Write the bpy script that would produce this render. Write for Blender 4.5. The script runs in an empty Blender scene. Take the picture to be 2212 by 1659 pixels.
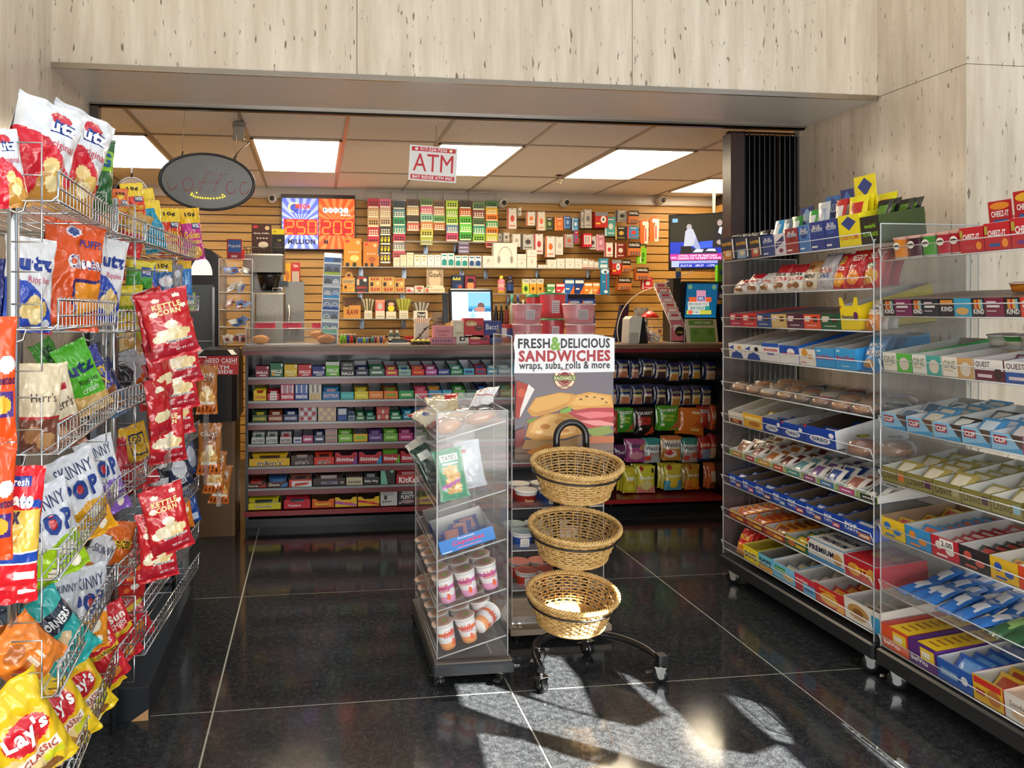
import bpy,math,random
from mathutils import Vector,Matrix,Euler
from mathutils.geometry import tessellate_polygon,delaunay_2d_cdt
R_=random.Random(7)
PI=math.pi
SC=bpy.context.scene
COL=SC.collection
# ---------------------------------------------------------------- camera, exposure, world, sun
CAMH=1.45;YAW=math.radians(7.3);FPX=1600.0;PX,PY=882.0,672.0
cam=bpy.data.cameras.new('camera');co=bpy.data.objects.new('camera',cam);COL.objects.link(co)
cam.sensor_width=36;cam.lens=FPX/2212*36
cam.shift_x=(1106-PX)/2212;cam.shift_y=(PY-829.5)/2212
cam.clip_start=.02
co.location=(0,0,CAMH);co.rotation_euler=(PI/2,0,-YAW)
SC.camera=co
SC.view_settings.view_transform='Standard';SC.view_settings.look='None'
SC.view_settings.gamma=1;SC.view_settings.use_curve_mapping=False
SC.view_settings.exposure=0.5
SC.cycles.transparent_max_bounces=40
SC.cycles.max_bounces=6;SC.cycles.diffuse_bounces=4;SC.cycles.glossy_bounces=3
SC.cycles.caustics_reflective=False;SC.cycles.caustics_refractive=False
SC.cycles.sample_clamp_indirect=4
w=bpy.data.worlds.new('sky');SC.world=w;w.use_nodes=True
w.node_tree.nodes['Background'].inputs[0].default_value=(.80,.90,1,1)
w.node_tree.nodes['Background'].inputs[1].default_value=.85
SAZ=Vector((-.68,.733,0)).normalized();SEL=math.radians(35)
SUND=(SAZ*math.cos(SEL)-Vector((0,0,math.sin(SEL)))).normalized()
sl=bpy.data.lights.new('sun','SUN');sl.energy=50;sl.angle=math.radians(.15);sl.color=(1,.95,.87)
so=bpy.data.objects.new('sun',sl);COL.objects.link(so);so.rotation_euler=SUND.to_track_quat('-Z','Y').to_euler()
so.location=(6,-6,8)
al=bpy.data.lights.new('storefront_daylight','AREA');al.shape='RECTANGLE';al.size=5.2;al.size_y=2.6
al.energy=108;al.color=(.93,.97,1)
ao=bpy.data.objects.new('storefront_daylight',al);COL.objects.link(ao);ao.location=(1.3,-1.9,2.0)
ao.rotation_euler=(math.radians(84),0,0)

bl=bpy.data.lights.new('ceiling_fill','AREA');bl.shape='RECTANGLE';bl.size=4;bl.size_y=1.2;bl.energy=130;bl.color=(1,.96,.9)  # added fill lamp, low and aimed upward to brighten the store ceiling
bo=bpy.data.objects.new('ceiling_fill',bl);COL.objects.link(bo);bo.location=(1.0,-1.0,.12);bo.rotation_euler=(math.radians(118),0,0)

_s,_c=math.sin(YAW),math.cos(YAW)
def P(x,y,X=None,Y=None,Z=None):
 u=(x-PX)/FPX
 r=(_s+u*_c,_c-u*_s,(PY-y)/FPX)
 t=X/r[0]if X is not None else Y/r[1]if Y is not None else(Z-CAMH)/r[2]
 return Vector((t*r[0],t*r[1],CAMH+t*r[2]))

# ---------------------------------------------------------------- colour + materials
def lin(c):
 if isinstance(c,str):
  c=c.lstrip('#')
  if len(c)==3:c=''.join(k*2 for k in c)
  c=tuple(int(c[i:i+2],16)/255 for i in(0,2,4))
 return tuple((k/12.92 if k<=.04045 else((k+.055)/1.055)**2.4)for k in c[:3])
MATS={}
def newmat(n):
 m=bpy.data.materials.new(n);m.use_nodes=True;MATS[n]=m
 nt=m.node_tree;b=nt.nodes['Principled BSDF']
 return m,nt,b
def setin(b,**k):
 for a,v in k.items():
  b.inputs[a.replace('_',' ')].default_value=v
def attr_mat(n,rough=.5,metal=0,spec=.5,coat=0,bump=0,bscale=30,var=.04):
 m,nt,b=newmat(n)
 a=nt.nodes.new('ShaderNodeAttribute');a.attribute_name='Col'
 no=nt.nodes.new('ShaderNodeTexNoise');no.inputs['Scale'].default_value=bscale;no.inputs['Detail'].default_value=3
 tc=nt.nodes.new('ShaderNodeTexCoord');nt.links.new(tc.outputs['Object'],no.inputs['Vector'])
 hs=nt.nodes.new('ShaderNodeHueSaturation')
 mr=nt.nodes.new('ShaderNodeMapRange');mr.inputs[3].default_value=1-var;mr.inputs[4].default_value=1+var
 nt.links.new(no.outputs[0],mr.inputs[0]);nt.links.new(mr.outputs[0],hs.inputs['Value'])
 nt.links.new(a.outputs['Color'],hs.inputs['Color']);nt.links.new(hs.outputs[0],b.inputs['Base Color'])
 setin(b,Roughness=rough,Metallic=metal);b.inputs['Specular IOR Level'].default_value=spec
 b.inputs['Coat Weight'].default_value=coat;b.inputs['Coat Roughness'].default_value=.12
 if bump:
  bp=nt.nodes.new('ShaderNodeBump');bp.inputs['Strength'].default_value=bump;bp.inputs['Distance'].default_value=.01
  nt.links.new(no.outputs[0],bp.inputs['Height']);nt.links.new(bp.outputs[0],b.inputs['Normal'])
 return m
attr_mat('paper',.45,spec=.4)
attr_mat('foil',.24,spec=.6,coat=.25,bump=.45,bscale=22)
attr_mat('plastic',.28,spec=.5)
attr_mat('metal',.22,metal=1)
attr_mat('brushed',.38,metal=1,bump=.1,bscale=60)
attr_mat('food',.6,bump=.5,bscale=90,var=.25)
attr_mat('wood',.4,bump=.1,bscale=8,var=.2)
def glow_mat(n,k):
 m,nt,b=newmat(n)
 a=nt.nodes.new('ShaderNodeAttribute');a.attribute_name='Col'
 nt.links.new(a.outputs['Color'],b.inputs['Base Color']);nt.links.new(a.outputs['Color'],b.inputs['Emission Color'])
 b.inputs['Emission Strength'].default_value=k
glow_mat('glow',.9);glow_mat('glowhi',5.0);glow_mat('panel',11.5)
def clear_mat(n,tint,gl,haze=0.0):
 m,nt,b=newmat(n);nt.nodes.remove(b);out=nt.nodes['Material Output']
 t=nt.nodes.new('ShaderNodeBsdfTransparent');t.inputs[0].default_value=(*tint,1)
 g=nt.nodes.new('ShaderNodeBsdfGlossy');g.inputs['Roughness'].default_value=.06
 d=nt.nodes.new('ShaderNodeBsdfDiffuse');d.inputs[0].default_value=(.85,.88,.9,1)
 no=nt.nodes.new('ShaderNodeTexNoise');no.inputs['Scale'].default_value=3
 mr=nt.nodes.new('ShaderNodeMapRange');mr.inputs[3].default_value=haze*.6;mr.inputs[4].default_value=haze*1.3
 nt.links.new(no.outputs[0],mr.inputs[0])
 lw=nt.nodes.new('ShaderNodeLayerWeight');lw.inputs[0].default_value=.5
 pw=nt.nodes.new('ShaderNodeMath');pw.operation='POWER';pw.inputs[1].default_value=4;nt.links.new(lw.outputs['Facing'],pw.inputs[0])
 ma=nt.nodes.new('ShaderNodeMath');ma.operation='MULTIPLY_ADD';ma.inputs[1].default_value=.5;ma.inputs[2].default_value=gl*.22;nt.links.new(pw.outputs[0],ma.inputs[0])
 m1=nt.nodes.new('ShaderNodeMixShader');m2=nt.nodes.new('ShaderNodeMixShader')
 nt.links.new(mr.outputs[0],m1.inputs[0]);nt.links.new(t.outputs[0],m1.inputs[1]);nt.links.new(d.outputs[0],m1.inputs[2])
 nt.links.new(ma.outputs[0],m2.inputs[0]);nt.links.new(m1.outputs[0],m2.inputs[1]);nt.links.new(g.outputs[0],m2.inputs[2])
 nt.links.new(m2.outputs[0],out.inputs[0])
clear_mat('acrylic',(.975,.98,.98),.16,.035)
clear_mat('film',(.95,.95,.94),.4,.08)
clear_mat('acrylic_edge',(.6,.62,.62),.3,.75)
# structural materials
def travertine():
 m,nt,b=newmat('travertine');N=nt.nodes.new;L=nt.links.new
 tc=N('ShaderNodeTexCoord');mp=N('ShaderNodeMapping');mp.inputs['Scale'].default_value=(9,9,.9);L(tc.outputs['Object'],mp.inputs[0])
 n1=N('ShaderNodeTexNoise');n1.inputs['Scale'].default_value=1.6;n1.inputs['Detail'].default_value=9;n1.inputs['Roughness'].default_value=.65;L(mp.outputs[0],n1.inputs[0])
 r1=N('ShaderNodeValToRGB');r1.color_ramp.elements[0].position=.28;r1.color_ramp.elements[0].color=(.52,.43,.32,1)
 r1.color_ramp.elements[1].position=.68;r1.color_ramp.elements[1].color=(.74,.66,.54,1);L(n1.outputs[0],r1.inputs[0])
 mp2=N('ShaderNodeMapping');mp2.inputs['Scale'].default_value=(60,60,14);L(tc.outputs['Object'],mp2.inputs[0])
 n2=N('ShaderNodeTexNoise');n2.inputs['Scale'].default_value=1;n2.inputs['Detail'].default_value=5;L(mp2.outputs[0],n2.inputs[0])
 r2=N('ShaderNodeValToRGB');r2.color_ramp.elements[0].position=.30;r2.color_ramp.elements[0].color=(.16,.11,.08,1)
 r2.color_ramp.elements[1].position=.35;r2.color_ramp.elements[1].color=(1,1,1,1);L(n2.outputs[0],r2.inputs[0])
 mx=N('ShaderNodeMix');mx.data_type='RGBA';mx.blend_type='MULTIPLY';mx.inputs[0].default_value=.8
 L(r1.outputs[0],mx.inputs[6]);L(r2.outputs[0],mx.inputs[7]);L(mx.outputs[2],b.inputs['Base Color'])
 bp=N('ShaderNodeBump');bp.inputs['Strength'].default_value=.12;L(r2.outputs[0],bp.inputs['Height']);L(bp.outputs[0],b.inputs['Normal'])
 setin(b,Roughness=.22)
travertine()
def granite():
 m,nt,b=newmat('granite');N=nt.nodes.new;L=nt.links.new
 tc=N('ShaderNodeTexCoord');v=N('ShaderNodeTexVoronoi');v.inputs['Scale'].default_value=190;L(tc.outputs['Object'],v.inputs[0])
 r=N('ShaderNodeValToRGB');r.color_ramp.elements[0].position=0;r.color_ramp.elements[0].color=(.10,.115,.12,1)
 r.color_ramp.elements[1].position=.5;r.color_ramp.elements[1].color=(.016,.017,.019,1);L(v.outputs['Distance'],r.inputs[0])
 n=N('ShaderNodeTexNoise');n.inputs['Scale'].default_value=45;n.inputs['Detail'].default_value=4;L(tc.outputs['Object'],n.inputs[0])
 r2=N('ShaderNodeValToRGB');r2.color_ramp.elements[0].position=.40;r2.color_ramp.elements[0].color=(.012,.013,.015,1)
 r2.color_ramp.elements[1].position=.72;r2.color_ramp.elements[1].color=(.06,.065,.068,1);L(n.outputs[0],r2.inputs[0])
 mx=N('ShaderNodeMix');mx.data_type='RGBA';mx.inputs[0].default_value=.5;L(r.outputs[0],mx.inputs[6]);L(r2.outputs[0],mx.inputs[7])
 L(mx.outputs[2],b.inputs['Base Color']);setin(b,Roughness=.09);b.inputs['Specular IOR Level'].default_value=.5
 n3=N('ShaderNodeTexNoise');n3.inputs['Scale'].default_value=5;L(tc.outputs['Object'],n3.inputs[0])
 mr=N('ShaderNodeMapRange');mr.inputs[3].default_value=.05;mr.inputs[4].default_value=.16;L(n3.outputs[0],mr.inputs[0]);L(mr.outputs[0],b.inputs['Roughness'])
granite()
def tilemat():
 m,nt,b=newmat('ceiling_tile');N=nt.nodes.new;L=nt.links.new
 tc=N('ShaderNodeTexCoord');n=N('ShaderNodeTexNoise');n.inputs['Scale'].default_value=120;L(tc.outputs['Object'],n.inputs[0])
 r=N('ShaderNodeValToRGB');r.color_ramp.elements[0].position=.35;r.color_ramp.elements[0].color=(.64,.62,.60,1)
 r.color_ramp.elements[1].position=.5;r.color_ramp.elements[1].color=(.80,.79,.77,1);L(n.outputs[0],r.inputs[0]);L(r.outputs[0],b.inputs['Base Color'])
 setin(b,Roughness=.8)
tilemat()
def slatmat():
 m,nt,b=newmat('slat_wood');N=nt.nodes.new;L=nt.links.new
 tc=N('ShaderNodeTexCoord');mp=N('ShaderNodeMapping');mp.inputs['Scale'].default_value=(1.2,6,22);L(tc.outputs['Object'],mp.inputs[0])
 n=N('ShaderNodeTexNoise');n.inputs['Scale'].default_value=2;n.inputs['Detail'].default_value=6;L(mp.outputs[0],n.inputs[0])
 r=N('ShaderNodeValToRGB');r.color_ramp.elements[0].position=.3;r.color_ramp.elements[0].color=(.40,.21,.045,1)
 r.color_ramp.elements[1].position=.7;r.color_ramp.elements[1].color=(.54,.31,.085,1);L(n.outputs[0],r.inputs[0]);L(r.outputs[0],b.inputs['Base Color'])
 setin(b,Roughness=.45)
slatmat()
def wickermat():
 m,nt,b=newmat('wicker');N=nt.nodes.new;L=nt.links.new
 tc=N('ShaderNodeTexCoord');n=N('ShaderNodeTexNoise');n.inputs['Scale'].default_value=40;L(tc.outputs['Object'],n.inputs[0])
 r=N('ShaderNodeValToRGB');r.color_ramp.elements[0].position=.3;r.color_ramp.elements[0].color=(.50,.29,.085,1)
 r.color_ramp.elements[1].position=.7;r.color_ramp.elements[1].color=(.72,.49,.20,1);L(n.outputs[0],r.inputs[0]);L(r.outputs[0],b.inputs['Base Color'])
 setin(b,Roughness=.38)
wickermat()

# ---------------------------------------------------------------- mesh builder
GL={}
def glyphs(s,bold=.012):
 k=(s,bold)
 if k in GL:return GL[k]
 c=bpy.data.curves.new('t','FONT');c.body=s;c.resolution_u=2;c.offset=bold*.8;c.space_character=1+bold*2.6;c.fill_mode='FRONT'
 o=bpy.data.objects.new('t',c);me=o.to_mesh()
 vs=[(v.co.x,v.co.y)for v in me.vertices];fs=[tuple(p.vertices)for p in me.polygons]
 o.to_mesh_clear();bpy.data.objects.remove(o);bpy.data.curves.remove(c)
 if not vs:vs=[(0,0)];fs=[]
 x0=min(v[0]for v in vs);x1=max(v[0]for v in vs);y0=min(v[1]for v in vs);y1=max(v[1]for v in vs)
 W=max(x1-x0,1e-4);H=max(y1-y0,1e-4)
 g=([((v[0]-x0)/W-.5,(v[1]-y0)/H-.5)for v in vs],fs,W/H)
 GL[k]=g;return g

class MB:
 def __init__(s,mat='paper'):
  s.V=[];s.F=[];s.C=[];s.M=[];s.S=[];s.T=Matrix();s.mat=mat;s.mats=[]
 def mi(s,m):
  m=m or s.mat
  if m not in s.mats:s.mats.append(m)
  return s.mats.index(m)
 def vv(s,pts):
  n=len(s.V);T=s.T
  for p in pts:s.V.append(T@Vector(p))
  return n
 def ff(s,f,col,m=None,sm=False):
  s.F.append(f);s.C.append(lin(col));s.M.append(s.mi(m));s.S.append(sm)
 def poly(s,pts,col,m=None):
  n=s.vv(pts);s.ff(tuple(range(n,n+len(pts))),col,m)
 def box(s,x0,x1,y0,y1,z0,z1,col,m=None,open_top=False,tz=0):
  n=s.vv([(x0,y0,z0),(x1,y0,z0),(x1,y1,z0),(x0,y1,z0),(x0,y0,z1),(x1,y0,z1),(x1,y1,z1),(x0,y1,z1)])
  for k,f in enumerate(((0,3,2,1),(4,5,6,7),(0,1,5,4),(1,2,6,5),(2,3,7,6),(3,0,4,7))):
   if open_top and k==1:continue
   s.ff(tuple(n+i for i in f),col,m)
 def cbox(s,x0,x1,y0,y1,z0,z1,col,m=None,b=.01):
  # box with chamfered vertical + top edges
  def ring(z,i):return[(x0+i+b,y0+i,z),(x1-i-b,y0+i,z),(x1-i,y0+i+b,z),(x1-i,y1-i-b,z),(x1-i-b,y1-i,z),(x0+i+b,y1-i,z),(x0+i,y1-i-b,z),(x0+i,y0+i+b,z)]
  s.loft([ring(z0,0),ring(z1-b,0),ring(z1,b)],col,m,True,caps=True)
 def loft(s,rings,col,m=None,closed=True,caps=False,sm=False,cols=None):
  n=len(rings[0]);b=[s.vv(r)for r in rings]
  for i in range(len(rings)-1):
   for j in range(n if closed else n-1):
    k=(j+1)%n
    s.ff((b[i]+j,b[i]+k,b[i+1]+k,b[i+1]+j),cols[i]if cols else col,m,sm)
  if caps:
   s.ff(tuple(b[0]+j for j in reversed(range(n))),cols[0]if cols else col,m)
   s.ff(tuple(b[-1]+j for j in range(n)),cols[-1]if cols else col,m)
 def lathe(s,prof,col,m=None,n=20,c=(0,0,0),sx=1,sy=1,caps=True,cols=None):
  s.loft([[(c[0]+r*sx*math.cos(2*PI*j/n),c[1]+r*sy*math.sin(2*PI*j/n),c[2]+z)for j in range(n)]for r,z in prof],col,m,True,caps,True,cols)
 def tube(s,pts,r,col,m=None,n=6,closed=False,caps=True):
  pts=[Vector(p)for p in pts];N=len(pts);rings=[];e1=None
  for i,p in enumerate(pts):
   a=pts[(i-1)%N]if(closed or i)else pts[i];c=pts[(i+1)%N]if(closed or i<N-1)else pts[i]
   d=(c-a).normalized()if(c-a).length>1e-9 else Vector((0,0,1))
   if e1 is None:e1=d.cross(Vector((0,0,1))if abs(d.z)<.9 else Vector((1,0,0)))
   e1=(e1-d*e1.dot(d)).normalized();e2=d.cross(e1)
   rings.append([p+e1*(r*math.cos(2*PI*j/n))+e2*(r*math.sin(2*PI*j/n))for j in range(n)])
  if closed:rings.append(rings[0])
  s.loft(rings,col,m,True,caps and not closed,True)
 def ball(s,c,r,col,m=None,n=10,sz=1):
  k=max(5,n//2)
  s.lathe([(r*math.sin(PI*(i+.02)/(k+.04)),-r*sz*math.cos(PI*(i+.02)/(k+.04)))for i in range(k+1)],col,m,n,c)
 # art on a flat rectangle : O corner, U & V edge vectors
 def art(s,O,U,V,ops,m=None,off=.0006):
  O=Vector(O);U=Vector(U);V=Vector(V);N=U.cross(V).normalized();lw,lh=U.length,V.length
  for k,op in enumerate(ops):
   o=O+N*(off*(1+.6*k));t=op[0]
   q=lambda a,b:o+U*a+V*b
   if t=='r':s.poly([q(op[1],op[2]),q(op[3],op[2]),q(op[3],op[4]),q(op[1],op[4])],op[5],m)
   elif t=='e':
    s.poly([q(op[1]+op[3]*math.cos(2*PI*j/16),op[2]+op[4]*math.sin(2*PI*j/16))for j in range(16)],op[5],m)
   elif t=='p':
    n=s.vv([q(*a)for a in op[1]])
    for tr in tessellate_polygon([[Vector((a[0],a[1],0))for a in op[1]]]):s.ff(tuple(n+i for i in tr),op[2],m)
   elif t=='t':
    vs,fs,ar=glyphs(op[1],op[7]if len(op)>7 else.012)
    w_,h_=op[4],op[5];hh=min(h_,w_*lw/ar/lh*1.9)
    n=s.vv([q(op[2]+a*w_,op[3]+b*hh)for a,b in vs])
    for f in fs:s.ff(tuple(n+i for i in f),op[6],m)
 def obj(s,name,parent=None,loc=None,rot=None,mw=None):
  me=bpy.data.meshes.new(name);me.from_pydata([tuple(v)for v in s.V],[],s.F)
  for k in s.mats:me.materials.append(MATS[k])
  me.polygons.foreach_set('material_index',s.M);me.polygons.foreach_set('use_smooth',s.S)
  a=me.attributes.new('Col','FLOAT_COLOR','FACE');buf=[]
  for c in s.C:buf+=(c[0],c[1],c[2],1)
  a.data.foreach_set('color',buf)
  me.update()
  o=bpy.data.objects.new(name,me);COL.objects.link(o)
  if parent:o.parent=parent
  if mw is not None:o.matrix_world=mw
  if loc is not None:o.location=loc
  if rot is not None:o.rotation_euler=rot
  return o
LABELS={}
def tag(o,label,cat,group=None):
 o['label']=label;o['category']=cat
 if group:o['group']=group
 LABELS.setdefault(label,[]).append((o.name,group))
 return o
def struct(o):o['kind']='structure';return o
def empty(name,label,cat,loc=(0,0,0),rot=(0,0,0),group=None):
 o=bpy.data.objects.new(name,None);COL.objects.link(o);o.location=loc;o.rotation_euler=rot
 o.empty_display_size=.05
 return tag(o,label,cat,group)
def copy_tree(o,label=None,**k):
 c=o.copy();COL.objects.link(c)
 for ch in o.children:
  d=ch.copy();COL.objects.link(d);d.parent=c
  for g in ch.children:
   e=g.copy();COL.objects.link(e);e.parent=d
 if label:c['label']=label;LABELS.setdefault(label,[]).append((c.name,c.get('group')))
 for a,b in k.items():setattr(c,a,b)
 return c
ORD=['first','second','third','fourth','fifth','sixth','seventh','eighth','ninth','tenth','eleventh','twelfth','thirteenth','fourteenth','fifteenth','sixteenth','seventeenth','eighteenth','nineteenth','twentieth']
# ================================================================ SETTING
def sbox(name,*a,mat='plastic',col='#888'):
 m=MB(mat);m.box(*a,col);return struct(m.obj(name))
def floor():
 m=MB('granite');x0,y0,T,g=-.36-3*1.11,2.75-5*1.09,1.11,.0035
 for i in range(-2,8):
  for j in range(-1,12):
   a,b=x0+i*T,y0+j*1.09
   m.box(a+g,a+T-g,b+g,b+1.09-g,-.03,0,'#111')
 m.box(x0-3,x0+10*T,y0-2,y0+13*1.09,-.06,-.0015,'#a8a89a','paper')
 return struct(m.obj('floor'))
floor()
sbox('bounce_sheet',-.5,4.1,5.75,7.38,.0005,.012,mat='paper',col='#e8e0d2')  # pale sheet added out of view behind the counter to bounce light upward
OX0,OX1,OY0,OY1,OZ=-1.125,2.80,3.38,3.95,2.52
def slab(m,x0,x1,z0,z1,y,joints): # travertine cladding facing -y with vertical joints
 xs=[x0]+joints+[x1]
 for a,b in zip(xs[:-1],xs[1:]):m.box(a+.0015,b-.0015,y,y+.03,z0,z1,'#ccb','travertine')
 m.box(x0,x1,y+.004,y+.06,z0,z1,'#5a4a3a','paper')
m=MB('travertine');jx=[P(771,100,Y=OY0).x,P(1366,100,Y=OY0).x]
slab(m,OX0-.03,OX1+.03,OZ,4.4,OY0,jx);m.box(OX0,OX1,OY0+.06,OY1+.05,OZ+.02,4.4,'#999','paper');struct(m.obj('wall_front'))
m=MB('travertine') # left reveal and left side wall
m.box(OX0-.06,OX0,-1.0,OY0-.001,0,4.4,'#ccb');m.box(OX0-.06,OX0,OY0+.001,OY1,0,OZ+.03,'#ccb')
struct(m.obj('wall_left'))
m=MB('travertine');ry=2.90;rz=2.52 # right return wall of the alcove
m.box(OX1,OX1+.06,ry,OY1+.03,0,rz-.0015,'#ccb');m.box(OX1,OX1+.06,ry,OY1+.03,rz+.0015,4.4,'#ccb')
m.box(OX1+.002,OX1+.05,ry+.002,OY1,0,4.4,'#5a4a3a','paper');struct(m.obj('wall_right'))
m=MB('travertine');m.box(OX1,OX1+3.5,ry-.03,ry,0,rz-.0015,'#ccb');m.box(OX1,OX1+3.5,ry-.03,ry,rz+.0015,4.4,'#ccb')
m.box(OX1+.002,OX1+3.5,ry-.02,ry+.05,0,4.4,'#5a4a3a','paper');struct(m.obj('wall_right_return'))
m=MB('plastic');m.box(OX0,OX1,OY0+.001,OY1,OZ-.012,OZ-.001,'#d8d4cf');m.box(OX0,OX1,OY0-.012,OY0,OZ-.018,OZ+.006,'#b9aea0','metal');struct(m.obj('trim_1'))
m=MB('metal');m.box(OX0,OX1,OY1-.035,OY1-.005,OZ-.022,OZ-.012,'#a8a29a');m.box(OX0,OX1,OY1-.02,OY1+.01,OZ-.03,OZ-.022,'#1c1a18');struct(m.obj('trim_2'))
m=MB('metal');m.box(OX0,OX0+.045,OY1-.03,OY1+.02,0,OZ-.03,'#6a6661');struct(m.obj('trim_3'))
# store ceiling
CZ=2.66;TX=[-.45+.665*k for k in range(-3,9)];TY=[2.75+1.24*k for k in range(1,5)]
m=MB('ceiling_tile');m.box(-2.5,5.4,OY1+.05,7.45,CZ,CZ+.02,'#ddd')
for k,x in enumerate(TX):m.box(x-.012,x+.012,OY1+.05,7.4,CZ-.006,CZ+.001,'#9a8f82','plastic')
for y in TY[1:]:m.box(-2.5,5.4,y-.012,y+.012,CZ-.0065,CZ+.001,'#93897c','plastic')
struct(m.obj('ceiling'))
Lb=['large glowing ceiling light panel at far left above the chips racks','warm glowing ceiling light panel above the jackpot display','glowing ceiling light panel partly hidden by the hanging red and white cash sign','warm glowing ceiling light panel above the slatwall goods near the folding gate','glowing ceiling light panel corner peeking beside the black folding gate']
for k,(x0,x1,y0,y1)in enumerate([(TX[1],TX[2],5.23,6.47),(TX[3],TX[4],5.23,6.47),(TX[5],TX[6],5.23,6.47),(TX[7],TX[8],5.23,6.47),(TX[9],TX[10],6.3,7.1)]):
 t=empty('ceiling_light',Lb[k],'ceiling light',((x0+x1)/2,(y0+y1)/2,CZ),group='ceiling light panels')
 hx,hy=(x1-x0)/2-.014,(y1-y0)/2-.014
 m=MB('plastic');m.box(-hx,hx,-hy,-hy+.02,-.012,-.001,'#ddd4c4');m.box(-hx,hx,hy-.02,hy,-.012,-.001,'#ddd4c4');m.box(-hx,-hx+.02,-hy,hy,-.012,-.001,'#ddd4c4');m.box(hx-.02,hx,-hy,hy,-.012,-.001,'#ddd4c4');m.obj('frame',t)
 m=MB('panel');m.poly([(-hx+.02,-hy+.02,-.006),(-hx+.02,hy-.02,-.006),(hx-.02,hy-.02,-.006),(hx-.02,-hy+.02,-.006)],'#fffaf0' if k==0 else '#ffeccb');m.obj('diffuser',t)
# back slatwall
BY=7.40;m=MB('slat_wood');z=0;SL=.0855
while z<2.56:
 zt=min(z+SL-.012,2.56);m.box(-1.9,4.2,BY-.012,BY+.01,z,zt,'#a62','slat_wood')
 m.poly([(-1.9,BY-.012,zt),(4.2,BY-.012,zt),(4.2,BY+.004,zt+.004),(-1.9,BY+.004,zt+.004)],'#a62');z+=SL
m.box(-1.9,4.2,BY+.004,BY+.04,0,2.66,'#2a1608','paper');struct(m.obj('wall_back'))
m=MB('plastic');m.box(-1.9,4.2,BY-.05,BY,2.555,2.66,'#c9c3ba');m.box(-1.9,4.2,BY-.06,BY-.05,2.56,2.575,'#b5aea4');struct(m.obj('trim_4'))
sbox('wall_store_left',-1.96,-1.9,OY1+.05,BY+.04,0,2.66,col='#9a7a4a',mat='slat_wood')
m=MB('slat_wood');z=0
while z<2.56:
 m.box(4.19,4.2,OY1+.05,BY,z,min(z+SL-.012,2.56),'#a62');z+=SL
m.box(4.196,4.24,OY1+.05,BY+.04,0,2.66,'#2a1608','paper');struct(m.obj('wall_store_right'))
sbox('wall_jamb_left',OX0-1.0,OX0-.001,OY1+.0,OY1+.05,0,2.66,col='#8a8378')
sbox('wall_jamb_right',OX1+.001,4.3,OY1+.03,OY1+.08,0,2.66,col='#8a8378')
# ---- unseen wall added behind the camera, holes cut to shape the sun patches
def gobo():
 YW=-1.95
 def pr(p):
  t=(YW-p.y)/-SUND.y;q=p-SUND*t;return(q.x,q.z)
 s=2.011;F=lambda L:[P(880+a/s,1360+b/s,Z=0)for a,b in L]
 H=[F([(215,240),(350,235),(490,290),(830,388),(1000,425),(1130,372),(1060,322),(985,250),(915,180),(975,200),(1110,308),(1185,370),(1305,512),(1500,545),(1620,500),(1725,600),(1860,760),(1500,700),(1130,600),(900,530),(500,420),(240,330)]),
         F([(590,110),(660,115),(740,210),(815,375),(640,325),(540,290),(580,240)]),
         F([(1385,285),(1480,300),(1570,345),(1640,430),(1675,495),(1600,480),(1500,400)]),
         F([(310,450),(500,480),(700,550),(1060,650),(1000,800),(400,800)]),
         F([(1880,405),(1990,430),(2200,620),(2300,760),(2200,760),(2100,600)]),
         [P(a,b,Y=2.98)for a,b in[(1180,1300),(1245,1282),(1262,1312),(1215,1345)]],
         [P(a,b,Y=2.74)for a,b in[(1240,1338),(1300,1325),(1302,1365),(1245,1378)]],
         [P(a,b,Y=2.82)for a,b in[(1318,1285),(1356,1270),(1356,1325),(1310,1335)]]]
 H=[[pr(p)for p in h]for h in H]
 X0,X1,Z0,Z1=-6,14,0,9
 vs=[Vector((X0,Z0)),Vector((X1,Z0)),Vector((X1,Z1)),Vector((X0,Z1))];fs=[[0,1,2,3]]
 for h in H:
  n=len(vs);vs+=[Vector(p)for p in h]
 es=[];n=4
 for h in H:
  es+=[(n+i,n+(i+1)%len(h))for i in range(len(h))];n+=len(h)
 es+=[(0,1),(1,2),(2,3),(3,0)]
 V,E,Fa,*_=delaunay_2d_cdt(vs,es,[],1,1e-5)
 def inside(p,h):
  c=False;j=len(h)-1
  for i in range(len(h)):
   if(h[i][1]>p[1])!=(h[j][1]>p[1])and p[0]<(h[j][0]-h[i][0])*(p[1]-h[i][1])/(h[j][1]-h[i][1])+h[i][0]:c=not c
   j=i
  return c
 m=MB('plastic');b=m.vv([(v.x,YW,v.y)for v in V])
 for f in Fa:
  cx=sum(V[i].x for i in f)/len(f);cy=sum(V[i].y for i in f)/len(f)
  if not any(inside((cx,cy),h)for h in H):m.ff(tuple(b+i for i in f),'#b0aca4')
 struct(m.obj('sun_gobo'))
gobo()
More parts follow.
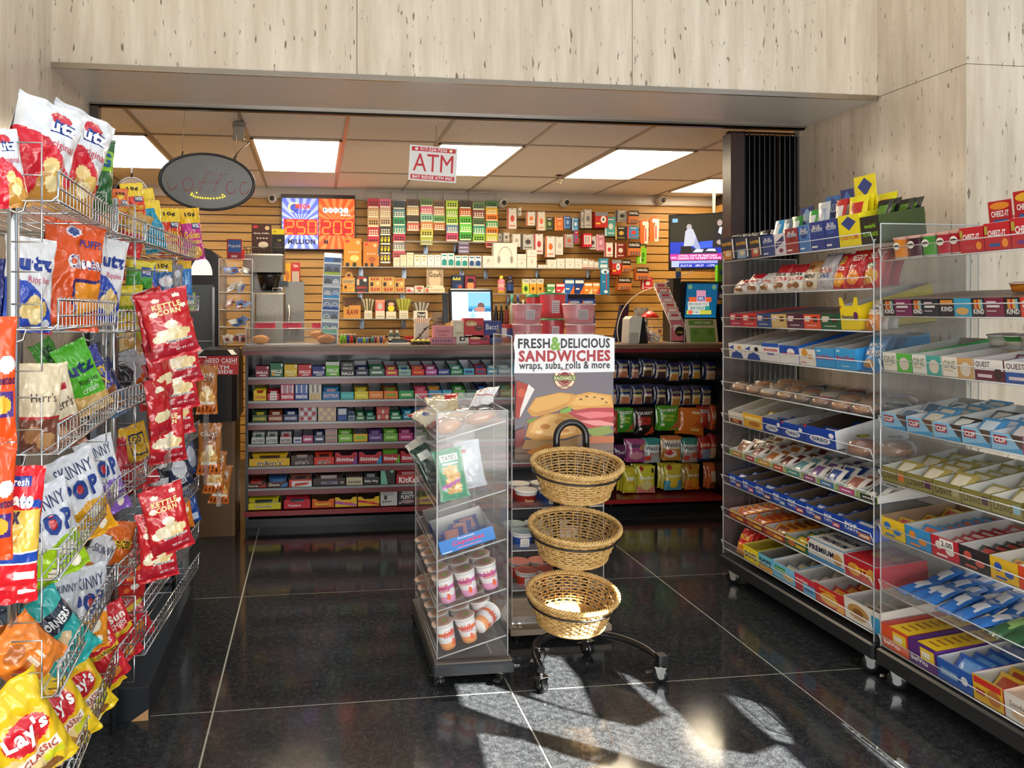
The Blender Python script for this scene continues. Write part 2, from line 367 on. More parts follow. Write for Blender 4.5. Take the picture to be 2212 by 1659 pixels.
# ================================================================ PRODUCT BUILDERS
from mathutils import noise as NZ
def carton(m,w,d,h,col,ops=(),top=None,side=None,back=0,tops=()):
 m.box(-w/2,w/2,0,d,0,h,col)
 if top:m.poly([(-w/2,0,h+.0004),(w/2,0,h+.0004),(w/2,d,h+.0004),(-w/2,d,h+.0004)],top)
 m.art((-w/2,0,0),(w,0,0),(0,0,h),ops)
 if tops:m.art((-w/2,0,h+.0006),(w,0,0),(0,d,0),tops)
def tray(m,w,d,h,hb,col,inner='#d8d8d4',ops=(),head=(),side=None,notch=0):
 side=side or col;t=.002;hc=hb
 if head:hb=h*1.15
 x0,x1=-w/2,w/2
 m.box(x0,x1,0,d,0,.002,col)
 if notch:m.poly([(x0,0,0),(x1,0,0),(x1,0,h*1.35),(x1-w*.16,0,h*1.35),(x1-w*.3,0,h),(x0+w*.3,0,h),(x0+w*.16,0,h*1.35),(x0,0,h*1.35)],col)
 else:m.poly([(x0,0,0),(x1,0,0),(x1,0,h),(x0,0,h)],col)
 m.poly([(x0,t,0),(x0,t,h),(x1,t,h),(x1,t,0)],inner)
 m.poly([(x0,d,0),(x0,d,hb),(x1,d,hb),(x1,d,0)],side);m.poly([(x0,d-t,0),(x1,d-t,0),(x1,d-t,hb),(x0,d-t,hb)],inner)
 for x,i in((x0,x0+t),(x1,x1-t)):
  m.poly([(x,0,0),(x,0,h),(x,d,hb),(x,d,0)],side);m.poly([(i,0,0),(i,0,h),(i,d,hb),(i,d,0)],inner)
  m.poly([(x,0,h),(i,0,h),(i,d,hb),(x,d,hb)],side)
 m.poly([(x0,d-t,hb),(x1,d-t,hb),(x1,d,hb),(x0,d,hb)],side)
 m.art((x0,0,0),(w,0,0),(0,0,h),ops)
 if head:
  dd=d*.45;z0=min(h*.9,hc*.5)
  m.box(x0+.002,x1-.002,dd,dd+.002,0,hc,side);m.art((x0+.002,dd,z0),(w-.004,0,0),(0,0,hc-z0),head)
def pip(poly,a,b):
 c=False;j=len(poly)-1
 for i in range(len(poly)):
  if(poly[i][1]>b)!=(poly[j][1]>b)and a<(poly[j][0]-poly[i][0])*(b-poly[i][1])/(poly[j][1]-poly[i][1])+poly[i][0]:c=not c
  j=i
 return c
def bag(m,w,h,t,col,ops=(),nu=14,nv=20,seed=0,lean=0,back=None,mat='foil',cr=.045,wr=1.0):
 off=Vector((seed*7.3,seed*3.1,0))
 def surf(a,b,s):
  u=2*a-1;e=(b-cr)/(1-2*cr);e=max(0,min(1,e));env=max(0,math.sin(PI*e**.88))**.5
  tu=max(0,1-abs(u)**2.6)**.6
  n=NZ.noise(Vector((a*3.2,b*4.5,s*5))+off);n2=NZ.noise(Vector((a*8,b*9,s*3))+off)
  y=s*(t/2*env*tu*(1+.35*n*wr)+.0006+t*.07*n2*wr*(1 if 0<e<1 else.35))
  x=u*w/2*(1-.085*env+.03*NZ.noise(Vector((b*5,s,u))+off)*wr)
  if e<=0 or e>=1:y+=t*.06*math.sin(a*15+seed)*wr
  return Vector((x,y+lean*b*b,b*h))
 for s in(-1,1):
  base=len(m.V)
  pts=[surf(i/nu,j/nv,s)for j in range(nv+1)for i in range(nu+1)]
  b0=m.vv(pts)
  for j in range(nv):
   for i in range(nu):
    a,b=(i+.5)/nu,(j+.5)/nv;c=col
    if s<0 or back is None:
     for op in ops:
      k=op[0]
      if k=='r' and op[1]<=a<=op[3]and op[2]<=b<=op[4]:c=op[5]
      elif k=='e' and((a-op[1])/op[3])**2+((b-op[2])/op[4])**2<=1:c=op[5]
      elif k=='p' and pip(op[1],a,b):c=op[2]
    else:c=back
    q=(b0+j*(nu+1)+i,b0+j*(nu+1)+i+1,b0+(j+1)*(nu+1)+i+1,b0+(j+1)*(nu+1)+i)
    m.ff(q if s<0 else q[::-1],c,mat,True)
 for op in ops:
  if op[0]=='t':
   vs,fs,ar=glyphs(op[1],op[7]if len(op)>7 else.03);hh=min(op[5],op[4]*w/ar/h*2.0)
   ang=math.radians(op[8])if len(op)>8 else 0;ca,sa=math.cos(ang),math.sin(ang)
   pts=[]
   for x,y in vs:
    X,Y=x*op[4]*w,y*hh*h;X,Y=X*ca-Y*sa,X*sa+Y*ca
    p=surf(min(.99,max(.01,op[2]+X/w)),min(.99,max(.01,op[3]+Y/h)),-1);p.y-=.0022+t*.02;pts.append(p)
   b0=m.vv(pts)
   for f in fs:m.ff(tuple(b0+i for i in f),op[6],'paper')
def cup(m,r0,r1,h,cols,lid,n=20,c=(0,0,0)):
 k=len(cols);pr=[(r0+(r1-r0)*i/k,h*i/k)for i in range(k+1)]
 m.lathe([(0.001,0)]+pr+[(r1*1.06,h),(r1*1.06,h+.003),(r1*.9,h+.0035),(.001,h+.0035)],'#fff','paper',n,c,caps=False,cols=['#eee']+cols+['#fff','#fff',lid,lid])
def caster(m,x,y,z=0,r=.03,rot=0):
 c,s=math.cos(rot),math.sin(rot)
 o=m.T;m.T=o@Matrix.Translation((x,y,z))@Matrix.Rotation(rot,4,'Z')
 m.T=m.T@Matrix.Translation((0,0,r))@Matrix.Rotation(PI/2,4,'Y')
 m.lathe([(r*.5,-.013),(r*.93,-.013),(r,-.008),(r,.008),(r*.93,.013),(r*.5,.013)],'#16171a','plastic',18)
 m.lathe([(r*.45,-.015),(r*.45,.015)],'#b8b8b4','metal',12)
 m.T=o@Matrix.Translation((x,y,z))@Matrix.Rotation(rot,4,'Z')
 for sx in(-1,1):
  m.poly([(sx*.017,-.02,r*2.15),(sx*.017,.022,r*2.15),(sx*.017,.010,r*.7),(sx*.017,-.008,r*.7)],'#c8c8c4','metal')
 m.box(-.019,.019,-.022,.024,r*2.1,r*2.2,'#c8c8c4','metal')
 m.poly([(-.012,.02,r*1.5),(.012,.02,r*1.5),(.014,.055,r*1.1),(-.014,.055,r*1.1)],'#c8c8c4','metal')
 m.lathe([(.008,r*2.2),(.008,r*2.5)],'#c8c8c4','metal',8)
 m.T=o
T_=lambda s,x=.5,y=.5,w=.8,h=.35,c='#fff',b=.02:('t',s,x,y,w,h,c,b)
def label_row(look,i,n,shelf,tail=''):
 o='leftmost' if i==0 else('rightmost' if i==n-1 else ORD[i]+' from left')
 s=f'{look}, {o} on {shelf}'
 for a_,b_ in((' acrylic rack',' rack'),(' candy shelf',' shelf'),(' from left',''),(' on the ',' ')):
  if len(s.split())>16:s=s.replace(a_,b_)
 return s
PKM={}
def packs(n,w,l,t,col,col2,mat_world,name,label,cat,group,spread,z0=0,tilt=0,seed=1):
 """n wrapped packs laid side by side in a box; every pack is its own object."""
 key=(round(w,3),round(l,3),round(t,3),col,col2)
 if key not in PKM:
  m=MB('foil');bag(m,w,l,t,col,[('r',.15,.2,.85,.8,col2)],5,7,seed,wr=.6)
  PKM[key]=m.obj(name);me=PKM[key];first=me
 else:first=None
 for k in range(n):
  if first is not None and k==0:o=first
  else:o=PKM[key].copy();COL.objects.link(o)
  o.name=name;tag(o,label,cat,group)
  rr=random.Random(seed*31+k)
  x,y,z,rz,rx=spread(k,rr)
  o.matrix_world=mat_world@Matrix.Translation((x,y,z0+z))@Matrix.Rotation(rz,4,'Z')@Matrix.Rotation(rx,4,'X')
# ================================================================ CLEAR SHELF RACKS ON THE RIGHT
RXF=2.19;RD=.40;TILT=math.radians(6)
def edge(m,a,b,r=.0028):m.tube([a,b],r,'#dfe3e4','acrylic_edge',4)
def clear_rack(label,ya,yb,zs,ztop,near_panel=True,back=True):
 """ya far, yb near (Y of the ends); front faces -X."""
 L=ya-yb;t=empty('acrylic_rack',label,'display rack',(RXF,yb,0))
 for yy in(0,L):
  m=MB('acrylic');m.box(-.005,RD+.02,yy-.003,yy+.003,.15,ztop,'#fff')
  edge(m,(-.005,yy,.15),(-.005,yy,ztop));edge(m,(-.005,yy,ztop),(RD+.02,yy,ztop));edge(m,(RD+.02,yy,.15),(RD+.02,yy,ztop));m.obj('side_panel',t)
 for z in zs:
  m=MB('acrylic');s=math.sin(TILT)*RD
  m.poly([(0,.004,z),(0,L-.004,z),(RD,L-.004,z+s),(RD,.004,z+s)],'#fff');m.poly([(0,.004,z-.005),(0,L-.004,z-.005),(RD,L-.004,z+s-.005),(RD,.004,z+s-.005)],'#fff')
  m.poly([(0,.004,z),(0,L-.004,z),(-.018,L-.004,z+.045),(-.018,.004,z+.045)],'#fff')
  m.poly([(0,.004,z-.005),(0,L-.004,z-.005),(0,L-.004,z+.001),(0,.004,z+.001)],'#cfd4d6','acrylic_edge')
  edge(m,(0,.004,z-.002),(0,L-.004,z-.002),.003);edge(m,(-.018,.004,z+.045),(-.018,L-.004,z+.045),.002)
  edge(m,(0,L-.004,z),(-.018,L-.004,z+.045),.002);edge(m,(0,.004,z),(-.018,.004,z+.045),.002);m.obj('shelf',t)
 m=MB('plastic');m.cbox(-.02,RD+.04,-.012,L+.012,.085,.145,'#26282b','plastic',.008);m.obj('base',t)
 for x,y in((.03,.06),(RD-.02,.06),(.03,L-.04),(RD-.02,L-.04)):
  m=MB('metal');caster(m,x,y,0,.034,.9);m.obj('caster',t)
 return t
AZ=[1.715,1.540,1.370,1.204,1.030,.860,.690,.530,.357,.180]
BZ=[1.645,1.430,1.220,1.000,.792,.580,.367,.155]
AY0,AY1,BY0,BY1=3.735,2.655,2.62,1.72
clear_rack('tall clear acrylic snack rack on casters, standing nearer the black folding gate',AY0,AY1,AZ,1.73)
clear_rack('tall clear acrylic snack rack on casters, at right edge nearest the camera',BY0,BY1,BZ,1.79)
def rmat(z,yc,dx=0): # world matrix of a product standing on a tilted shelf, facing -X
 return Matrix.Translation((RXF+.004+dx*math.cos(TILT),yc,z+.0015+dx*math.sin(TILT)))@Matrix.Rotation(-PI/2,4,'Z')@Matrix.Rotation(TILT,4,'X')
def ypx(x,Xf=RXF):return P(x,700,X=Xf).y
def rack_row(z,shelf,tf,items):
 n=len(items)
 for i,it in enumerate(items):
  x0,x1,h,kind,col,ops,look=it[:7];ex=it[7]if len(it)>7 else{}
  y0,y1=ypx(tf(x0)),ypx(tf(x1));w=abs(y0-y1)-.003;yc=(y0+y1)/2;d=ex.get('d',.34)
  lab=label_row(look,i,n,shelf);cat=ex.get('cat','snack box');M=rmat(z,yc,ex.get('dx',0))
  if kind=='b':
   m=MB();carton(m,w,d,h,col,ops,ex.get('top'),tops=ex.get('tops',()));tag(m.obj(ex.get('n','snack_box'),mw=M),lab,cat)
  elif kind=='t':
   m=MB();tray(m,w,d,h,ex.get('hb',h*1.25),col,ex.get('inner','#cfcdc8'),ops,ex.get('head',()),ex.get('side'),ex.get('notch',0));tag(m.obj(ex.get('n','display_box'),mw=M),lab,cat)
   pk=ex.get('pk')
   if pk: # (n, colour, colour2, length, name, phrase)
    k,c1,c2,pl,nm,ph=pk;pw=min(.075,w*.9);rows=max(1,k)
    st=(d-.03)/rows
    packs(k,w*.86,pl,.022,c1,c2,M,nm,f'{ph} in {ORD[i]} box on {shelf}','snack pack',f'{ph}s in {ORD[i]} box of {shelf}',
                      lambda q,r,st=st,h=h,pl=pl:(r.uniform(-.003,.003),.018+st*q,.004,r.uniform(-.06,.06),(-.3 if z>1.7 else-.95)+r.uniform(-.15,.15)),z0=ex.get('pz',.006),seed=i+int(z*100))
  elif kind=='g':
   m=MB('foil');bag(m,w*ex.get('ws',1.08),h,ex.get('t',.035),col,ops,22,32,i+int(z*50),lean=.03);tag(m.obj(ex.get('n','snack_bag'),mw=M@Matrix.Translation((0,.02,0))@Matrix.Rotation(-ex.get('lt',.25),4,'X')),lab,ex.get('cat','snack bag'))
   for q in range(ex.get('rep',0)):
    m2=MB('foil')if q==0 else None
    if m2:bag(m2,w,h*.97,.03,col,(),8,12,i+3,lean=.03);ob=m2.obj('snack_bag')
    else:ob=ob.copy();COL.objects.link(ob)
    tag(ob,f'bag stacked behind the {look} on the far rack','snack bag',f'bags behind {ORD[i]} on {shelf}')
    ob.matrix_world=M@Matrix.Translation((0,.055+.045*q,0))@Matrix.Rotation(-ex.get('lt',.25),4,'X')
fA=lambda x:1540+x/3.456
SA="far acrylic rack %s shelf"
hd=lambda a,b,s,tc='#fff':[('r',0,0,1,1,a),('p',[(.5,.95),(.95,.62),(.5,.12),(.05,.62)],b),T_(s,.5,.55,.7,.3,tc)]
BD=lambda c='#1d3c8c',k='#20408f':[('p',[(.5,.97),(.92,.75),(.7,.5),(.3,.5),(.08,.75)],k),('r',.12,.66,.88,.78,'#e8eef8'),T_('BLUE',.5,.82,.5,.12),T_('DIAMOND',.5,.72,.7,.1,'#12306e'),('r',.1,.1,.5,.16,'#fff')]
PL=lambda c:[('r',.12,.05,.75,.45,c),T_('PLANTERS',.45,.72,.7,.14,'#ffc91e'),('r',.84,.1,.93,.9,'#fff'),('e',.5,.3,.2,.12,'#f4e2b8')]
rack_row(AZ[0],SA%'top',fA,[
 (65,168,.125,'t','#141f3c',PL('#d98a2b'),'navy nut box',dict(hb=.10,d=.2,pk=(4,'#18233f','#273a66',.13,'nut_pack','navy nut pack'))),
 (170,272,.115,'t','#1a2748',PL('#8db4d8'),'navy and pale blue nut box',dict(hb=.10,d=.2,pk=(4,'#18233f','#31466f',.12,'nut_pack','dark blue nut pack'))),
 (275,368,.11,'t','#141c35',PL('#c94a3a'),'dark nut box with red window',dict(hb=.10,d=.2,pk=(4,'#151d33','#c8c8c4',.13,'nut_pack','dark and silver nut pack'))),
 (370,458,.10,'t','#24408a',BD(),'dark blue almond box',dict(hb=.09,d=.2,pk=(4,'#3aa6dc','#e8edf2',.17,'almond_pack','sky blue almond pack'))),
 (460,543,.10,'t','#e9e4ea',[('p',[(.1,.3),(.9,.6),(.9,.9),(.1,.6)],'#2a2f6e'),('e',.6,.2,.2,.1,'#8a2b5b'),T_('Smokehouse',.5,.6,.8,.1)],'white almond box with slanted navy band',dict(hb=.09,d=.2,pk=(4,'#7d8b98','#e8edf2',.16,'almond_pack','silver almond pack'))),
 (545,642,.115,'t','#a02a2c',BD(k='#7b1b20'),'brick red almond box',dict(hb=.205,d=.2,side='#233f86',head=hd('#2b4288','#8fb4e0','BLUE'),pk=(3,'#31863c','#c7ccd0',.16,'almond_pack','green almond pack'))),
 (645,727,.12,'t','#3f7cc6',BD(k='#1b3f86'),'light blue almond box',dict(hb=.185,d=.2,side='#e8e8ea',head=hd('#e9e9ee','#c93a44','NUTS','#234'),pk=(4,'#3aa845','#eef2f2',.18,'almond_pack','green topped almond pack'))),
 (728,838,.125,'t','#1c3a92',BD(),'royal blue almond box',dict(hb=.23,d=.2,side='#24408a',head=hd('#3c76b8','#24408a','BLUE'),pk=(4,'#c9ced4','#9fb0c4',.2,'almond_pack','silver nut pack'))),
 (839,940,.125,'t','#1b378c',BD(k='#2b4fa8'),'deep blue almond box',dict(hb=.245,d=.2,side='#233a80',head=hd('#1f3478','#4c76c0','DIAMOND'),pk=(4,'#c8322c','#e8e4dc',.2,'almond_pack','red almond pack'))),
 (942,1104,.13,'t','#f3e21a',[('p',[(.5,.95),(.85,.75),(.5,.5),(.15,.75)],'#27408c'),T_('CHILE & LIME',.5,.3,.85,.16,'#e8641a')],'bright yellow chile almond box',dict(hb=.285,d=.2,side='#f3e21a',head=[('p',[(.5,.95),(.85,.75),(.5,.5),(.15,.75)],'#27408c'),T_('CHILE & LIME',.5,.3,.85,.16,'#e8641a')],pk=(4,'#f0e322','#c9312c',.2,'almond_pack','yellow and red almond pack'))),
 (1106,1250,.11,'t','#1a1d16',[T_('wonderful',.5,.65,.6,.16,'#9fdc2c'),T_('PISTACHIOS',.5,.35,.8,.16,'#9fdc2c')],'black pistachio box with lime lettering',dict(hb=.125,d=.2,side='#3a4a1c',pk=(4,'#1b1f1a','#5d8b2a',.17,'pistachio_pack','black pistachio pack')))])
CK=lambda s,c='#c5202e':[('r',0,.72,1,1,'#c5202e'),T_(s,.5,.58,.8,.16,c),('e',.35,.25,.2,.12,'#a8713a'),('e',.65,.2,.2,.12,'#8f5a2b')]
rack_row(AZ[1],SA%'second',fA,[
 (125,215,.075,'g','#e6dfda',CK('COOKIES'),'small white and red cookie bag',dict(rep=2)),
 (215,312,.10,'g','#ece7e2',CK('OREO'),'white cookie bag with red lettering',dict(rep=3)),
 (312,410,.10,'g','#ece7e2',[('r',0,0,.12,1,'#2b4f9c'),T_('Grandmas',.5,.55,.8,.16,'#c5202e'),('e',.5,.22,.28,.14,'#9b6534')],'white cookie bag with blue left edge',dict(rep=3)),
 (410,512,.135,'g','#efe9e0',[('r',0,.66,1,1,'#b51f2a'),T_('Amos',.5,.62,.8,.15,'#111'),('r',.05,.36,.95,.5,'#c5202e'),T_('FAMOUS',.5,.43,.8,.09),('e',.35,.2,.2,.1,'#a8713a'),('e',.65,.22,.2,.1,'#8f5a2b')],'red and white cookie bag with black name',dict(rep=3)),
 (512,632,.13,'g','#efe9e0',[('r',0,.66,1,1,'#b51f2a'),T_('Amos',.5,.62,.8,.15,'#111'),('r',.05,.36,.95,.5,'#c5202e'),T_('FAMOUS',.5,.43,.8,.09),('e',.3,.2,.2,.1,'#a8713a'),('e',.68,.2,.2,.1,'#8f5a2b')],'wide red and white cookie bag',dict(rep=3)),
 (632,738,.14,'g','#d9c8ae',[('r',0,.6,1,1,'#b98a55'),('e',.4,.75,.25,.1,'#7d4a22'),T_('MINI',.5,.45,.7,.14,'#234'),('e',.6,.2,.25,.1,'#8f5a2b')],'tan pretzel bag',dict(rep=2)),
 (740,858,.165,'g','#b9b9bc',[T_('MUNCH',.5,.5,.7,.14,'#c22d35'),T_('MINIS',.5,.36,.6,.12,'#2b4f9c')],'silver foil snack bag',dict(rep=1)),
 (860,948,.155,'g','#cf2a26',[('e',.4,.8,.3,.13,'#e9b52b'),T_('RITZ',.42,.8,.5,.12,'#17306b'),T_('bits',.5,.58,.7,.16),('e',.5,.25,.45,.2,'#f0a21e')],'red cracker bag with golden crackers',dict(rep=2)),
 (948,1072,.165,'g','#c6222b',[T_('CHEEZ-IT',.5,.78,.85,.16),('e',.5,.27,.36,.17,'#e58a2b'),T_('original',.4,.56,.5,.07)],'red cheese cracker bag',dict(rep=2)),
 (1074,1212,.17,'g','#c2202a',[T_('CHEEZ-IT',.5,.78,.85,.16),('r',.2,.48,.7,.6,'#1f6d3c'),('e',.5,.27,.38,.17,'#d9a23a'),('r',.1,.05,.3,.3,'#c5741e')],'red cracker bag with green stripe',dict(rep=2))])
fA2=lambda x:1560+x/5.924
NB=lambda c:[('r',.08,.72,.45,.88,'#f0d8c8'),('r',.08,.5,.38,.66,'#f0d8c8'),('r',.6,.48,.85,.84,'#3a1c14'),('r',.62,.6,.83,.74,'#b5632c'),('r',.2,.2,.8,.25,'#f5e0d8')]
rack_row(AZ[2],SA%'third',fA2,[
 (98,256,.066,'b','#b8264a',NB(0),'crimson bar box',dict(top='#6d5a58')),(258,434,.064,'b','#d8322e',NB(0),'bright red bar box',dict(top='#c2302b')),
 (438,622,.064,'b','#345090',NB(0),'steel blue bar box',dict(top='#39507c')),(626,820,.064,'b','#dcbc74',NB(0),'cream yellow bar box',dict(top='#7a6f62')),
 (824,1036,.064,'b','#5a2048',NB(0),'plum purple bar box',dict(top='#57504c')),(1040,1254,.064,'b','#e8502a',NB(0),'orange bar box',dict(top='#5d544e')),
 (1258,1512,.064,'b','#17603a',NB(0),'dark green bar box',dict(top='#3f4a44')),
 (1516,1758,.10,'t','#f0d61e',[('p',[(0,1),(.12,1),(0,.85)],'#c8282c'),T_('Newtons',.45,.55,.7,.16,'#20307a',.03),('e',.85,.6,.12,.16,'#6a2a6a')],'yellow fig bar box',dict(hb=.16,side='#e6cc1e',notch=1,pk=(4,'#e8d84a','#c9a92a',.08,'fig_bar_pack','yellow fig bar pack'))),
 (1762,1950,.125,'g','#e9e4da',[('r',0,0,1,.5,'#e0862a'),('e',.5,.72,.4,.17,'#a82a22'),('e',.5,.72,.36,.15,'#f4f0ea'),T_('Goldfish',.5,.72,.6,.1,'#222'),('r',.3,.12,.7,.2,'#b5481e')],'white and orange fish cracker bag',dict(rep=2))])
rack_row(AZ[3],SA%'fourth',fA2,[
 (86,288,.075,'t','#e9e6e2',[('p',[(.1,0),(.9,0),(.8,.35),(.5,.5),(.2,.35)],'#24489c'),('p',[(0,.7),(.35,.9),(.3,.6)],'#2b4fae'),('e',.7,.75,.12,.12,'#d89a4a')],'white bakery box with gold donut picture',dict(hb=.12,pk=(3,'#cfa070','#e6dccb',.07,'donut_pack','mini donut pack'))),
 (290,510,.075,'t','#e9e6e2',[('p',[(.1,0),(.9,0),(.8,.35),(.5,.5),(.2,.35)],'#24489c'),('p',[(0,.7),(.35,.9),(.3,.6)],'#2b4fae'),('e',.7,.72,.12,.16,'#1b1b22')],'white bakery box with dark donut picture',dict(hb=.12)),
 (514,735,.09,'t','#e8e6e6',[('r',0,.8,1,1,'#2b58b8'),T_('donettes',.5,.66,.8,.18,'#d12a30',.03),('r',.3,.38,.7,.5,'#3a66b8')],'white and blue box with red lettering',dict(hb=.12)),
 (737,985,.085,'t','#e9e9ec',[('r',0,.55,1,1,'#1d4fb4'),('e',.6,.65,.2,.2,'#e9e9ec'),T_('Cup Cakes',.5,.55,.7,.2,'#d83a3a',.03)],'blue topped cupcake box',dict(hb=.14,side='#1d62c8',pk=(4,'#8a8078','#d0c8c0',.09,'cupcake_pack','clear wrapped cupcake pack'))),
 (987,1193,.075,'t','#ebe7e0',[('e',.35,.75,.2,.25,'#e09a3c'),('e',.7,.55,.15,.15,'#d8a86a'),T_('Pies',.3,.2,.3,.12,'#c33')],'white box with orange cake picture',dict(hb=.12,pk=(4,'#8a7a70','#c9c0b8',.08,'cake_pack','wrapped snack cake pack'))),
 (1195,1440,.085,'t','#3a9bdc',[T_('Devil Dogs',.5,.5,.85,.3,'#d02a38',.045),('r',.1,.8,.3,.9,'#bfe0f4')],'sky blue box with red lettering and narrow front',dict(hb=.11)),
 (1446,1720,.09,'t','#3c9fe0',[T_('Ring Dings',.5,.5,.85,.3,'#c02440',.045),('r',.1,.82,.25,.92,'#bfe0f4'),('r',.3,.15,.65,.19,'#bfe0f4')],'wide sky blue box with crimson lettering',dict(hb=.12,pk=(3,'#b02050','#d8a0b0',.08,'cake_pack','magenta cake pack'))),
 (1722,1950,.15,'g','#2f7fbe',[T_('MUNCH',.6,.72,.7,.12,'#e8f0f6'),T_('MINIS',.6,.5,.7,.16,'#e8e0d8'),('e',.45,.2,.35,.12,'#b88a50')],'blue cookie bag standing upright',dict(rep=2))])
# fifth shelf : wrapped pastries
def pastry(m,w,d,h,col,glaze,lab=None):
 m.lathe([(.001,0),(.8,0),(1,.25),(1,.6),(.8,.95),(.4,1.1),(.001,1.12)],col,'food',16,sx=1,sy=1,caps=False,cols=[col,col,col,glaze,glaze,glaze])
 for i in range(len(m.V)):v=m.V[i];m.V[i]=Vector((v.x*w/2,v.y*d/2,v.z*h))
 if lab:m.box(-w*.28,w*.28,-d*.2,d*.2,h*1.1,h*1.16,lab,'paper')
def wrap(m,w,d,h):
 m.lathe([(.001,0),(1,.0),(1.04,.5),(.8,1.0),(.3,1.2),(.001,1.2)],'#fff','film',18,caps=False)
LKS=[('#2b211c','#3a2c24','#c9c9bc','dark chocolate muffin with pale label'),('#6b4a2a','#8d6a3a','#c5b54e','brown loaf with yellow label'),('#7a3b2a','#5d2a20','#b8203c','pastry with crimson label'),('#8d5a34','#a8713e','#b8203c','golden pastry with red label'),
       ('#a06a3a','#b8804a','#c9b8d8','round pastry with lilac label'),('#b07040','#c98a4e',None,'glazed danish'),('#9a5c34','#d8b088',None,'iced danish'),('#b5713c','#c98c58',None,'honey bun'),('#8c4f2c','#b06a3c',None,'cinnamon roll'),('#b87c44','#e0d0bc',None,'sugar topped danish'),('#a86838','#c8884c',None,'brown danish'),('#9c6036','#d09a66',None,'pale danish')]
k=0
for r,(dx,n)in enumerate(((.05,8),(.16,8),(.27,7))):
 for i in range(n):
  yc=AY0-.08-i*.127-r*.03;q=LKS[(i+r*5)%len(LKS)]if r else LKS[(i*2+5)%12]
  t=empty('wrapped_pastry',f'{q[3]} in clear wrap, {ORD[i]} from left, {["front", "middle", "back"][r]} row','pastry')
  t.matrix_world=rmat(AZ[4],yc,dx)@Matrix.Rotation(R_.uniform(-.5,.5),4,'Z')
  m=MB('food');pastry(m,.105,.095,.028,q[0],q[1],q[2]);m.obj('pastry',t)
  m=MB('film');wrap(m,1,1,1)
  for j in range(len(m.V)):v=m.V[j];nn=NZ.noise(Vector((v.x*3+k,v.y*3,v.z*2)));m.V[j]=Vector((v.x*.06*(1+.1*nn),v.y*.056*(1+.1*nn),v.z*.036))
  m.obj('clear_wrap',t);k+=1
fA3=lambda x:1540+x/2.764
OR=[('p',[(0,1),(.12,1),(0,.8)],'#d12a30'),('e',.5,.35,.34,.22,'#e8ecf4'),T_('OREO',.5,.35,.5,.2,'#15306e',.04),('e',.88,.7,.08,.14,'#e8ecf4')]
rack_row(AZ[5],SA%'sixth',fA3,[
 (92,178,.06,'t','#dcd6cc',[('r',.1,.05,.95,.4,'#6a2b22'),('e',.5,.25,.25,.15,'#c07a40')],'white and maroon box',dict(hb=.13,side='#e4e0d8',inner='#d8d4cc',pk=(2,'#6a5040','#c8a070',.06,'cake_pack','brown cake pack'))),
 (180,293,.07,'t','#e8b02a',[('r',.1,.6,.9,.8,'#f4dc8a'),('e',.6,.3,.3,.18,'#b8741e')],'golden yellow cake box',dict(hb=.10,side='#ddd8ce',pk=(5,'#c9a648','#e0c878',.08,'cake_pack','gold cake pack'))),
 (296,408,.07,'t','#1c3f9a',OR,'dark blue cookie box',dict(hb=.09,pk=(5,'#2b55b0','#20252e',.08,'cookie_pack','blue cookie pack'))),
 (411,543,.07,'t','#1c45a6',OR,'royal blue cookie box',dict(hb=.095,pk=(5,'#2450ac','#3c3c44',.08,'cookie_pack','blue cookie pack'))),
 (546,735,.08,'t','#1846b0',OR,'large blue cookie box half empty',dict(hb=.13,inner='#5a4a3c',side='#e0e2e6',pk=(2,'#2450ac','#e8e8e8',.09,'cookie_pack','blue cookie pack')))])
for i,(px,dx)in enumerate(((1842,.05),(1872,.13))):
 t=empty('loaf_cake',['round coffee cake with yellow label on the far rack sixth shelf','round coffee cake with white label behind the yellow labelled one'][i],'cake')
 t.matrix_world=rmat(AZ[5],ypx(px),dx)
 m=MB('food');pastry(m,.12,.12,.05,'#a8683a','#8d4f28');m.obj('cake',t)
 m=MB('film');wrap(m,1,1,1)
 for j in range(len(m.V)):v=m.V[j];m.V[j]=Vector((v.x*.068,v.y*.068,v.z*.058))
 m.lathe([(.001,.0722),(.026,.0722)],['#d9cc2e','#dfe4ea'][i],'paper',14,caps=True);m.obj('clear_wrap',t)
SC8=['#c98a3a','#c8385a','#e09a3a','#d8402e','#3a9c9a','#9c3a8c','#3a78c0','#d0409a','#20242a']
SN8=['amber','crimson','orange','red','teal','purple','blue','magenta','black']
XS8=[95,178,250,343,422,520,616,726,850,985]
rack_row(AZ[6],SA%'seventh',fA3,[(XS8[i],XS8[i+1]-2,.028,'t','#9cb86a',[('r',.2,.1,.95,.9,SC8[i]),('r',.3,.4,.8,.6,'#f0e8e0')],f'white cookie tray with green edge and {SN8[i]} tag',
 dict(hb=.075,side='#e9e8e4',inner='#dfdeda',pk=(5,'#e6e2dc',['#7a4a30','#8a4a50','#a8683a','#6a2b2b','#6a9aa0','#7a5a90','#3a5aa0','#a86a5a','#22242a'][i],.085,'cookie_pack','white cookie pack')))for i in range(9)])
XS9=[95,172,246,352,436,548,652,766,955];PT=lambda c:[('r',.05,.1,.95,.95,'#1a4ab8'),T_('POP',.32,.66,.4,.3,'#f4f6fa',.05),T_('TARTS',.32,.38,.45,.2,'#f4f6fa',.05),('r',.55,.08,.95,.42,c),('r',.62,.18,.9,.32,'#f4e8dc')]
PC=['#a8683c','#d8607a','#8a5a3c','#5aa0d8','#d84a50','#c87a4a','#c83a5a','#d87a3a'];PCN=['brown','pink','chocolate','light blue','red','copper','crimson','orange']
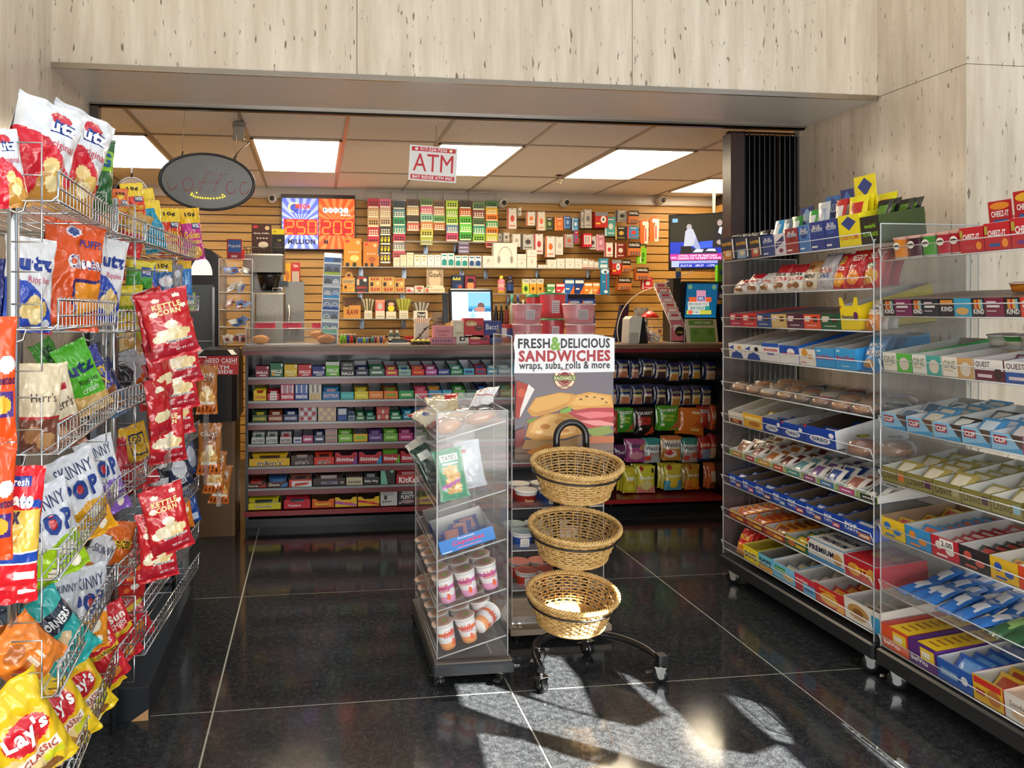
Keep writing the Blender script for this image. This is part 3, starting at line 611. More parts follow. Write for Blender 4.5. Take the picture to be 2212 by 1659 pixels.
rack_row(AZ[7],SA%'eighth',fA3,[(XS9[i],XS9[i+1]-2,.06,'t','#1a48b4',PT(PC[i]),f'blue toaster pastry box with {PCN[i]} picture',
 dict(hb=.09,side='#1b46ae',inner='#7a6a58',pk=(4,'#2a5ac0','#c8ccd8',.06,'toaster_pastry_pack','blue foil toaster pastry pack')))for i in range(8)])
CR=[('r',.05,.7,.95,.95,'#e8c23a'),('e',.3,.4,.2,.25,'#c8742a'),('r',.5,.2,.9,.5,'#e8c23a')]
rack_row(AZ[8],SA%'ninth',fA3,[
 (95,188,.045,'t','#a02a22',CR,'red and gold cracker box',dict(hb=.05,pk=(7,'#e08a2a','#a8401e',.06,'cracker_pack','orange cracker sandwich pack'))),
 (190,300,.045,'t','#9c3020',CR,'maroon and gold cracker box',dict(hb=.05,pk=(7,'#d87a26','#b04a20',.06,'cracker_pack','deep orange cracker pack'))),
 (303,425,.045,'t','#b03a22',CR,'rust and gold cracker box',dict(hb=.05,pk=(7,'#dc9030','#8a4a2a',.07,'cracker_pack','amber cracker pack'))),
 (428,563,.05,'t','#2f6b3a',CR,'green and yellow cracker box',dict(hb=.05,pk=(6,'#3a6a3c','#d8b83a',.06,'cracker_pack','green cracker pack'))),
 (566,782,.085,'b','#e0dcd4',[('r',0,0,1,.2,'#4a90c8'),('p',[(0,1),(.1,1),(0,.7)],'#c82a2c'),T_('PREMIUM',.4,.62,.7,.3,'#16213e',.05),('e',.85,.5,.12,.3,'#c89a60')],'white saltine cracker carton',dict(d=.16,top='#4a90c8',tops=[('r',.02,.05,.98,.9,'#dedad2'),T_('PREMIUM',.5,.65,.7,.2,'#16213e',.05),T_('PREMIUM',.5,.3,.7,.2,'#16213e',.05)])),
 (786,985,.085,'b','#b8202c',[('e',.3,.45,.2,.3,'#d89a3a'),T_('RITZ',.55,.5,.4,.3,'#f0c83a',.05),('e',.82,.5,.12,.3,'#d89a3a')],'red round cracker carton',dict(d=.22,top='#c8ccd4',tops=[('r',.03,.03,.97,.97,'#b8202c'),('e',.4,.5,.2,.15,'#d89a3a'),('e',.75,.6,.15,.12,'#d89a3a')]))])
rack_row(AZ[9],SA%'bottom',fA3,[
 (118,180,.13,'g','#c8302a',[('r',0,0,1,.45,'#e8922a'),T_('PIECES',.5,.7,.8,.15,'#f4e03a')],'red and orange candy bag standing up',dict(rep=2)),
 (182,270,.075,'t','#f0d82a',[T_('DOTS',.5,.45,.85,.45,'#fff',.06),T_('DOTS',.5,.45,.8,.4,'#1a1a1a',.03)],'yellow gumdrop box',dict(hb=.09,inner='#c8b44a',pk=(4,'#e8d030','#3a7a3a',.06,'gumdrop_pack','yellow gumdrop pack'))),
 (273,355,.075,'t','#6ac0e0',[('r',0,0,1,.3,'#e0a850'),T_('DOTS',.5,.55,.85,.4,'#1a1a1a',.04)],'pale blue gumdrop box',dict(hb=.09,inner='#8a8478')),
 (357,488,.075,'t','#7cc4ea',[('r',.1,.45,.6,.8,'#3a9a5a'),('e',.7,.35,.25,.2,'#e0c48a'),T_('Crackers',.4,.62,.5,.16)],'light blue cracker box with wheat picture',dict(hb=.10,pk=(5,'#7a8a92','#c8c0a8',.07,'cracker_pack','silver cracker pack'))),
 (490,612,.075,'t','#c83048',[('r',.4,0,1,.6,'#6ab4e0'),T_('cookies',.35,.7,.6,.2),T_('mini',.7,.3,.4,.2,'#1a3a8a')],'pink red and blue cookie box',dict(hb=.09,pk=(5,'#a8a4a0','#d8d4cc',.07,'cookie_pack','grey cookie pack'))),
 (614,782,.08,'t','#c82a2e',[('e',.5,.4,.35,.3,'#e0b04a'),('r',.75,0,1,.5,'#e89a2a'),T_('cookies',.45,.8,.6,.16,'#f8e040')],'red cookie box with golden picture',dict(hb=.09,pk=(5,'#b8302a','#d8903a',.08,'cookie_pack','red cookie pack'))),
 (785,1000,.09,'t','#e0dcd4',[('e',.4,.5,.3,.35,'#b88a50'),('e',.4,.5,.15,.18,'#8a5a2c'),('r',.78,0,1,.75,'#3a9ad0')],'white cookie box with brown cookie and blue corner',dict(hb=.10,pk=(5,'#c8bca8','#7a5a40',.08,'cookie_pack','beige cookie pack')))])
# ---------------- near rack
fB=lambda x:1860+x/3.605
SB="near acrylic rack %s shelf"
def can(m,col,band):m.lathe([(.001,0),(.037,0),(.037,.006),(.037,.02),(.037,.072),(.038,.074),(.039,.076),(.039,.081),(.034,.082),(.001,.082)],col,'plastic',20,caps=False,cols=['#ccc','#ccc',col,band,'#ccc','#d8a090','#d8a090','#d8a090','#dcb4a8'])
CC=[('#e08a2a','orange'),('#4a1f2e','dark plum'),('#4a9a3a','green'),('#b8243a','crimson'),('#c0202c','red')]
for i,px in enumerate((272,382,495,610,715)):
 m=MB('plastic');can(m,CC[i][0],CC[i][0])
 m.art((-.016,-.0385,.03),(.032,0,0),(0,0,.034),[('e',.5,.55,.5,.42,'#f2efe8'),('p',[(.05,.62),(.3,.42),(.5,.55),(.7,.42),(.95,.62),(.7,.66),(.5,.7),(.3,.66)],'#16130f'),('p',[(.3,.2),(.5,.05),(.7,.2),(.5,.12)],CC[i][0])])
 o=m.obj('chip_can');y=ypx(fB(px));o.matrix_world=rmat(BZ[0],y,.042);tag(o,f'{CC[i][1]} chip can in the front row on near acrylic rack top shelf','chip can')
 for q in range(3):
  c=o.copy();COL.objects.link(c);c.matrix_world=rmat(BZ[0],y,.042+.082*(q+1));tag(c,f'{CC[i][1]} chip can standing behind the front {CC[i][1]} can','chip can',f'{CC[i][1]} cans in depth')
CZI=lambda c:[('r',.02,.6,.14,.9,'#b0a040'),T_('CHEEZ-IT',.5,.62,.7,.32,'#fff',.04),('e',.8,.25,.12,.16,'#f0922a'),('r',.2,.14,.6,.26,c)]
CZH=lambda c:[('r',.08,.1,.9,.95,'#c01c28'),('e',.5,.8,.42,.14,c),T_('CHEEZ-IT',.5,.5,.75,.28,'#fff',.045),('r',.2,.12,.8,.28,'#2a5aa0')]
rack_row(BZ[0],SB%'top',fB,[(768,957,.085,'t','#c41f2c',CZI('#c8414a'),'red cheese cracker box with orange header',dict(hb=.165,d=.26,side='#b81c28',head=CZH('#e8922a'),pk=(5,'#c8202c','#e8e0d8',.15,'cracker_pack','red cracker pack'))),
 (960,1165,.09,'t','#c41f2c',CZI('#2a5aa0'),'red cheese cracker box with blue stripe',dict(hb=.185,d=.26,side='#b81c28',head=CZH('#e8b02a'),pk=(5,'#c8202c','#e8e0d8',.16,'cracker_pack','red striped cracker pack'))),
 (1168,1420,.095,'t','#c41f2c',CZI('#6a2a8a'),'red cheese cracker box at the frame edge',dict(hb=.20,d=.26,side='#b81c28',head=CZH('#6a2a8a'),pk=(5,'#c8202c','#e8e0d8',.17,'cracker_pack','bright red cracker pack')))])
KD=lambda c:[('r',0,0,.42,1,'#231f20'),('r',.08,.42,.16,.92,'#e0903a'),('r',.16,.42,.23,.92,'#c83a2a'),('r',.23,.42,.3,.92,'#d8b84a'),('r',.3,.42,.37,.92,'#7ab0c8'),T_('KIND',.23,.28,.34,.26,'#fff',.03),('r',.5,.5,.9,.62,'#e8e4e0'),('r',.5,.75,.8,.83,'#e0c8d0'),('r',.5,.28,.8,.34,'#d0c0c8')]
rack_row(BZ[1],SB%'second',fB,[(172,393,.062,'b','#7a2058',KD(0),'black and magenta nut bar box',dict(top='#8a7468')),(396,603,.062,'b','#252836',KD(0),'black nut bar box with white stripe',dict(top='#7c6a60')),
 (606,857,.062,'b','#3aa4cc',[('r',0,0,.48,1,'#231f20'),T_('KIND',.25,.42,.36,.26,'#fff',.03),('r',.05,.66,.45,.92,'#d8903a'),('e',.74,.3,.2,.2,'#d8a860')],'black and sky blue nut bar box',dict(top='#80706a')),
 (860,1112,.062,'b','#7c2044',KD(0),'black and burgundy nut bar box',dict(top='#8a7468')),(1116,1420,.062,'b','#d8402e',KD(0),'black and red nut bar box',dict(top='#8a6a5c'))])
for i,px in enumerate((822,950,1080,1200)):
 m=MB('plastic');cup(m,.036,.042,.028,['#d8862a','#e0942e'],'#e0c4b4');o=m.obj('dip_cup');o.matrix_world=rmat(BZ[1]+.068,ypx(fB(px))-.05,.17)
 tag(o,label_row('orange snack cup with clear lid',i,4,'top of the nut bar boxes'),'snack cup')
ON=lambda c:[('r',.5,0,1,1,c),T_('ONE',.24,.62,.4,.4,'#7a8a70',.0),('e',.76,.45,.17,.35,'#d8d0c0'),('r',.05,.3,.35,.36,'#c8b890')]
QU=lambda c:[('r',0,.5,1,1,'#e6e2e0'),T_('QUEST',.3,.75,.5,.3,'#2a2430',.01),('r',.1,.15,.6,.3,'#d8c8d0'),('e',.82,.35,.14,.3,'#3a2020')]
rack_row(BZ[2],SB%'third',fB,[(170,393,.07,'t','#e2e0d4',ON('#5ab84a'),'white bar box with coconut picture',dict(hb=.09,side='#4ab05a',pk=(4,'#dfe4d8','#7ab86a',.09,'protein_bar','white and green protein bar'))),
 (396,628,.07,'t','#dfe0d8',ON('#4aa8a0'),'white bar box with teal cookie picture',dict(hb=.08,pk=(4,'#e0e0d8','#9ac0b0',.08,'protein_bar','pale green protein bar'))),
 (632,878,.07,'t','#e6e0d4',ON('#c8a06a'),'white bar box with cinnamon roll picture',dict(hb=.08,pk=(4,'#e8e0d0','#c0a070',.09,'protein_bar','white and tan protein bar'))),
 (882,1113,.07,'t','#6a2036',QU(0),'maroon bar box with white band',dict(hb=.08,pk=(4,'#7a2a44','#d8ccd0',.09,'protein_bar','maroon protein bar'))),
 (1117,1420,.07,'t','#2a5aa8',QU(0),'blue bar box with white band',dict(hb=.08,pk=(4,'#3a6ab8','#d8dce8',.09,'protein_bar','blue protein bar')))])
for i,px in enumerate((555,672,790,930)):
 m=MB('plastic');cup(m,.036,.044,.034,['#e4e8e0','#4aa050' if i%2 else '#c8d4c8'],'#d8b8b8');o=m.obj('dip_cup');o.matrix_world=rmat(BZ[2]+.088,ypx(fB(px))-.06,.22)
 tag(o,label_row('green and white snack cup',i,4,'top of the protein bar boxes'),'snack cup')
CL=lambda c:[('p',[(.62,1),(1,1),(1,.1),(.82,.5)],c),('p',[(0,0),(1,0),(1,.3)],'#4a9ad0'),('r',.1,.4,.52,.85,'#a8283c'),T_('CLIF',.31,.62,.36,.3,'#fff',.05)]
XB=[160,348,558,778,1008,1262,1500];rack_row(BZ[3],SB%'fourth',fB,[(XB[i],XB[i+1]-3,.058,'t','#8ac0e4',CL(['#5a4a44','#6a5240','#4a4038','#5c4a3a','#584840','#5a4438'][i]),f'pale blue energy bar box with {["navy", "cream", "brown", "blue", "red", "grey"][i]} rim',
 dict(hb=.075,inner='#dcdcd8',side=['#1f2f4a','#d8c898','#4a3a32','#5a9ad0','#c8484a','#aaa'][i],pk=([3,6,2,5,6,4][i],['#d8dce0','#5a9ac8','#3a2a24','#4a94d0','#4a90cc','#888'][i],['#6a8098','#d8d0c0','#e0e0dc','#c8d8e8','#d8d0d0','#ccc'][i],.1,'energy_bar','energy bar')))for i in range(6)])
DV=lambda c:[('r',.03,.08,.97,.92,'#8f8848'),('r',.72,.3,.94,.78,c),T_('David',.38,.5,.58,.5,'#3a341a',.0)]
rack_row(BZ[4],SB%'fifth',fB,[(XB[i]if i else 160,XB[i+1]-3,.058,'t','#7d763c',DV(['#e0702a','#5a2050','#a8a078','#4a2038','#8ab8d0','#888'][i]),f'olive gold bar box with {["orange", "purple", "faded", "plum", "blue", "grey"][i]} square',
 dict(hb=.085,inner='#e4e2dc',side='#8f8550',pk=([3,5,5,2,4,3][i],'#b8a458','#e8e0c8',.1,'protein_bar','gold protein bar')))for i in range(6)])
YC=[('#e8c42a','#3a78c0','yellow snack box'),('#3a90cc','#e08a3a','blue snack box with orange specks'),('#c02a3c','#e8dcd8','red snack box with white price tag'),('#2e2a30','#c8584a','charcoal snack box'),('#e0b42e','#3a5ab0','golden yellow cookie box'),('#d84a2a','#f0d83a','red and yellow box')]
XC=[150,343,545,763,1003,1228,1500]
rack_row(BZ[5],SB%'sixth',fB,[(XC[i],XC[i+1]-3,.075,'t',YC[i][0],[('e',.3,.6,.14,.2,YC[i][1]),('e',.7,.4,.16,.16,YC[i][1]),('r',.2,.1,.6,.2,YC[i][1])]+([('r',.35,.5,.85,.95,'#f0eee8'),T_('2.00',.6,.72,.4,.25,'#222')]if i==2 else[]),YC[i][2],
 dict(hb=.085,inner='#c8a888' if i==0 else '#e0ddd8',pk=([3,8,8,7,6,5][i],['#e8c03a','#3a90d0','#b8283a','#3a3238','#e0b83a','#f0d030'][i],['#c8484a','#d86a4a','#e0d0cc','#c0504a','#d04a3a','#e8e0e0'][i],.085,'snack_pack','snack pack')))for i in range(6)])
for r in range(3): # seventh shelf : loose foil bars
 for i in range(13):
  blue=i<6;c1,c2,nm=('#3a78c8','#d8dce4','blue and white foil bar')if blue else(('#3f6a4a','#8ab06a','green foil granola bar')if i<10 else('#b89a7a','#8a3a4a','tan and maroon bar'))
  key=('lb',c1)
  if key not in PKM:
   m=MB('foil');bag(m,.062,.155,.03,c1,[('p',[(.1,.5),(.9,.35),(.9,.7),(.1,.85)],c2)],8,12,i,wr=.8);o=PKM[key]=m.obj('foil_bar')
  else:o=PKM[key].copy();COL.objects.link(o)
  o.name='foil_bar';tag(o,f'{nm} heaped on the near acrylic rack seventh shelf','foil bar',nm+'s heap')
  o.matrix_world=rmat(BZ[6],BY0-.05-i*.064,.01+.105*r)@Matrix.Translation((0,.02,.006+.004*((i+r)%3)))@Matrix.Rotation(R_.uniform(-.25,.25),4,'Z')@Matrix.Rotation(-1.35+R_.uniform(-.12,.12),4,'X')
fB8=lambda x:1840+x/3.616
BV=lambda c:([('r',.45,.4,.95,.9,'#e8c83a'),('r',.5,.5,.8,.75,'#e0dcd0'),T_('belVita',.4,.25,.6,.2)],[('r',0,0,.22,1,c),('r',.3,.02,1,1,'#ecc41e')]+[('r',.45,.12+.1*q,.8,.15+.1*q,'#a8601e')for q in range(8)])
o1,t1=BV('#c83a2a');o2,t2=BV('#5a2a7a')
rack_row(BZ[7],SB%'bottom',fB8,[(232,440,.085,'b','#d8532a',o1,'orange biscuit carton with yellow top',dict(d=.3,tops=t1)),(443,662,.085,'b','#5c2c7c',o2,'purple biscuit carton with yellow top',dict(d=.3,tops=t2)),
 (666,940,.075,'t','#2a5ab0',[('r',.1,.3,.6,.6,'#8ab0d8'),('e',.8,.5,.1,.2,'#e0e4ea')],'blue cookie box',dict(hb=.085,inner='#dedcd8',pk=(6,'#2a62c0','#6aa0e0',.1,'cookie_pack','blue foil cookie pack'))),
 (945,1188,.085,'t','#dcb02e',[('e',.7,.4,.22,.3,'#c07a3a'),('r',.05,.7,.95,.95,'#c8302c'),('r',.1,.3,.4,.5,'#a8302a')],'yellow and red cookie box',dict(hb=.09,side='#c8302c',pk=(6,'#e0b83a','#b04a2a',.11,'cookie_pack','yellow cookie pack'))),
 (1192,1480,.085,'t','#dcd8d2',[T_('Sandwich',.5,.65,.7,.2,'#6a4a3a',0),('e',.5,.3,.3,.2,'#d8b890')],'white and cream bakery box',dict(hb=.10,inner='#e8c8b0'))])
# ================================================================ WIRE CHIP RACKS ON THE LEFT
WM='#c9cbcd'
def wire_rack(label,ya,yb,xa,xb,zs,posts,guards=True,depth=.40,gz=.065):
 """ya near, yb far; xa, xb the X of the front line at both ends."""
 t=empty('wire_chip_rack',label,'wire rack',(xa,ya,0));dX,L=xb-xa,yb-ya
 fx=lambda s:dX*s
 for z in zs:
  m=MB('metal');W=lambda a,b,r=.0022:m.tube([a,b],r,WM,'metal',5)
  for k in range(11):
   q=-depth*k/10;W((q,0,z),(dX+q,L,z),.0016)
  for s in(0,.33,.66,1):W((fx(s)-depth,L*s,z),(fx(s),L*s,z))
  n=max(5,int(L/.033))
  for k in range(n+1):
   s=k/n;x=fx(s)
   m.tube([(x-.03,L*s,z),(x-.004,L*s,z),(x,L*s,z+.006),(x,L*s,z+gz),(x+.008,L*s,z+gz+.006)],.0016,WM,'metal',4)
  W((0,0,z+gz),(dX,L,z+gz),.0028);W((0,0,z+gz*.45),(dX,L,z+gz*.45));W((0,0,z),(dX,L,z),.0028)
  for s in(0,1):
   x=fx(s);y=L*s
   m.tube([(x-depth,y,z),(x-.11,y,z),(x-.105,y,z),(x-.098,y,z-.022),(x-.085,y,z-.027),(x-.072,y,z-.022),(x-.066,y,z),(x-.012,y,z),(x,y,z+.012),(x,y,z+gz)],.0032,WM,'metal',6)
  m.obj('wire_shelf',t)
 for s,top in posts:
  for dx in(-.105,-depth-.02):
   m=MB('metal');m.lathe([(.0125,.0),(.0125,top),(.011,top+.003),(.001,top+.003)],'#b8bcc0','metal',14,(fx(s)+dx,L*s,0));m.obj('post',t)
 if guards:
  for z in zs:
   for s in(0,)if guards==1 else(0,1):
    m=MB('metal');x=fx(s)-.095;y=L*s-.004
    for zz in(z+.055,z+.13):
     pass
    m.tube([(x,y,z+.055),(x+.062,y,z+.055),(x+.062,y,z+.125),(x,y,z+.125)],.0022,WM,'metal',5)
    m.tube([(x+.062,y,z+.055),(x+.062,y,z-.09),(x,y,z-.09)],.0022,WM,'metal',5);m.obj('side_guard',t)
 return t
ZS1=[1.69,1.41,1.138,.865,.61,.343]
wire_rack('chrome wire chip rack nearest the camera at left, thick round post',1.70,2.36,-.552,-.602,ZS1,((.06,1.835),))
wire_rack('short chrome wire chip rack between the nearest and the farthest chip racks',2.385,2.655,-.60,-.575,[1.69,1.385,1.138,.865,.60,.343],((.98,1.72),),2)
wire_rack('chrome wire chip rack farthest back, its lowest two shelves empty',2.68,3.56,-.585,-.533,[1.69,1.45,1.15,.87,.62,.40,.25],((.02,1.84),(.98,1.84)),1)
# ---------------------------------------------------------------- chip bags
def B(op,**k):return(op,k)
CHIP='#e8c878'
def pouch(cx,cy,w,h,roll,X,psi,col,ops,label,cat='chip bag',name='chip_bag',t=.085,back=None,hang=False,Yf=None,nu=26,nv=34,lean=0,group=None,mat='foil',grow=1.0):
 c=P(cx,cy,X=X)if Yf is None else P(cx,cy,Y=Yf)
 d=c.x*_s+c.y*_c;view=math.atan2(-c.x,c.y);rel=math.radians(psi)-view
 if w*h>7000:nu,nv=46,64
 ww=w*d/FPX/max(.5,math.cos(rel))*grow;hh=h*d/FPX*grow
 m=MB('foil');bag(m,ww,hh,min(t,ww*.5),col,ops,nu,nv,int(cx*3+cy)%97,back=back,mat=mat,wr=1.45)
 M=Matrix.Translation(c)@Matrix.Rotation(math.radians(psi),4,'Z')@Matrix.Rotation(math.radians(roll),4,'Y')@Matrix.Rotation(math.radians(-lean),4,'X')@Matrix.Translation((0,0,-hh/2))
 o=m.obj(name,mw=M);return tag(o,label,cat,group)
def chips(*cs,r=.09):return[('e',a,b,r,r*.62,['#ecd08a','#e2bd62','#f0dca0'][i%3])for i,(a,b)in enumerate(cs)]
UTZR=[('p',[(0,0),(1,0),(1,.35),(.75,.5),(.5,.62),(0,.66)],'#d42034'),('p',[(.45,0),(1,0),(1,.2),(.7,.36),(.5,.3)],'#c08a3a'),('e',.62,.86,.16,.06,'#c8283a'),('p',[(.5,.7),(.82,.7),(.86,.82),(.54,.84)],'#22408c'),*chips((.62,.38),(.78,.3),(.7,.22),r=.12),T_('utz',.68,.77,.4,.12,'#fff',.06),T_('Original',.66,.58,.5,.1,'#c02040',0),('r',.02,.3,.1,.5,'#b8182a')]
UTZB=[('p',[(0,0),(1,0),(1,.2),(.8,.34),(.4,.52),(0,.56)],'#2046b4'),*chips((.55,.3),(.72,.24),(.62,.16),(.4,.22),r=.14),T_('utz',.55,.72,.7,.16,'#1d3a90',.07),T_('Ripples',.62,.54,.5,.09,'#c03a60',0),('e',.85,.1,.08,.04,'#e8eef8')]
POP=lambda c,d:[('p',[(0,0),(1,0),(1,.44),(.55,.47),(0,.36)],c),('e',.62,.33,.16,.07,'#f2ecd8'),('e',.3,.12,.13,.07,'#efe6cc'),('e',.72,.14,.1,.06,'#f4eeda'),T_('SKINNY',.5,.84,.72,.13,'#22305e',.0),T_('POP',.5,.62,.76,.22,'#22408c',.06),('e',.5,.62,.07,.09,'#c8323c'),('r',.36,.22,.6,.25,d),('r',.4,.17,.56,.19,d)]
LAY=[('p',[(0,0),(.5,0),(.75,.3),(.5,.5),(0,.4)],'#ecd090'),('e',.5,.56,.40,.19,'#f0b41e'),('e',.48,.56,.36,.15,'#cc2230'),T_("Lay's",.48,.57,.66,.2,'#fff',.045),('r',.2,.28,.85,.38,'#f4f0e2'),T_('CLASSIC',.52,.33,.55,.07,'#b0402a',.02),('r',.55,.18,.85,.26,'#d0d42a'),('e',.3,.15,.2,.08,'#b07a30'),('e',.6,.1,.16,.07,'#8a5a28')]
GOLD=lambda c:[('r',0,0,1,.72,c),('e',.5,.8,.2,.06,'#f2c81a'),T_('10¢',.5,.87,.5,.1,'#1a1a2a',.04),('r',.5,.6,.9,.7,'#1d2f6a'),T_('WISE',.7,.65,.36,.08,'#fff',.03),T_('Golden',.45,.48,.8,.14,'#f6d83a',.02),T_('Potato',.5,.35,.6,.1,'#f6d83a',.02),('e',.5,.14,.4,.12,'#e0a848')]
S1='on near wire rack'
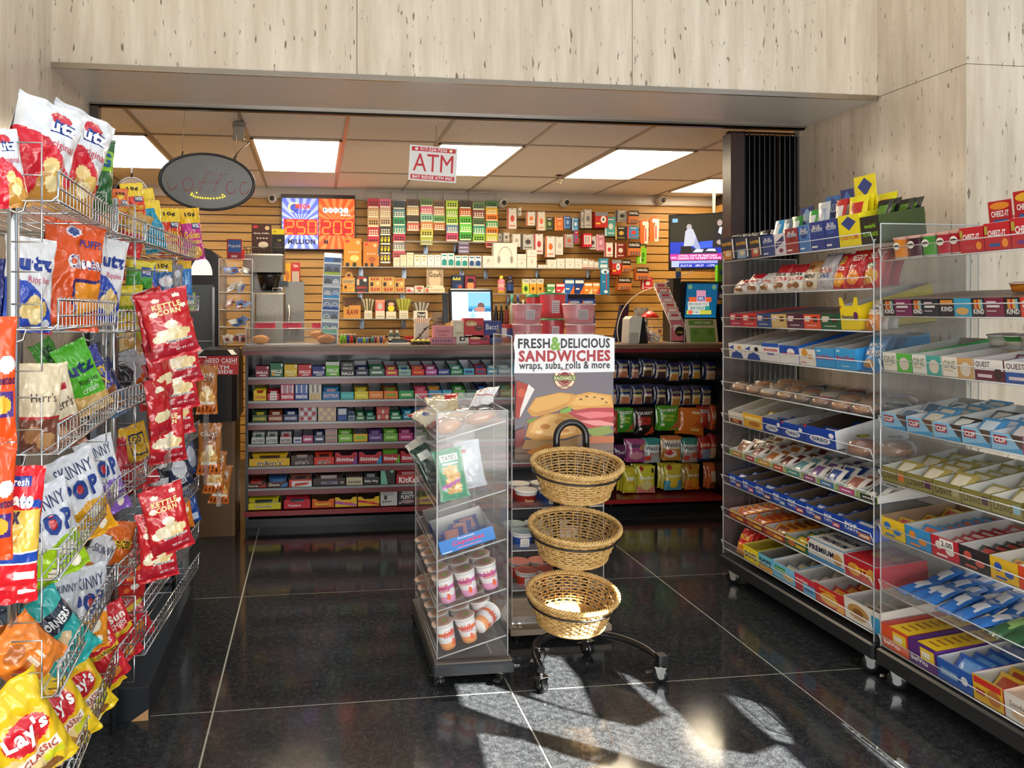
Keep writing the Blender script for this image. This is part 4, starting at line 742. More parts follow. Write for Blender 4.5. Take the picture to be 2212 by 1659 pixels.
L_=[
 (88,330,138,228,14,-.66,40,'#e2e5ea',UTZR,'white and red chip bag left of its twin, top shelf of nearest wire rack'),
 (158,345,128,222,16,-.68,44,'#e2e5ea',UTZR,'white and red chip bag right of its twin, beside the green bag'),
 (8,365,80,170,-10,-.66,30,'#d8dbe2',UTZR,'white and red chip bag cut by the left frame edge, behind the thick post'),
 (213,378,62,160,2,-.69,30,'#24602e',[('p',[(.2,.55),(.95,.55),(.95,.82),(.2,.84)],'#8ac02a'),T_('G',.66,.7,.4,.2,'#1f5a8a',.05),('r',0,0,.08,.8,'#7ab82a')],'dark green chip bag with lime panel standing on the top wire shelf'),
 (180,415,34,110,0,-.72,30,'#4c9a2c',[('r',0,0,1,.35,'#e0a82a')],'narrow lime green bag squeezed behind the dark green chip bag'),
 (62,615,100,205,4,-.70,40,'#e4e6ea',UTZB,'white and blue chip bag against the post on the second wire shelf'),
 (28,640,70,160,0,-.75,30,'#1f2c7c',[('r',0,.4,1,.6,'#31409c')],'navy snack bag at the left frame edge behind the post'),
 (155,596,122,236,5,-.68,42,'#e4581e',[('e',.42,.9,.12,.05,'#e8e4f0'),('e',.42,.9,.09,.035,'#2c4a90'),T_('Cheetos',.62,.62,.66,.13,'#f4f4f4',.08),T_('Cheetos',.62,.62,.62,.12,'#3a2a7a',.015),T_('PUFFS',.72,.8,.4,.07,'#2c3a90',.03),('p',[(.5,.12),(.98,.2),(.98,.48),(.4,.46)],'#34246a'),('p',[(.54,.14),(.96,.21),(.96,.45),(.45,.43)],'#ec9420')],'big orange puffed snack bag on the second wire shelf'),
 (90,650,60,140,10,-.74,40,'#c42a28',[],'plain red bag tucked behind the big orange puffed snack bag'),
 (232,604,66,178,8,-.67,36,'#e4e6ea',UTZB,'white and blue chip bag right of the orange bag, second wire shelf'),
 (78,880,100,190,3,-.64,40,'#e2d2b0',[('r',0,0,1,.38,'#7a4632'),('r',.0,.37,1,.4,'#b82a2c'),T_("Herr's",.55,.62,.55,.1,'#3a2a24',.0),('e',.4,.2,.2,.1,'#b07a50'),('e',.7,.12,.2,.1,'#c89868')],'cream and brown pretzel bag at left on third wire shelf'),
 (122,882,84,186,-14,-.66,40,'#e6d8b8',[('r',0,0,1,.36,'#825038'),('r',0,.36,1,.385,'#b82a2c'),T_("Herr's",.55,.56,.7,.12,'#3a2a24',0),('r',.3,.7,.8,.78,'#b8283a'),('e',.4,.2,.2,.1,'#c09070')],'cream and brown pretzel bag with red label, middle of third wire shelf'),
 (178,816,74,160,-24,-.67,38,'#4fb426',[('p',[(0,0),(1,0),(1,.22),(0,.3)],'#d8b068'),T_('utz',.5,.66,.8,.16,'#1a2f6a',.06),T_('Ripples',.55,.46,.6,.1,'#24401a',0),T_('cream',.5,.34,.5,.06,'#e8f4e0',0),('e',.5,.12,.26,.08,'#ecd09a')],'bright green ripple chip bag leaning left on third wire shelf'),
 (212,822,56,150,-26,-.68,38,'#37409a',[('r',0,0,1,.36,'#8a5028'),T_('PARTY',.5,.64,.8,.12,'#f0c82a',.05),T_('MIX',.5,.48,.6,.14,'#f0c82a',.05)],'purple and brown mixed snack bag right of the green ripple bag'),
 (238,838,44,130,-22,-.68,38,'#27305e',[('r',0,0,1,.4,'#56708c')],'dark navy snack bag at the right end of third wire shelf'),
 (100,765,60,50,60,-.76,40,'#3a8a2a',[('r',.2,.3,.8,.7,'#1c4a1a')],'green bag lying flat beneath the second wire shelf'),
 (110,1150,112,215,-16,-.655,42,'#d6dbe4',POP('#9cc81e','#5a7a10'),'white and lime popcorn bag, lowest of three on fourth wire shelf'),
 (66,1120,80,190,-8,-.70,42,'#ccd2dc',POP('#9cc81e','#5a7a10'),'white and lime popcorn bag behind the hanging potato stick packs'),
 (172,1075,104,200,-18,-.66,40,'#dce0e8',POP('#e8a81a','#8a5a10'),'white and golden popcorn bag, middle of fourth wire shelf'),
 (222,1030,76,176,-16,-.67,38,'#dce0e8',POP('#8a64c8','#4a2a8a'),'white and purple popcorn bag at right end of fourth wire shelf'),
 (186,1318,88,190,-2,-.665,40,'#d8dce4',POP('#de8e24','#8a4a10'),'white and orange popcorn bag on the fifth wire shelf'),
 (132,1320,70,170,4,-.70,40,'#ccd2da',[('r',0,0,1,.4,'#9a6a40'),('e',.5,.3,.2,.08,'#e8dcc8'),T_('SKINNY',.5,.8,.7,.1,'#22305e',0)],'white and brown popcorn bag behind the teal corn chip bag'),
 (205,1215,60,120,30,-.70,38,'#d8dce4',[('r',.1,.1,.9,.5,'#c8782a'),T_('SKINNY',.5,.75,.8,.14,'#22305e',0)],'white and copper popcorn bag lying under the fourth wire shelf'),
 (118,1372,112,196,-34,-.64,40,'#2aa5a4',[('r',0,.58,1,.8,'#202c44'),T_('POP',.24,.69,.32,.1,'#2ac4b4',.05),T_('CORNERS',.62,.69,.6,.1,'#f0f2f4',.05),('p',[(.25,.45),(.6,.56),(.75,.46),(.5,.36)],'#e0c49a'),('p',[(.6,.3),(.8,.36),(.75,.22)],'#d8b88a'),T_('SEA',.35,.3,.3,.09,'#e8f4f0',.04),T_('SALT',.35,.2,.34,.09,'#e8f4f0',.04)],'teal corn chip bag with dark band lying tilted on fifth wire shelf'),
 (52,1412,118,150,-40,-.64,40,'#e2802a',[('e',.4,.7,.2,.12,'#b0642a'),('r',.45,.3,.55,.5,'#f0e0c8'),('r',.62,.3,.7,.5,'#f0e0c8'),('e',.2,.4,.12,.1,'#c8503a')],'orange snack bag lying flat at left of fifth wire shelf'),
 (10,1340,70,90,0,-.70,40,'#27303e',[('r',.1,.2,.9,.5,'#c8702a')],'charcoal snack bag at left frame edge above the orange bag'),
 (52,1585,140,250,-24,-.62,42,'#e6c322',LAY,'yellow potato chip bag, lowest and nearest of the yellow bags'),
 (122,1530,104,230,-26,-.64,40,'#e6c322',LAY,'yellow potato chip bag second from left on the lowest near shelf'),
 (176,1480,80,190,-28,-.655,38,'#e6c322',LAY,'yellow potato chip bag third from left on the lowest near shelf'),
 (4,1600,70,200,-10,-.68,42,'#d8b41e',LAY,'yellow potato chip bag cut by the left frame edge'),
 (212,1440,60,140,-30,-.67,36,'#dcb820',[('e',.5,.5,.3,.12,'#f0e0a0')],'yellow potato chip bag at far end of the lowest near shelf'),
 # second section
 (250,800,44,120,-10,-.72,34,'#8c9098',[('r',0,0,1,.3,'#3a3c44')],'silver and black snack bag at left on the short rack third shelf'),
 (283,812,56,112,-18,-.655,34,'#a9aeb6',[('p',[(0,1),(.6,.6),(.2,.3),(0,.4)],'#2a2c34'),('p',[(.6,.2),(1,.3),(1,.5),(.5,.4)],'#d8621e')],'grey foil tortilla chip bag with orange triangle'),
 (312,838,40,96,-14,-.655,34,'#c8282a',[('e',.5,.25,.4,.15,'#e8dcc8')],'red and white snack bag right of the grey foil bag'),
 (310,770,40,80,-8,-.70,30,'#b8b0b8',[('r',.2,.3,.7,.8,'#d8d0dc')],'pale silver snack bag behind the popcorn strip'),
 (258,1012,48,128,-12,-.665,34,'#a81f2c',[T_('chips',.5,.45,.7,.14,'#e8e4dc',.04),('r',0,0,1,.15,'#7a1420')],'dark red chip bag left of the yellow topped bag'),
 (298,985,62,140,-16,-.655,34,'#e8b81e',[('r',0,0,1,.45,'#c8303a'),('p',[(.25,.55),(.8,.52),(.85,.85),(.3,.88)],'#28304e'),('p',[(.29,.58),(.76,.55),(.81,.82),(.34,.85)],'#ecc028'),T_('GO',.55,.78,.3,.1,'#28304e',.03),('e',.5,.25,.36,.1,'#e8a080')],'yellow topped red snack bag on short rack fourth shelf'),
 (248,1172,76,92,14,-.655,34,'#e07024',[T_('Cheetos',.5,.55,.85,.3,'#f4d83a',.09),T_('Cheetos',.5,.55,.8,.28,'#1a1a1a',.02)],'small orange cheese puff bag leaning right on short rack'),
 (285,1222,66,140,6,-.655,34,'#cc2a26',[('e',.3,.6,.16,.05,'#f0e8e0'),('e',.6,.5,.12,.05,'#e8702a'),('e',.4,.35,.14,.05,'#e8702a'),('e',.7,.7,.12,.04,'#f0e8e0'),('e',.6,.2,.14,.05,'#f0e8e0'),('e',.35,.15,.1,.04,'#e8702a')],'red spicy puff bag with white and orange pieces'),
 (226,1408,64,150,-22,-.64,36,'#cc2430',[T_('Sun',.55,.8,.6,.12,'#f4e8e0',.06),('r',0,.5,1,.58,'#e8c02a'),T_('GARDEN',.5,.54,.7,.05,'#3a1a10',.02),T_('CHIPS',.5,.68,.6,.08,'#f4e8e0',.04),('e',.5,.2,.2,.1,'#e0842a')],'red multigrain chip bag, nearest of three on the short rack lowest shelf'),
 (258,1365,60,140,-22,-.65,35,'#cc2430',[T_('Sun',.55,.8,.6,.12,'#f4e8e0',.06),('r',0,.5,1,.58,'#e8c02a'),T_('CHIPS',.5,.68,.6,.08,'#f4e8e0',.04),('e',.5,.2,.2,.1,'#e0842a')],'red multigrain chip bag, middle of three on the short rack lowest shelf'),
 (288,1325,54,128,-22,-.655,34,'#cc2430',[('r',0,.62,1,.7,'#e8c02a'),T_('CHIPS',.5,.8,.6,.08,'#f4e8e0',.04),('e',.5,.3,.2,.1,'#e0842a')],'red multigrain chip bag, farthest of three on the short rack lowest shelf'),
 (283,692,62,150,-6,-.66,34,'#e8d41e',[('r',0,0,1,.42,'#e0c890'),('r',0,.44,1,.5,'#e8a81e'),T_('FUNYUNS',.5,.66,.85,.3,'#6a9a1e',.06),('e',.4,.2,.3,.1,'#d0a860'),('e',.7,.3,.2,.1,'#b8c840')],'yellow onion ring bag with green letters on short rack second shelf'),
 (250,560,40,90,0,-.72,30,'#b8242c',[('e',.5,.5,.3,.2,'#e0b890')],'red snack bag under the top shelf beside the white and blue bag'),
 # far section top shelf
 (262,452,36,88,-6,-.70,26,'#e06a24',GOLD('#e0642a'),'orange and yellow small chip bag behind the far rack post'),
 (290,446,48,100,-8,-.69,26,'#f0cc1c',GOLD('#dc3a20'),'yellow and red ten cent chip bag, leftmost on far rack top shelf'),
 (290,505,54,96,18,-.63,26,'#d8a848',[('p',[(0,0),(1,0),(1,.3),(0,.5)],'#d03a3a'),T_('eps',.6,.4,.6,.2,'#c8285a',.05),('r',0,.75,1,1,'#b88a3a')],'tan and red chip bag leaning on the basket of far rack top shelf'),
 (318,455,48,92,-16,-.68,26,'#e8e4dc',[('r',0,.7,1,1,'#f0cc1c'),('p',[(.2,.3),(.7,.3),(.45,.6)],'#2a4aa0')],'white and yellow small chip bag between yellow and teal bags'),
 (330,490,46,112,-10,-.645,26,'#1f94b4',[('r',0,.86,1,1,'#f0cc1c'),('e',.95,.8,.25,.22,'#f0cc1c')],'teal and yellow small chip bag on far rack top shelf'),
 (366,502,50,104,-3,-.63,24,'#f0c81c',GOLD('#d83a22'),'yellow and red golden potato chip bag, second from far rack end'),
 (414,506,44,112,-8,-.557,24,'#f0c01c',GOLD('#c83a92'),'yellow and magenta golden potato chip bag at far end of top shelf'),
 (300,608,58,90,6,-.65,26,'#4aa83c',[('r',0,.8,1,1,'#e8d83a'),('p',[(.5,.6),(.95,.62),(.9,.85),(.5,.85)],'#2a4a9a'),T_('WISE',.7,.73,.36,.12,'#fff',.03),('r',.1,.1,.9,.35,'#2a6a24')],'green and yellow small chip bag on far rack second shelf'),
 (325,612,30,84,-8,-.64,26,'#2a62c8',[('p',[(0,0),(1,0),(.6,.5)],'#e8703a')],'blue and orange small bag between green and yellow topped bags'),
 (353,605,42,84,-4,-.63,24,'#2c6aa8',[('r',0,.72,1,1,'#ecc41e'),('r',0,0,1,.2,'#d8a83a'),('e',.6,.45,.4,.14,'#e8e4ea'),T_('10¢',.5,.85,.5,.14,'#222',.03)],'blue chip bag with yellow top on far rack second shelf'),
 (383,612,24,80,0,-.60,24,'#8a8a90',[('e',.5,.75,.3,.1,'#d0d0d4')],'narrow grey small snack bag on far rack second shelf'),
 (402,606,26,86,-3,-.57,24,'#2a7cc8',[('r',0,.78,1,1,'#e8b81e'),('p',[(.2,.2),(.6,.5),(.4,.7)],'#8ac0ea')],'narrow bright blue small bag with yellow top'),
 (406,652,30,40,0,-.585,24,'#a8c83a',[('e',.5,.5,.4,.2,'#e8ecd8')],'lime green small bag in the far rack second basket'),
 (308,660,46,60,-20,-.62,26,'#dfe2e8',[('e',.5,.5,.4,.3,'#2a4aa0')],'white and blue small bag beside the onion ring bag'),
 (345,1032,40,110,0,-.66,26,'#24262e',[('r',0,.3,1,.5,'#c8ccd0'),('e',.5,.75,.4,.06,'#d8dadc')],'black and silver snack bag left of the navy kettle chip bag'),
 (380,1012,52,92,-22,-.60,24,'#2a3450',[('e',.6,.5,.34,.22,'#d8dce4'),('r',.1,.12,.7,.28,'#e8eaf0'),T_('KETTLE',.4,.2,.5,.1,'#2a3450',.03),('r',0,0,.4,.1,'#a03a34')],'navy and white kettle chip bag tilted on far rack'),
 (412,985,26,80,-12,-.57,24,'#3a5080',[('e',.5,.5,.35,.3,'#c8d4e8')],'blue and white small bag right of the navy kettle chip bag'),
 (398,1110,34,66,-10,-.58,24,'#e07a24',[('p',[(0,.1),(.4,.5),(.1,.9)],'#7ac02a'),('r',.2,.6,.8,.7,'#f4e8d0')],'orange small bag with green leaf on far rack'),
 (414,1092,26,74,-14,-.56,24,'#1f4a96',[('r',.2,.1,.8,.3,'#c0d0e8')],'royal blue small bag right of the orange leaf bag'),
]
for q in L_:pouch(*q)
KET=[('e',.3,.87,.09,.03,'#f0ead8'),('e',.75,.9,.08,.03,'#f0ead8'),('e',.2,.68,.09,.04,'#f0ead8'),('e',.85,.74,.07,.03,'#f0ead8'),('r',0,.05,1,.22,'#a8182a'),*[('e',a,b,.15,.06,c)for a,b,c in((.3,.38,'#f2e8cc'),(.55,.42,'#ecdcb0'),(.75,.36,'#e8d098'),(.45,.32,'#f0e4c4'),(.65,.3,'#e6cc90'),(.2,.32,'#f0e4c4'),(.5,.5,'#f4ecd8'))],T_('KETTLE',.5,.78,.62,.08,'#f4e0a0',.05),T_('CORN',.52,.69,.5,.08,'#f4e0a0',.05),('r',.3,.23,.9,.27,'#e8e4dc'),T_('SWEET & SALTY',.6,.25,.5,.03,'#2a2a4a',.02),T_('NET WT. 1 OZ',.68,.13,.4,.035,'#f0e0e0',.02)]
kx=[(366,700,104,148,-14),(383,762,90,140,-10),(376,818,96,140,-8),(372,872,86,140,-6),(360,935,78,130,-4)]
W5=['top','second','middle','fourth','lowest']
for i,(x,y,w_,h_,r)in enumerate(kx):
 pouch(x,y,w_,h_,r,-.47-.012*i,26,'#c41e26',KET,f'red kettle corn pack, {W5[i]} on the long hanging strip','popcorn bag','popcorn_bag',t=.04)
for i,(x,y,w_,h_,r)in enumerate([(330,690,60,130,-16),(345,800,50,140,-14),(342,880,46,130,-10)]):
 pouch(x,y,w_,h_,r,-.53,60,'#b81c26',[('e',.5,.8,.2,.05,'#f0ead8'),('r',0,.05,1,.2,'#a8182a'),('e',.5,.35,.4,.1,'#ecdcb0')],f'side turned red kettle corn pack, {["upper", "middle", "lower"][i]} behind the long strip','popcorn bag','popcorn_bag',t=.04)
for i,(x,y,w_,h_,r,X)in enumerate([(360,1122,92,150,-12,-.47),(340,1178,80,150,-4,-.50),(330,1130,50,160,4,-.55)]):
 pouch(x,y,w_,h_,r,X,28,'#c41e26',KET,f'red kettle corn pack, {["front", "lower", "rear"][i]} one of the low hanging strip','popcorn bag','popcorn_bag',t=.04)
CAR=[('r',0,.04,1,.2,'#c8641e'),*[('p',[(a,.05),(a+.06,.05),(a+.1,.19),(a+.04,.19)],'#4a2010')for a in(.08,.26,.44,.62,.8)],*[('e',a,b,.16,.07,c)for a,b,c in((.3,.4,'#e8c078'),(.6,.44,'#f0d8a0'),(.75,.34,'#d8a050'),(.45,.32,'#e8c890'),(.25,.3,'#d8a860'),(.5,.52,'#f0dcb0'))],T_('CARAMEL',.5,.8,.8,.08,'#f4e8d0',.07),T_('CARAMEL',.5,.8,.78,.075,'#4a1a1a',.03),T_('CORN',.52,.71,.5,.08,'#4a1a1a',.03),('r',.15,.21,.85,.25,'#e8e0d0')]
for i,(x,y,w_,h_,r,X)in enumerate([(447,842,46,106,0,-.47),(452,970,50,112,2,-.46),(464,1020,46,92,4,-.455),(476,1046,44,84,6,-.445)]):
 pouch(x,y,w_,h_,r,X-.012*i,8,'#a8682e',CAR,f'brown caramel corn pack, {["topmost", "second", "third", "lowest"][i]} of the four by the cash machine','popcorn bag','popcorn_bag',t=.04)
# clip strips that carry the hanging packs
for(x0,y0,x1,y1,X,lb)in[(352,590,372,1010,-.505,'clear clip strip holding the long row of kettle corn packs'),(338,1050,352,1200,-.53,'clear clip strip holding the low kettle corn packs'),(440,782,452,1040,-.475,'clear clip strip holding the caramel corn packs'),(468,945,480,1085,-.452,'short clear clip strip behind the lowest caramel corn packs')]:
 a=P(x0,y0,X=X);b=P(x1,y1,X=X);m=MB('film');m.box(-.012,.012,.0,.001,b.z,a.z,'#fff');m.tube([(0,0,a.z),(0,0,a.z+.015),(-.16,.0,a.z+.015)],.003,WM,'metal',6)
 tag(m.obj('clip_strip',loc=(X-.006,(a.y+b.y)/2+.03,0)),lb,'clip strip')
# packs hanging in front of the near post
OCH=[('e',.8,.62,.2,.07,'#f0e8ec'),('r',.6,.2,.95,.4,'#4a2a7a'),T_('Cheetos',.7,.5,.6,.1,'#3a1a5a',.03),('e',.7,.3,.2,.07,'#e8b030')]
pouch(-12,820,92,290,0,-.555,20,'#e8501c',OCH,'orange puffed snack pack hanging highest at the left frame edge',name='hanging_chip_bag',t=.04,grow=.94)
pouch(-16,1085,92,270,2,-.558,20,'#e8501c',OCH,'orange puffed snack pack hanging lower at the left frame edge',name='hanging_chip_bag',t=.04,grow=.94)
STX=[('r',0,.28,1,.66,'#e8c050'),*[('p',[(a,b),(a+.3,b+.16),(a+.28,b+.2),(a-.02,b+.03)],c)for a,b,c in((.1,.3,'#f4dc80'),(.4,.32,'#d8a030'),(.6,.42,'#f6e090'),(.2,.45,'#dca838'),(.55,.3,'#f0d070'),(.05,.4,'#e0b040'))],('r',0,.24,1,.31,'#2448a8'),('r',0,.225,1,.24,'#f0eef0'),('r',0,.31,1,.325,'#f0eef0'),('p',[(.5,.72),(1,.66),(1,.72),(.6,.77)],'#2448a8'),('r',.3,.84,.75,.92,'#1f3f9c'),T_('Fresh',.52,.88,.4,.06,'#fff',.03),T_('Potato',.42,.74,.85,.14,'#f4f0ea',.1),T_('Stix',.35,.62,.5,.14,'#3a2a4a',.05),('r',.55,.1,.95,.16,'#f0ecec')]
pouch(34,1140,100,268,4,-.545,14,'#d8202c',STX,'red potato stick pack hanging in front of the near post',name='hanging_chip_bag',t=.04)
pouch(38,1178,90,250,3,-.56,24,'#d8202c',STX,'red potato stick pack hanging behind the front potato stick pack',name='hanging_chip_bag',t=.04)
# low black plinth below the far chip rack
m=MB('plastic');m.box(-1.0,-.578,2.72,3.70,0,.115,'#1c2026');m.box(-1.0,-.578,2.72,3.70,.115,.12,'#2b3036');m.poly([(-.64,2.7195,.0),(-.58,2.7195,.0),(-.58,2.7195,.04)],'#b08a60');tag(m.obj('plinth'),'low black plinth with scuffed corner under the far chip rack','plinth')
# ================================================================ CENTRE OF THE SHOP FLOOR
# ---- clear bakery cart on a black dolly
CX0,CX1,CY0,CY1=.475,.755,2.83,3.44
t=empty('acrylic_cart','clear slanted-shelf acrylic cart on black dolly holding noodle cups and bread','display cart',((CX0+CX1)/2,CY0,0))
hw=(CX1-CX0)/2;L=CY1-CY0;HT=1.06
m=MB('plastic');m.cbox(-hw-.02,hw+.02,-.03,L+.02,.048,.088,'#2c2e32','plastic',.006);m.obj('dolly',t)
m=MB('wood');m.box(-hw-.012,hw+.012,-.022,L+.012,.0885,.096,'#57504a');m.obj('base_board',t)
for x,y,r in((-hw+.01,0,.5),(hw-.03,0,2.6),(-hw,L-.02,-.5),(hw-.03,L-.03,2)):
 m=MB('metal');caster(m,x,y,0,.0205,r);m.obj('caster',t)
for x in(-hw,hw):
 m=MB('acrylic');m.box(x-.003,x+.003,0,L,.1,HT,'#fff');edge(m,(x,0,.1),(x,0,HT));edge(m,(x,0,HT),(x,L,HT));edge(m,(x,L,.1),(x,L,HT));m.obj('side_panel',t)
for y in(.002,L-.002):
 m=MB('acrylic');m.poly([(-hw+.004,y,.1),(hw-.004,y,.1),(hw-.004,y,HT),(-hw+.004,y,HT)],'#fff');edge(m,(-hw,y,HT),(hw,y,HT));m.obj('end_panel',t)
CZS=[.102,.285,.48,.673,.944];CT=math.radians(15)
for z in CZS:
 m=MB('acrylic');rs=math.tan(CT)*2*hw
 m.poly([(-hw+.004,.006,z),(hw-.004,.006,z+rs),(hw-.004,L-.006,z+rs),(-hw+.004,L-.006,z)],'#fff');m.poly([(-hw+.004,.006,z),(-hw+.004,L-.006,z),(-hw-.004,L-.006,z+.035),(-hw-.004,.006,z+.035)],'#fff')
 edge(m,(-hw+.004,.006,z),(hw-.004,.006,z+rs));edge(m,(-hw+.004,.006,z),(-hw+.004,L-.006,z));edge(m,(-hw,.006,z+.035),(-hw,L-.006,z+.035),.002);edge(m,(-hw+.004,L-.006,z),(hw-.004,L-.006,z+rs),.002);m.obj('shelf',t)
cxm=(CX0+CX1)/2
def cmat(z,x,dy):return Matrix.Translation((cxm+x,CY0+.01+dy,CZS[z]+.004+(x+hw)*math.tan(CT)))@Matrix.Rotation(-CT,4,'Y')
def noodle(c1,c2):
 m=MB('plastic');cup(m,.026,.037,.088,[c2,c2,'#ece8ea','#f0eef0',c1,'#f2f0f0','#f4f2f2'],'#d8b8a8',24)
 for s in(0,1.9):
  T0=m.T;m.T=Matrix.Rotation(s,4,'Z')
  for k,(a,z,h)in enumerate((('CUP',.064,.013),('NOODLES',.05,.013))):
   vs,fs,ar=glyphs(a,.03);r=.0338 if k==0 else.0322;wd=min(.045,h*ar)
   n=m.vv([(math.sin(x*wd/r)*(r+.0008),-math.cos(x*wd/r)*(r+.0008),z+y*h)for x,y in vs])
   for f in fs:m.ff(tuple(n+i for i in f),'#c8203c','paper')
  m.ff(tuple(range(m.vv([(math.sin(x)*.0345,-math.cos(x)*.0345,z)for x,z in((.55,.07),(.85,.07),(.85,.084),(.55,.084))]),len(m.V))),'#9cc83a','paper')
  m.ff(tuple(range(m.vv([(math.sin(x)*.0312,-math.cos(x)*.0312,z)for x,z in((.1,.018),(.5,.012),(.6,.03),(.3,.038))]),len(m.V))),'#e8602a','paper')
  m.T=T0
 for q in range(len(m.V)):m.V[q]=m.V[q]*1.14
 m.poly([(.028*math.cos(a*PI/8),.028*math.sin(a*PI/8),.106)for a in range(16)],'#c88a6a');m.poly([(.01+.012*math.cos(a*PI/6),.012*math.sin(a*PI/6),.1064)for a in range(12)],'#8ab83a')
 return m
npk=None;nr=None
for zi,rows,nm in((1,6,'pink noodle cup'),(0,6,'orange noodle cup')):
 o=None;C1,C2=(('#c86ab0','#e8a0c8')if zi else('#e8702a','#f0a060'))
 for r in range(rows):
  for i in range(3):
   if zi==0 and r==0 and i==2:continue
   if o is None:o=noodle(C1,C2).obj('noodle_cup')
   else:o=o.copy();COL.objects.link(o)
   tag(o,f'{nm} with printed side, {["left", "middle", "right"][i]} of the {["front", "second", "third", "fourth", "fifth", "back"][r]} row','noodle cup',f'{nm}s')
   o.matrix_world=cmat(zi,-.083+i*.086,.05+r*.098)@Matrix.Rotation(R_.uniform(-.6,.6),4,'Z')
o=o.copy();COL.objects.link(o);tag(o,'orange noodle cup tipped over on its side, lowest cart shelf','noodle cup')
o.matrix_world=cmat(0,.055,.03)@Matrix.Translation((0,.02,.043))@Matrix.Rotation(PI/2-.15,4,'Y')@Matrix.Rotation(-.8,4,'X')@Matrix.Translation((0,0,-.01))
def cbag(z,x,dy,w,h,t,col,ops,lab,cat,name,lt,rz=0,ry=0,mat='foil',dz=0.0,nu=26,nv=30):
 m=MB(mat);bag(m,w,h,t,col,ops,nu,nv,int(h*900+x*300)%77,mat=mat)
 o=m.obj(name);o.matrix_world=cmat(z,x,dy)@Matrix.Translation((0,0,.004+dz))@Matrix.Rotation(rz,4,'Z')@Matrix.Rotation(ry,4,'Y')@Matrix.Rotation(-lt,4,'X');return tag(o,lab,cat)
# cupcake tray
m=MB();tray(m,.225,.20,.055,.085,'#2f86dc','#d4d2ce',[T_('Cupcakes',.52,.55,.58,.42,'#e0407a',.06),T_('hostess',.5,.88,.3,.16,'#f0f0f4',.03),('r',.3,.2,.75,.26,'#f090b0'),('r',.03,.08,.2,.18,'#bfe0f4')],side='#2a4ea8')
o=m.obj('cupcake_box');o.matrix_world=cmat(2,-.008,.02);tag(o,'blue cupcake display box with pink and white lettering on the cart','cake box')
packs(3,.1,.075,.03,'#3a4a9a','#c88a8a',o.matrix_world,'cupcake_pack','wrapped cupcake pack inside the blue cupcake box','cupcake pack','cupcake packs in blue box',lambda k,r:(-.05+.045*k,.05+.045*k,.01,r.uniform(-.2,.2),-.9))
m=MB();tray(m,.22,.14,.05,.07,'#2a4ea8','#d8d4cc',[('r',.1,.2,.9,.8,'#e8e0d8')],side='#c8a0a0');o=m.obj('cupcake_box');o.matrix_world=cmat(2,-.01,.3);tag(o,'open pastry box with pale inside behind the blue cupcake box','cake box')
CKB=[('r',0,.05,.06,.95,'#8ac0a0'),('r',.94,.05,1,.95,'#8ac0a0'),('r',.2,.76,.8,.9,'#e8ece4'),T_("TATE'S",.5,.83,.5,.09,'#3a5a44',0),('r',.25,.69,.75,.735,'#e0ece0'),*[('e',.5+.04*math.sin(k*2),.18+.075*k,.27,.055,'#e8bc6a' if k%2 else '#d8a04a')for k in range(7)],*[('e',.35+.1*k,.2+.06*k,.03,.015,'#7a4a2a')for k in range(4)],('p',[(.08,.22),(.72,.34),(.72,.42),(.08,.3)],'#c060b8')]
cbag(3,-.055,.05,.125,.20,.05,'#1f9468',CKB,'green cookie bag with stacked golden cookies and purple strip','cookie bag','cookie_bag',.1,.1,.1)
cbag(3,.04,.13,.11,.19,.04,'#c9d0dc',[('r',.4,.3,.9,.6,'#b8c0cc'),('e',.3,.8,.1,.05,'#c86a6a')],'pale silver cookie bag turned backwards behind the green one','cookie bag','cookie_bag',.16,.1,.12)
cbag(3,-.085,.26,.10,.20,.04,'#1d3a2c',[('r',.2,.7,.8,.85,'#d8dcd4')],'dark green bag leaning at the left of the cart','cookie bag','cookie_bag',.2,.5,-.1)
cbag(3,-.08,.42,.10,.20,.05,'#e2ddd2',[('e',.5,.4,.3,.15,'#c8a878')],'white bread bag at back left of the cart, behind dark green bag','bread bag','bread_bag',.2,.6,-.15)
# top shelf breads
def roll_(cx,cy,rx,ry,rz,col,T,m):
 n0=len(m.V);m.lathe([(rz*0+math.sin(PI*(i+.05)/8.1),-math.cos(PI*(i+.05)/8.1))for i in range(9)],col,'food',16,caps=False)
 for j in range(n0,len(m.V)):
  v=m.V[j];k=1+.12*NZ.noise(Vector((v.x*2+cx*30,v.y*2,v.z*2)));m.V[j]=Vector((cx+v.x*rx*k,cy+v.y*ry*k,rz+v.z*rz*k))
def filmblob(m,rx,ry,rz,seed):
 m.lathe([(math.sin(PI*(i+.05)/8.1),-math.cos(PI*(i+.05)/8.1))for i in range(9)],'#fff','film',22,caps=False)
 for j in range(len(m.V)):
  v=m.V[j];k=1+.22*NZ.noise(Vector((v.x*2.6+seed,v.y*2.6,v.z*3)));m.V[j]=Vector((v.x*rx*k,v.y*ry*k,rz+v.z*rz*k))
for i,(x,dy,rx,ry,c,lab)in enumerate(((-.075,.07,.055,.05,'#c98040','flaky brown roll in clear film at front left of cart top shelf'),(.055,.07,.062,.05,'#b87038','round brown roll in clear film at front right of cart top shelf'),(-.01,.19,.06,.05,'#c08848','sliced roll in clear film behind the front rolls'))):
 t2=empty('wrapped_roll',lab,'bread');t2.matrix_world=cmat(4,x,dy)
 m=MB('food');roll_(0,0,rx,ry,.024,c,None,m);m.obj('bread_roll',t2)
 m=MB('film');filmblob(m,rx*1.16,ry*1.2,.030,i*5);m.obj('film_wrap',t2)
cbag(4,.085,.16,.11,.16,.05,'#e8e9ea',[('e',.5,.65,.2,.1,'#d8583a'),('r',0,.3,1,.33,'#c8483a')],'white paper bread bag with red mark at right of cart top shelf','bread bag','bread_bag',1.35,-.5,0,dz=.05)
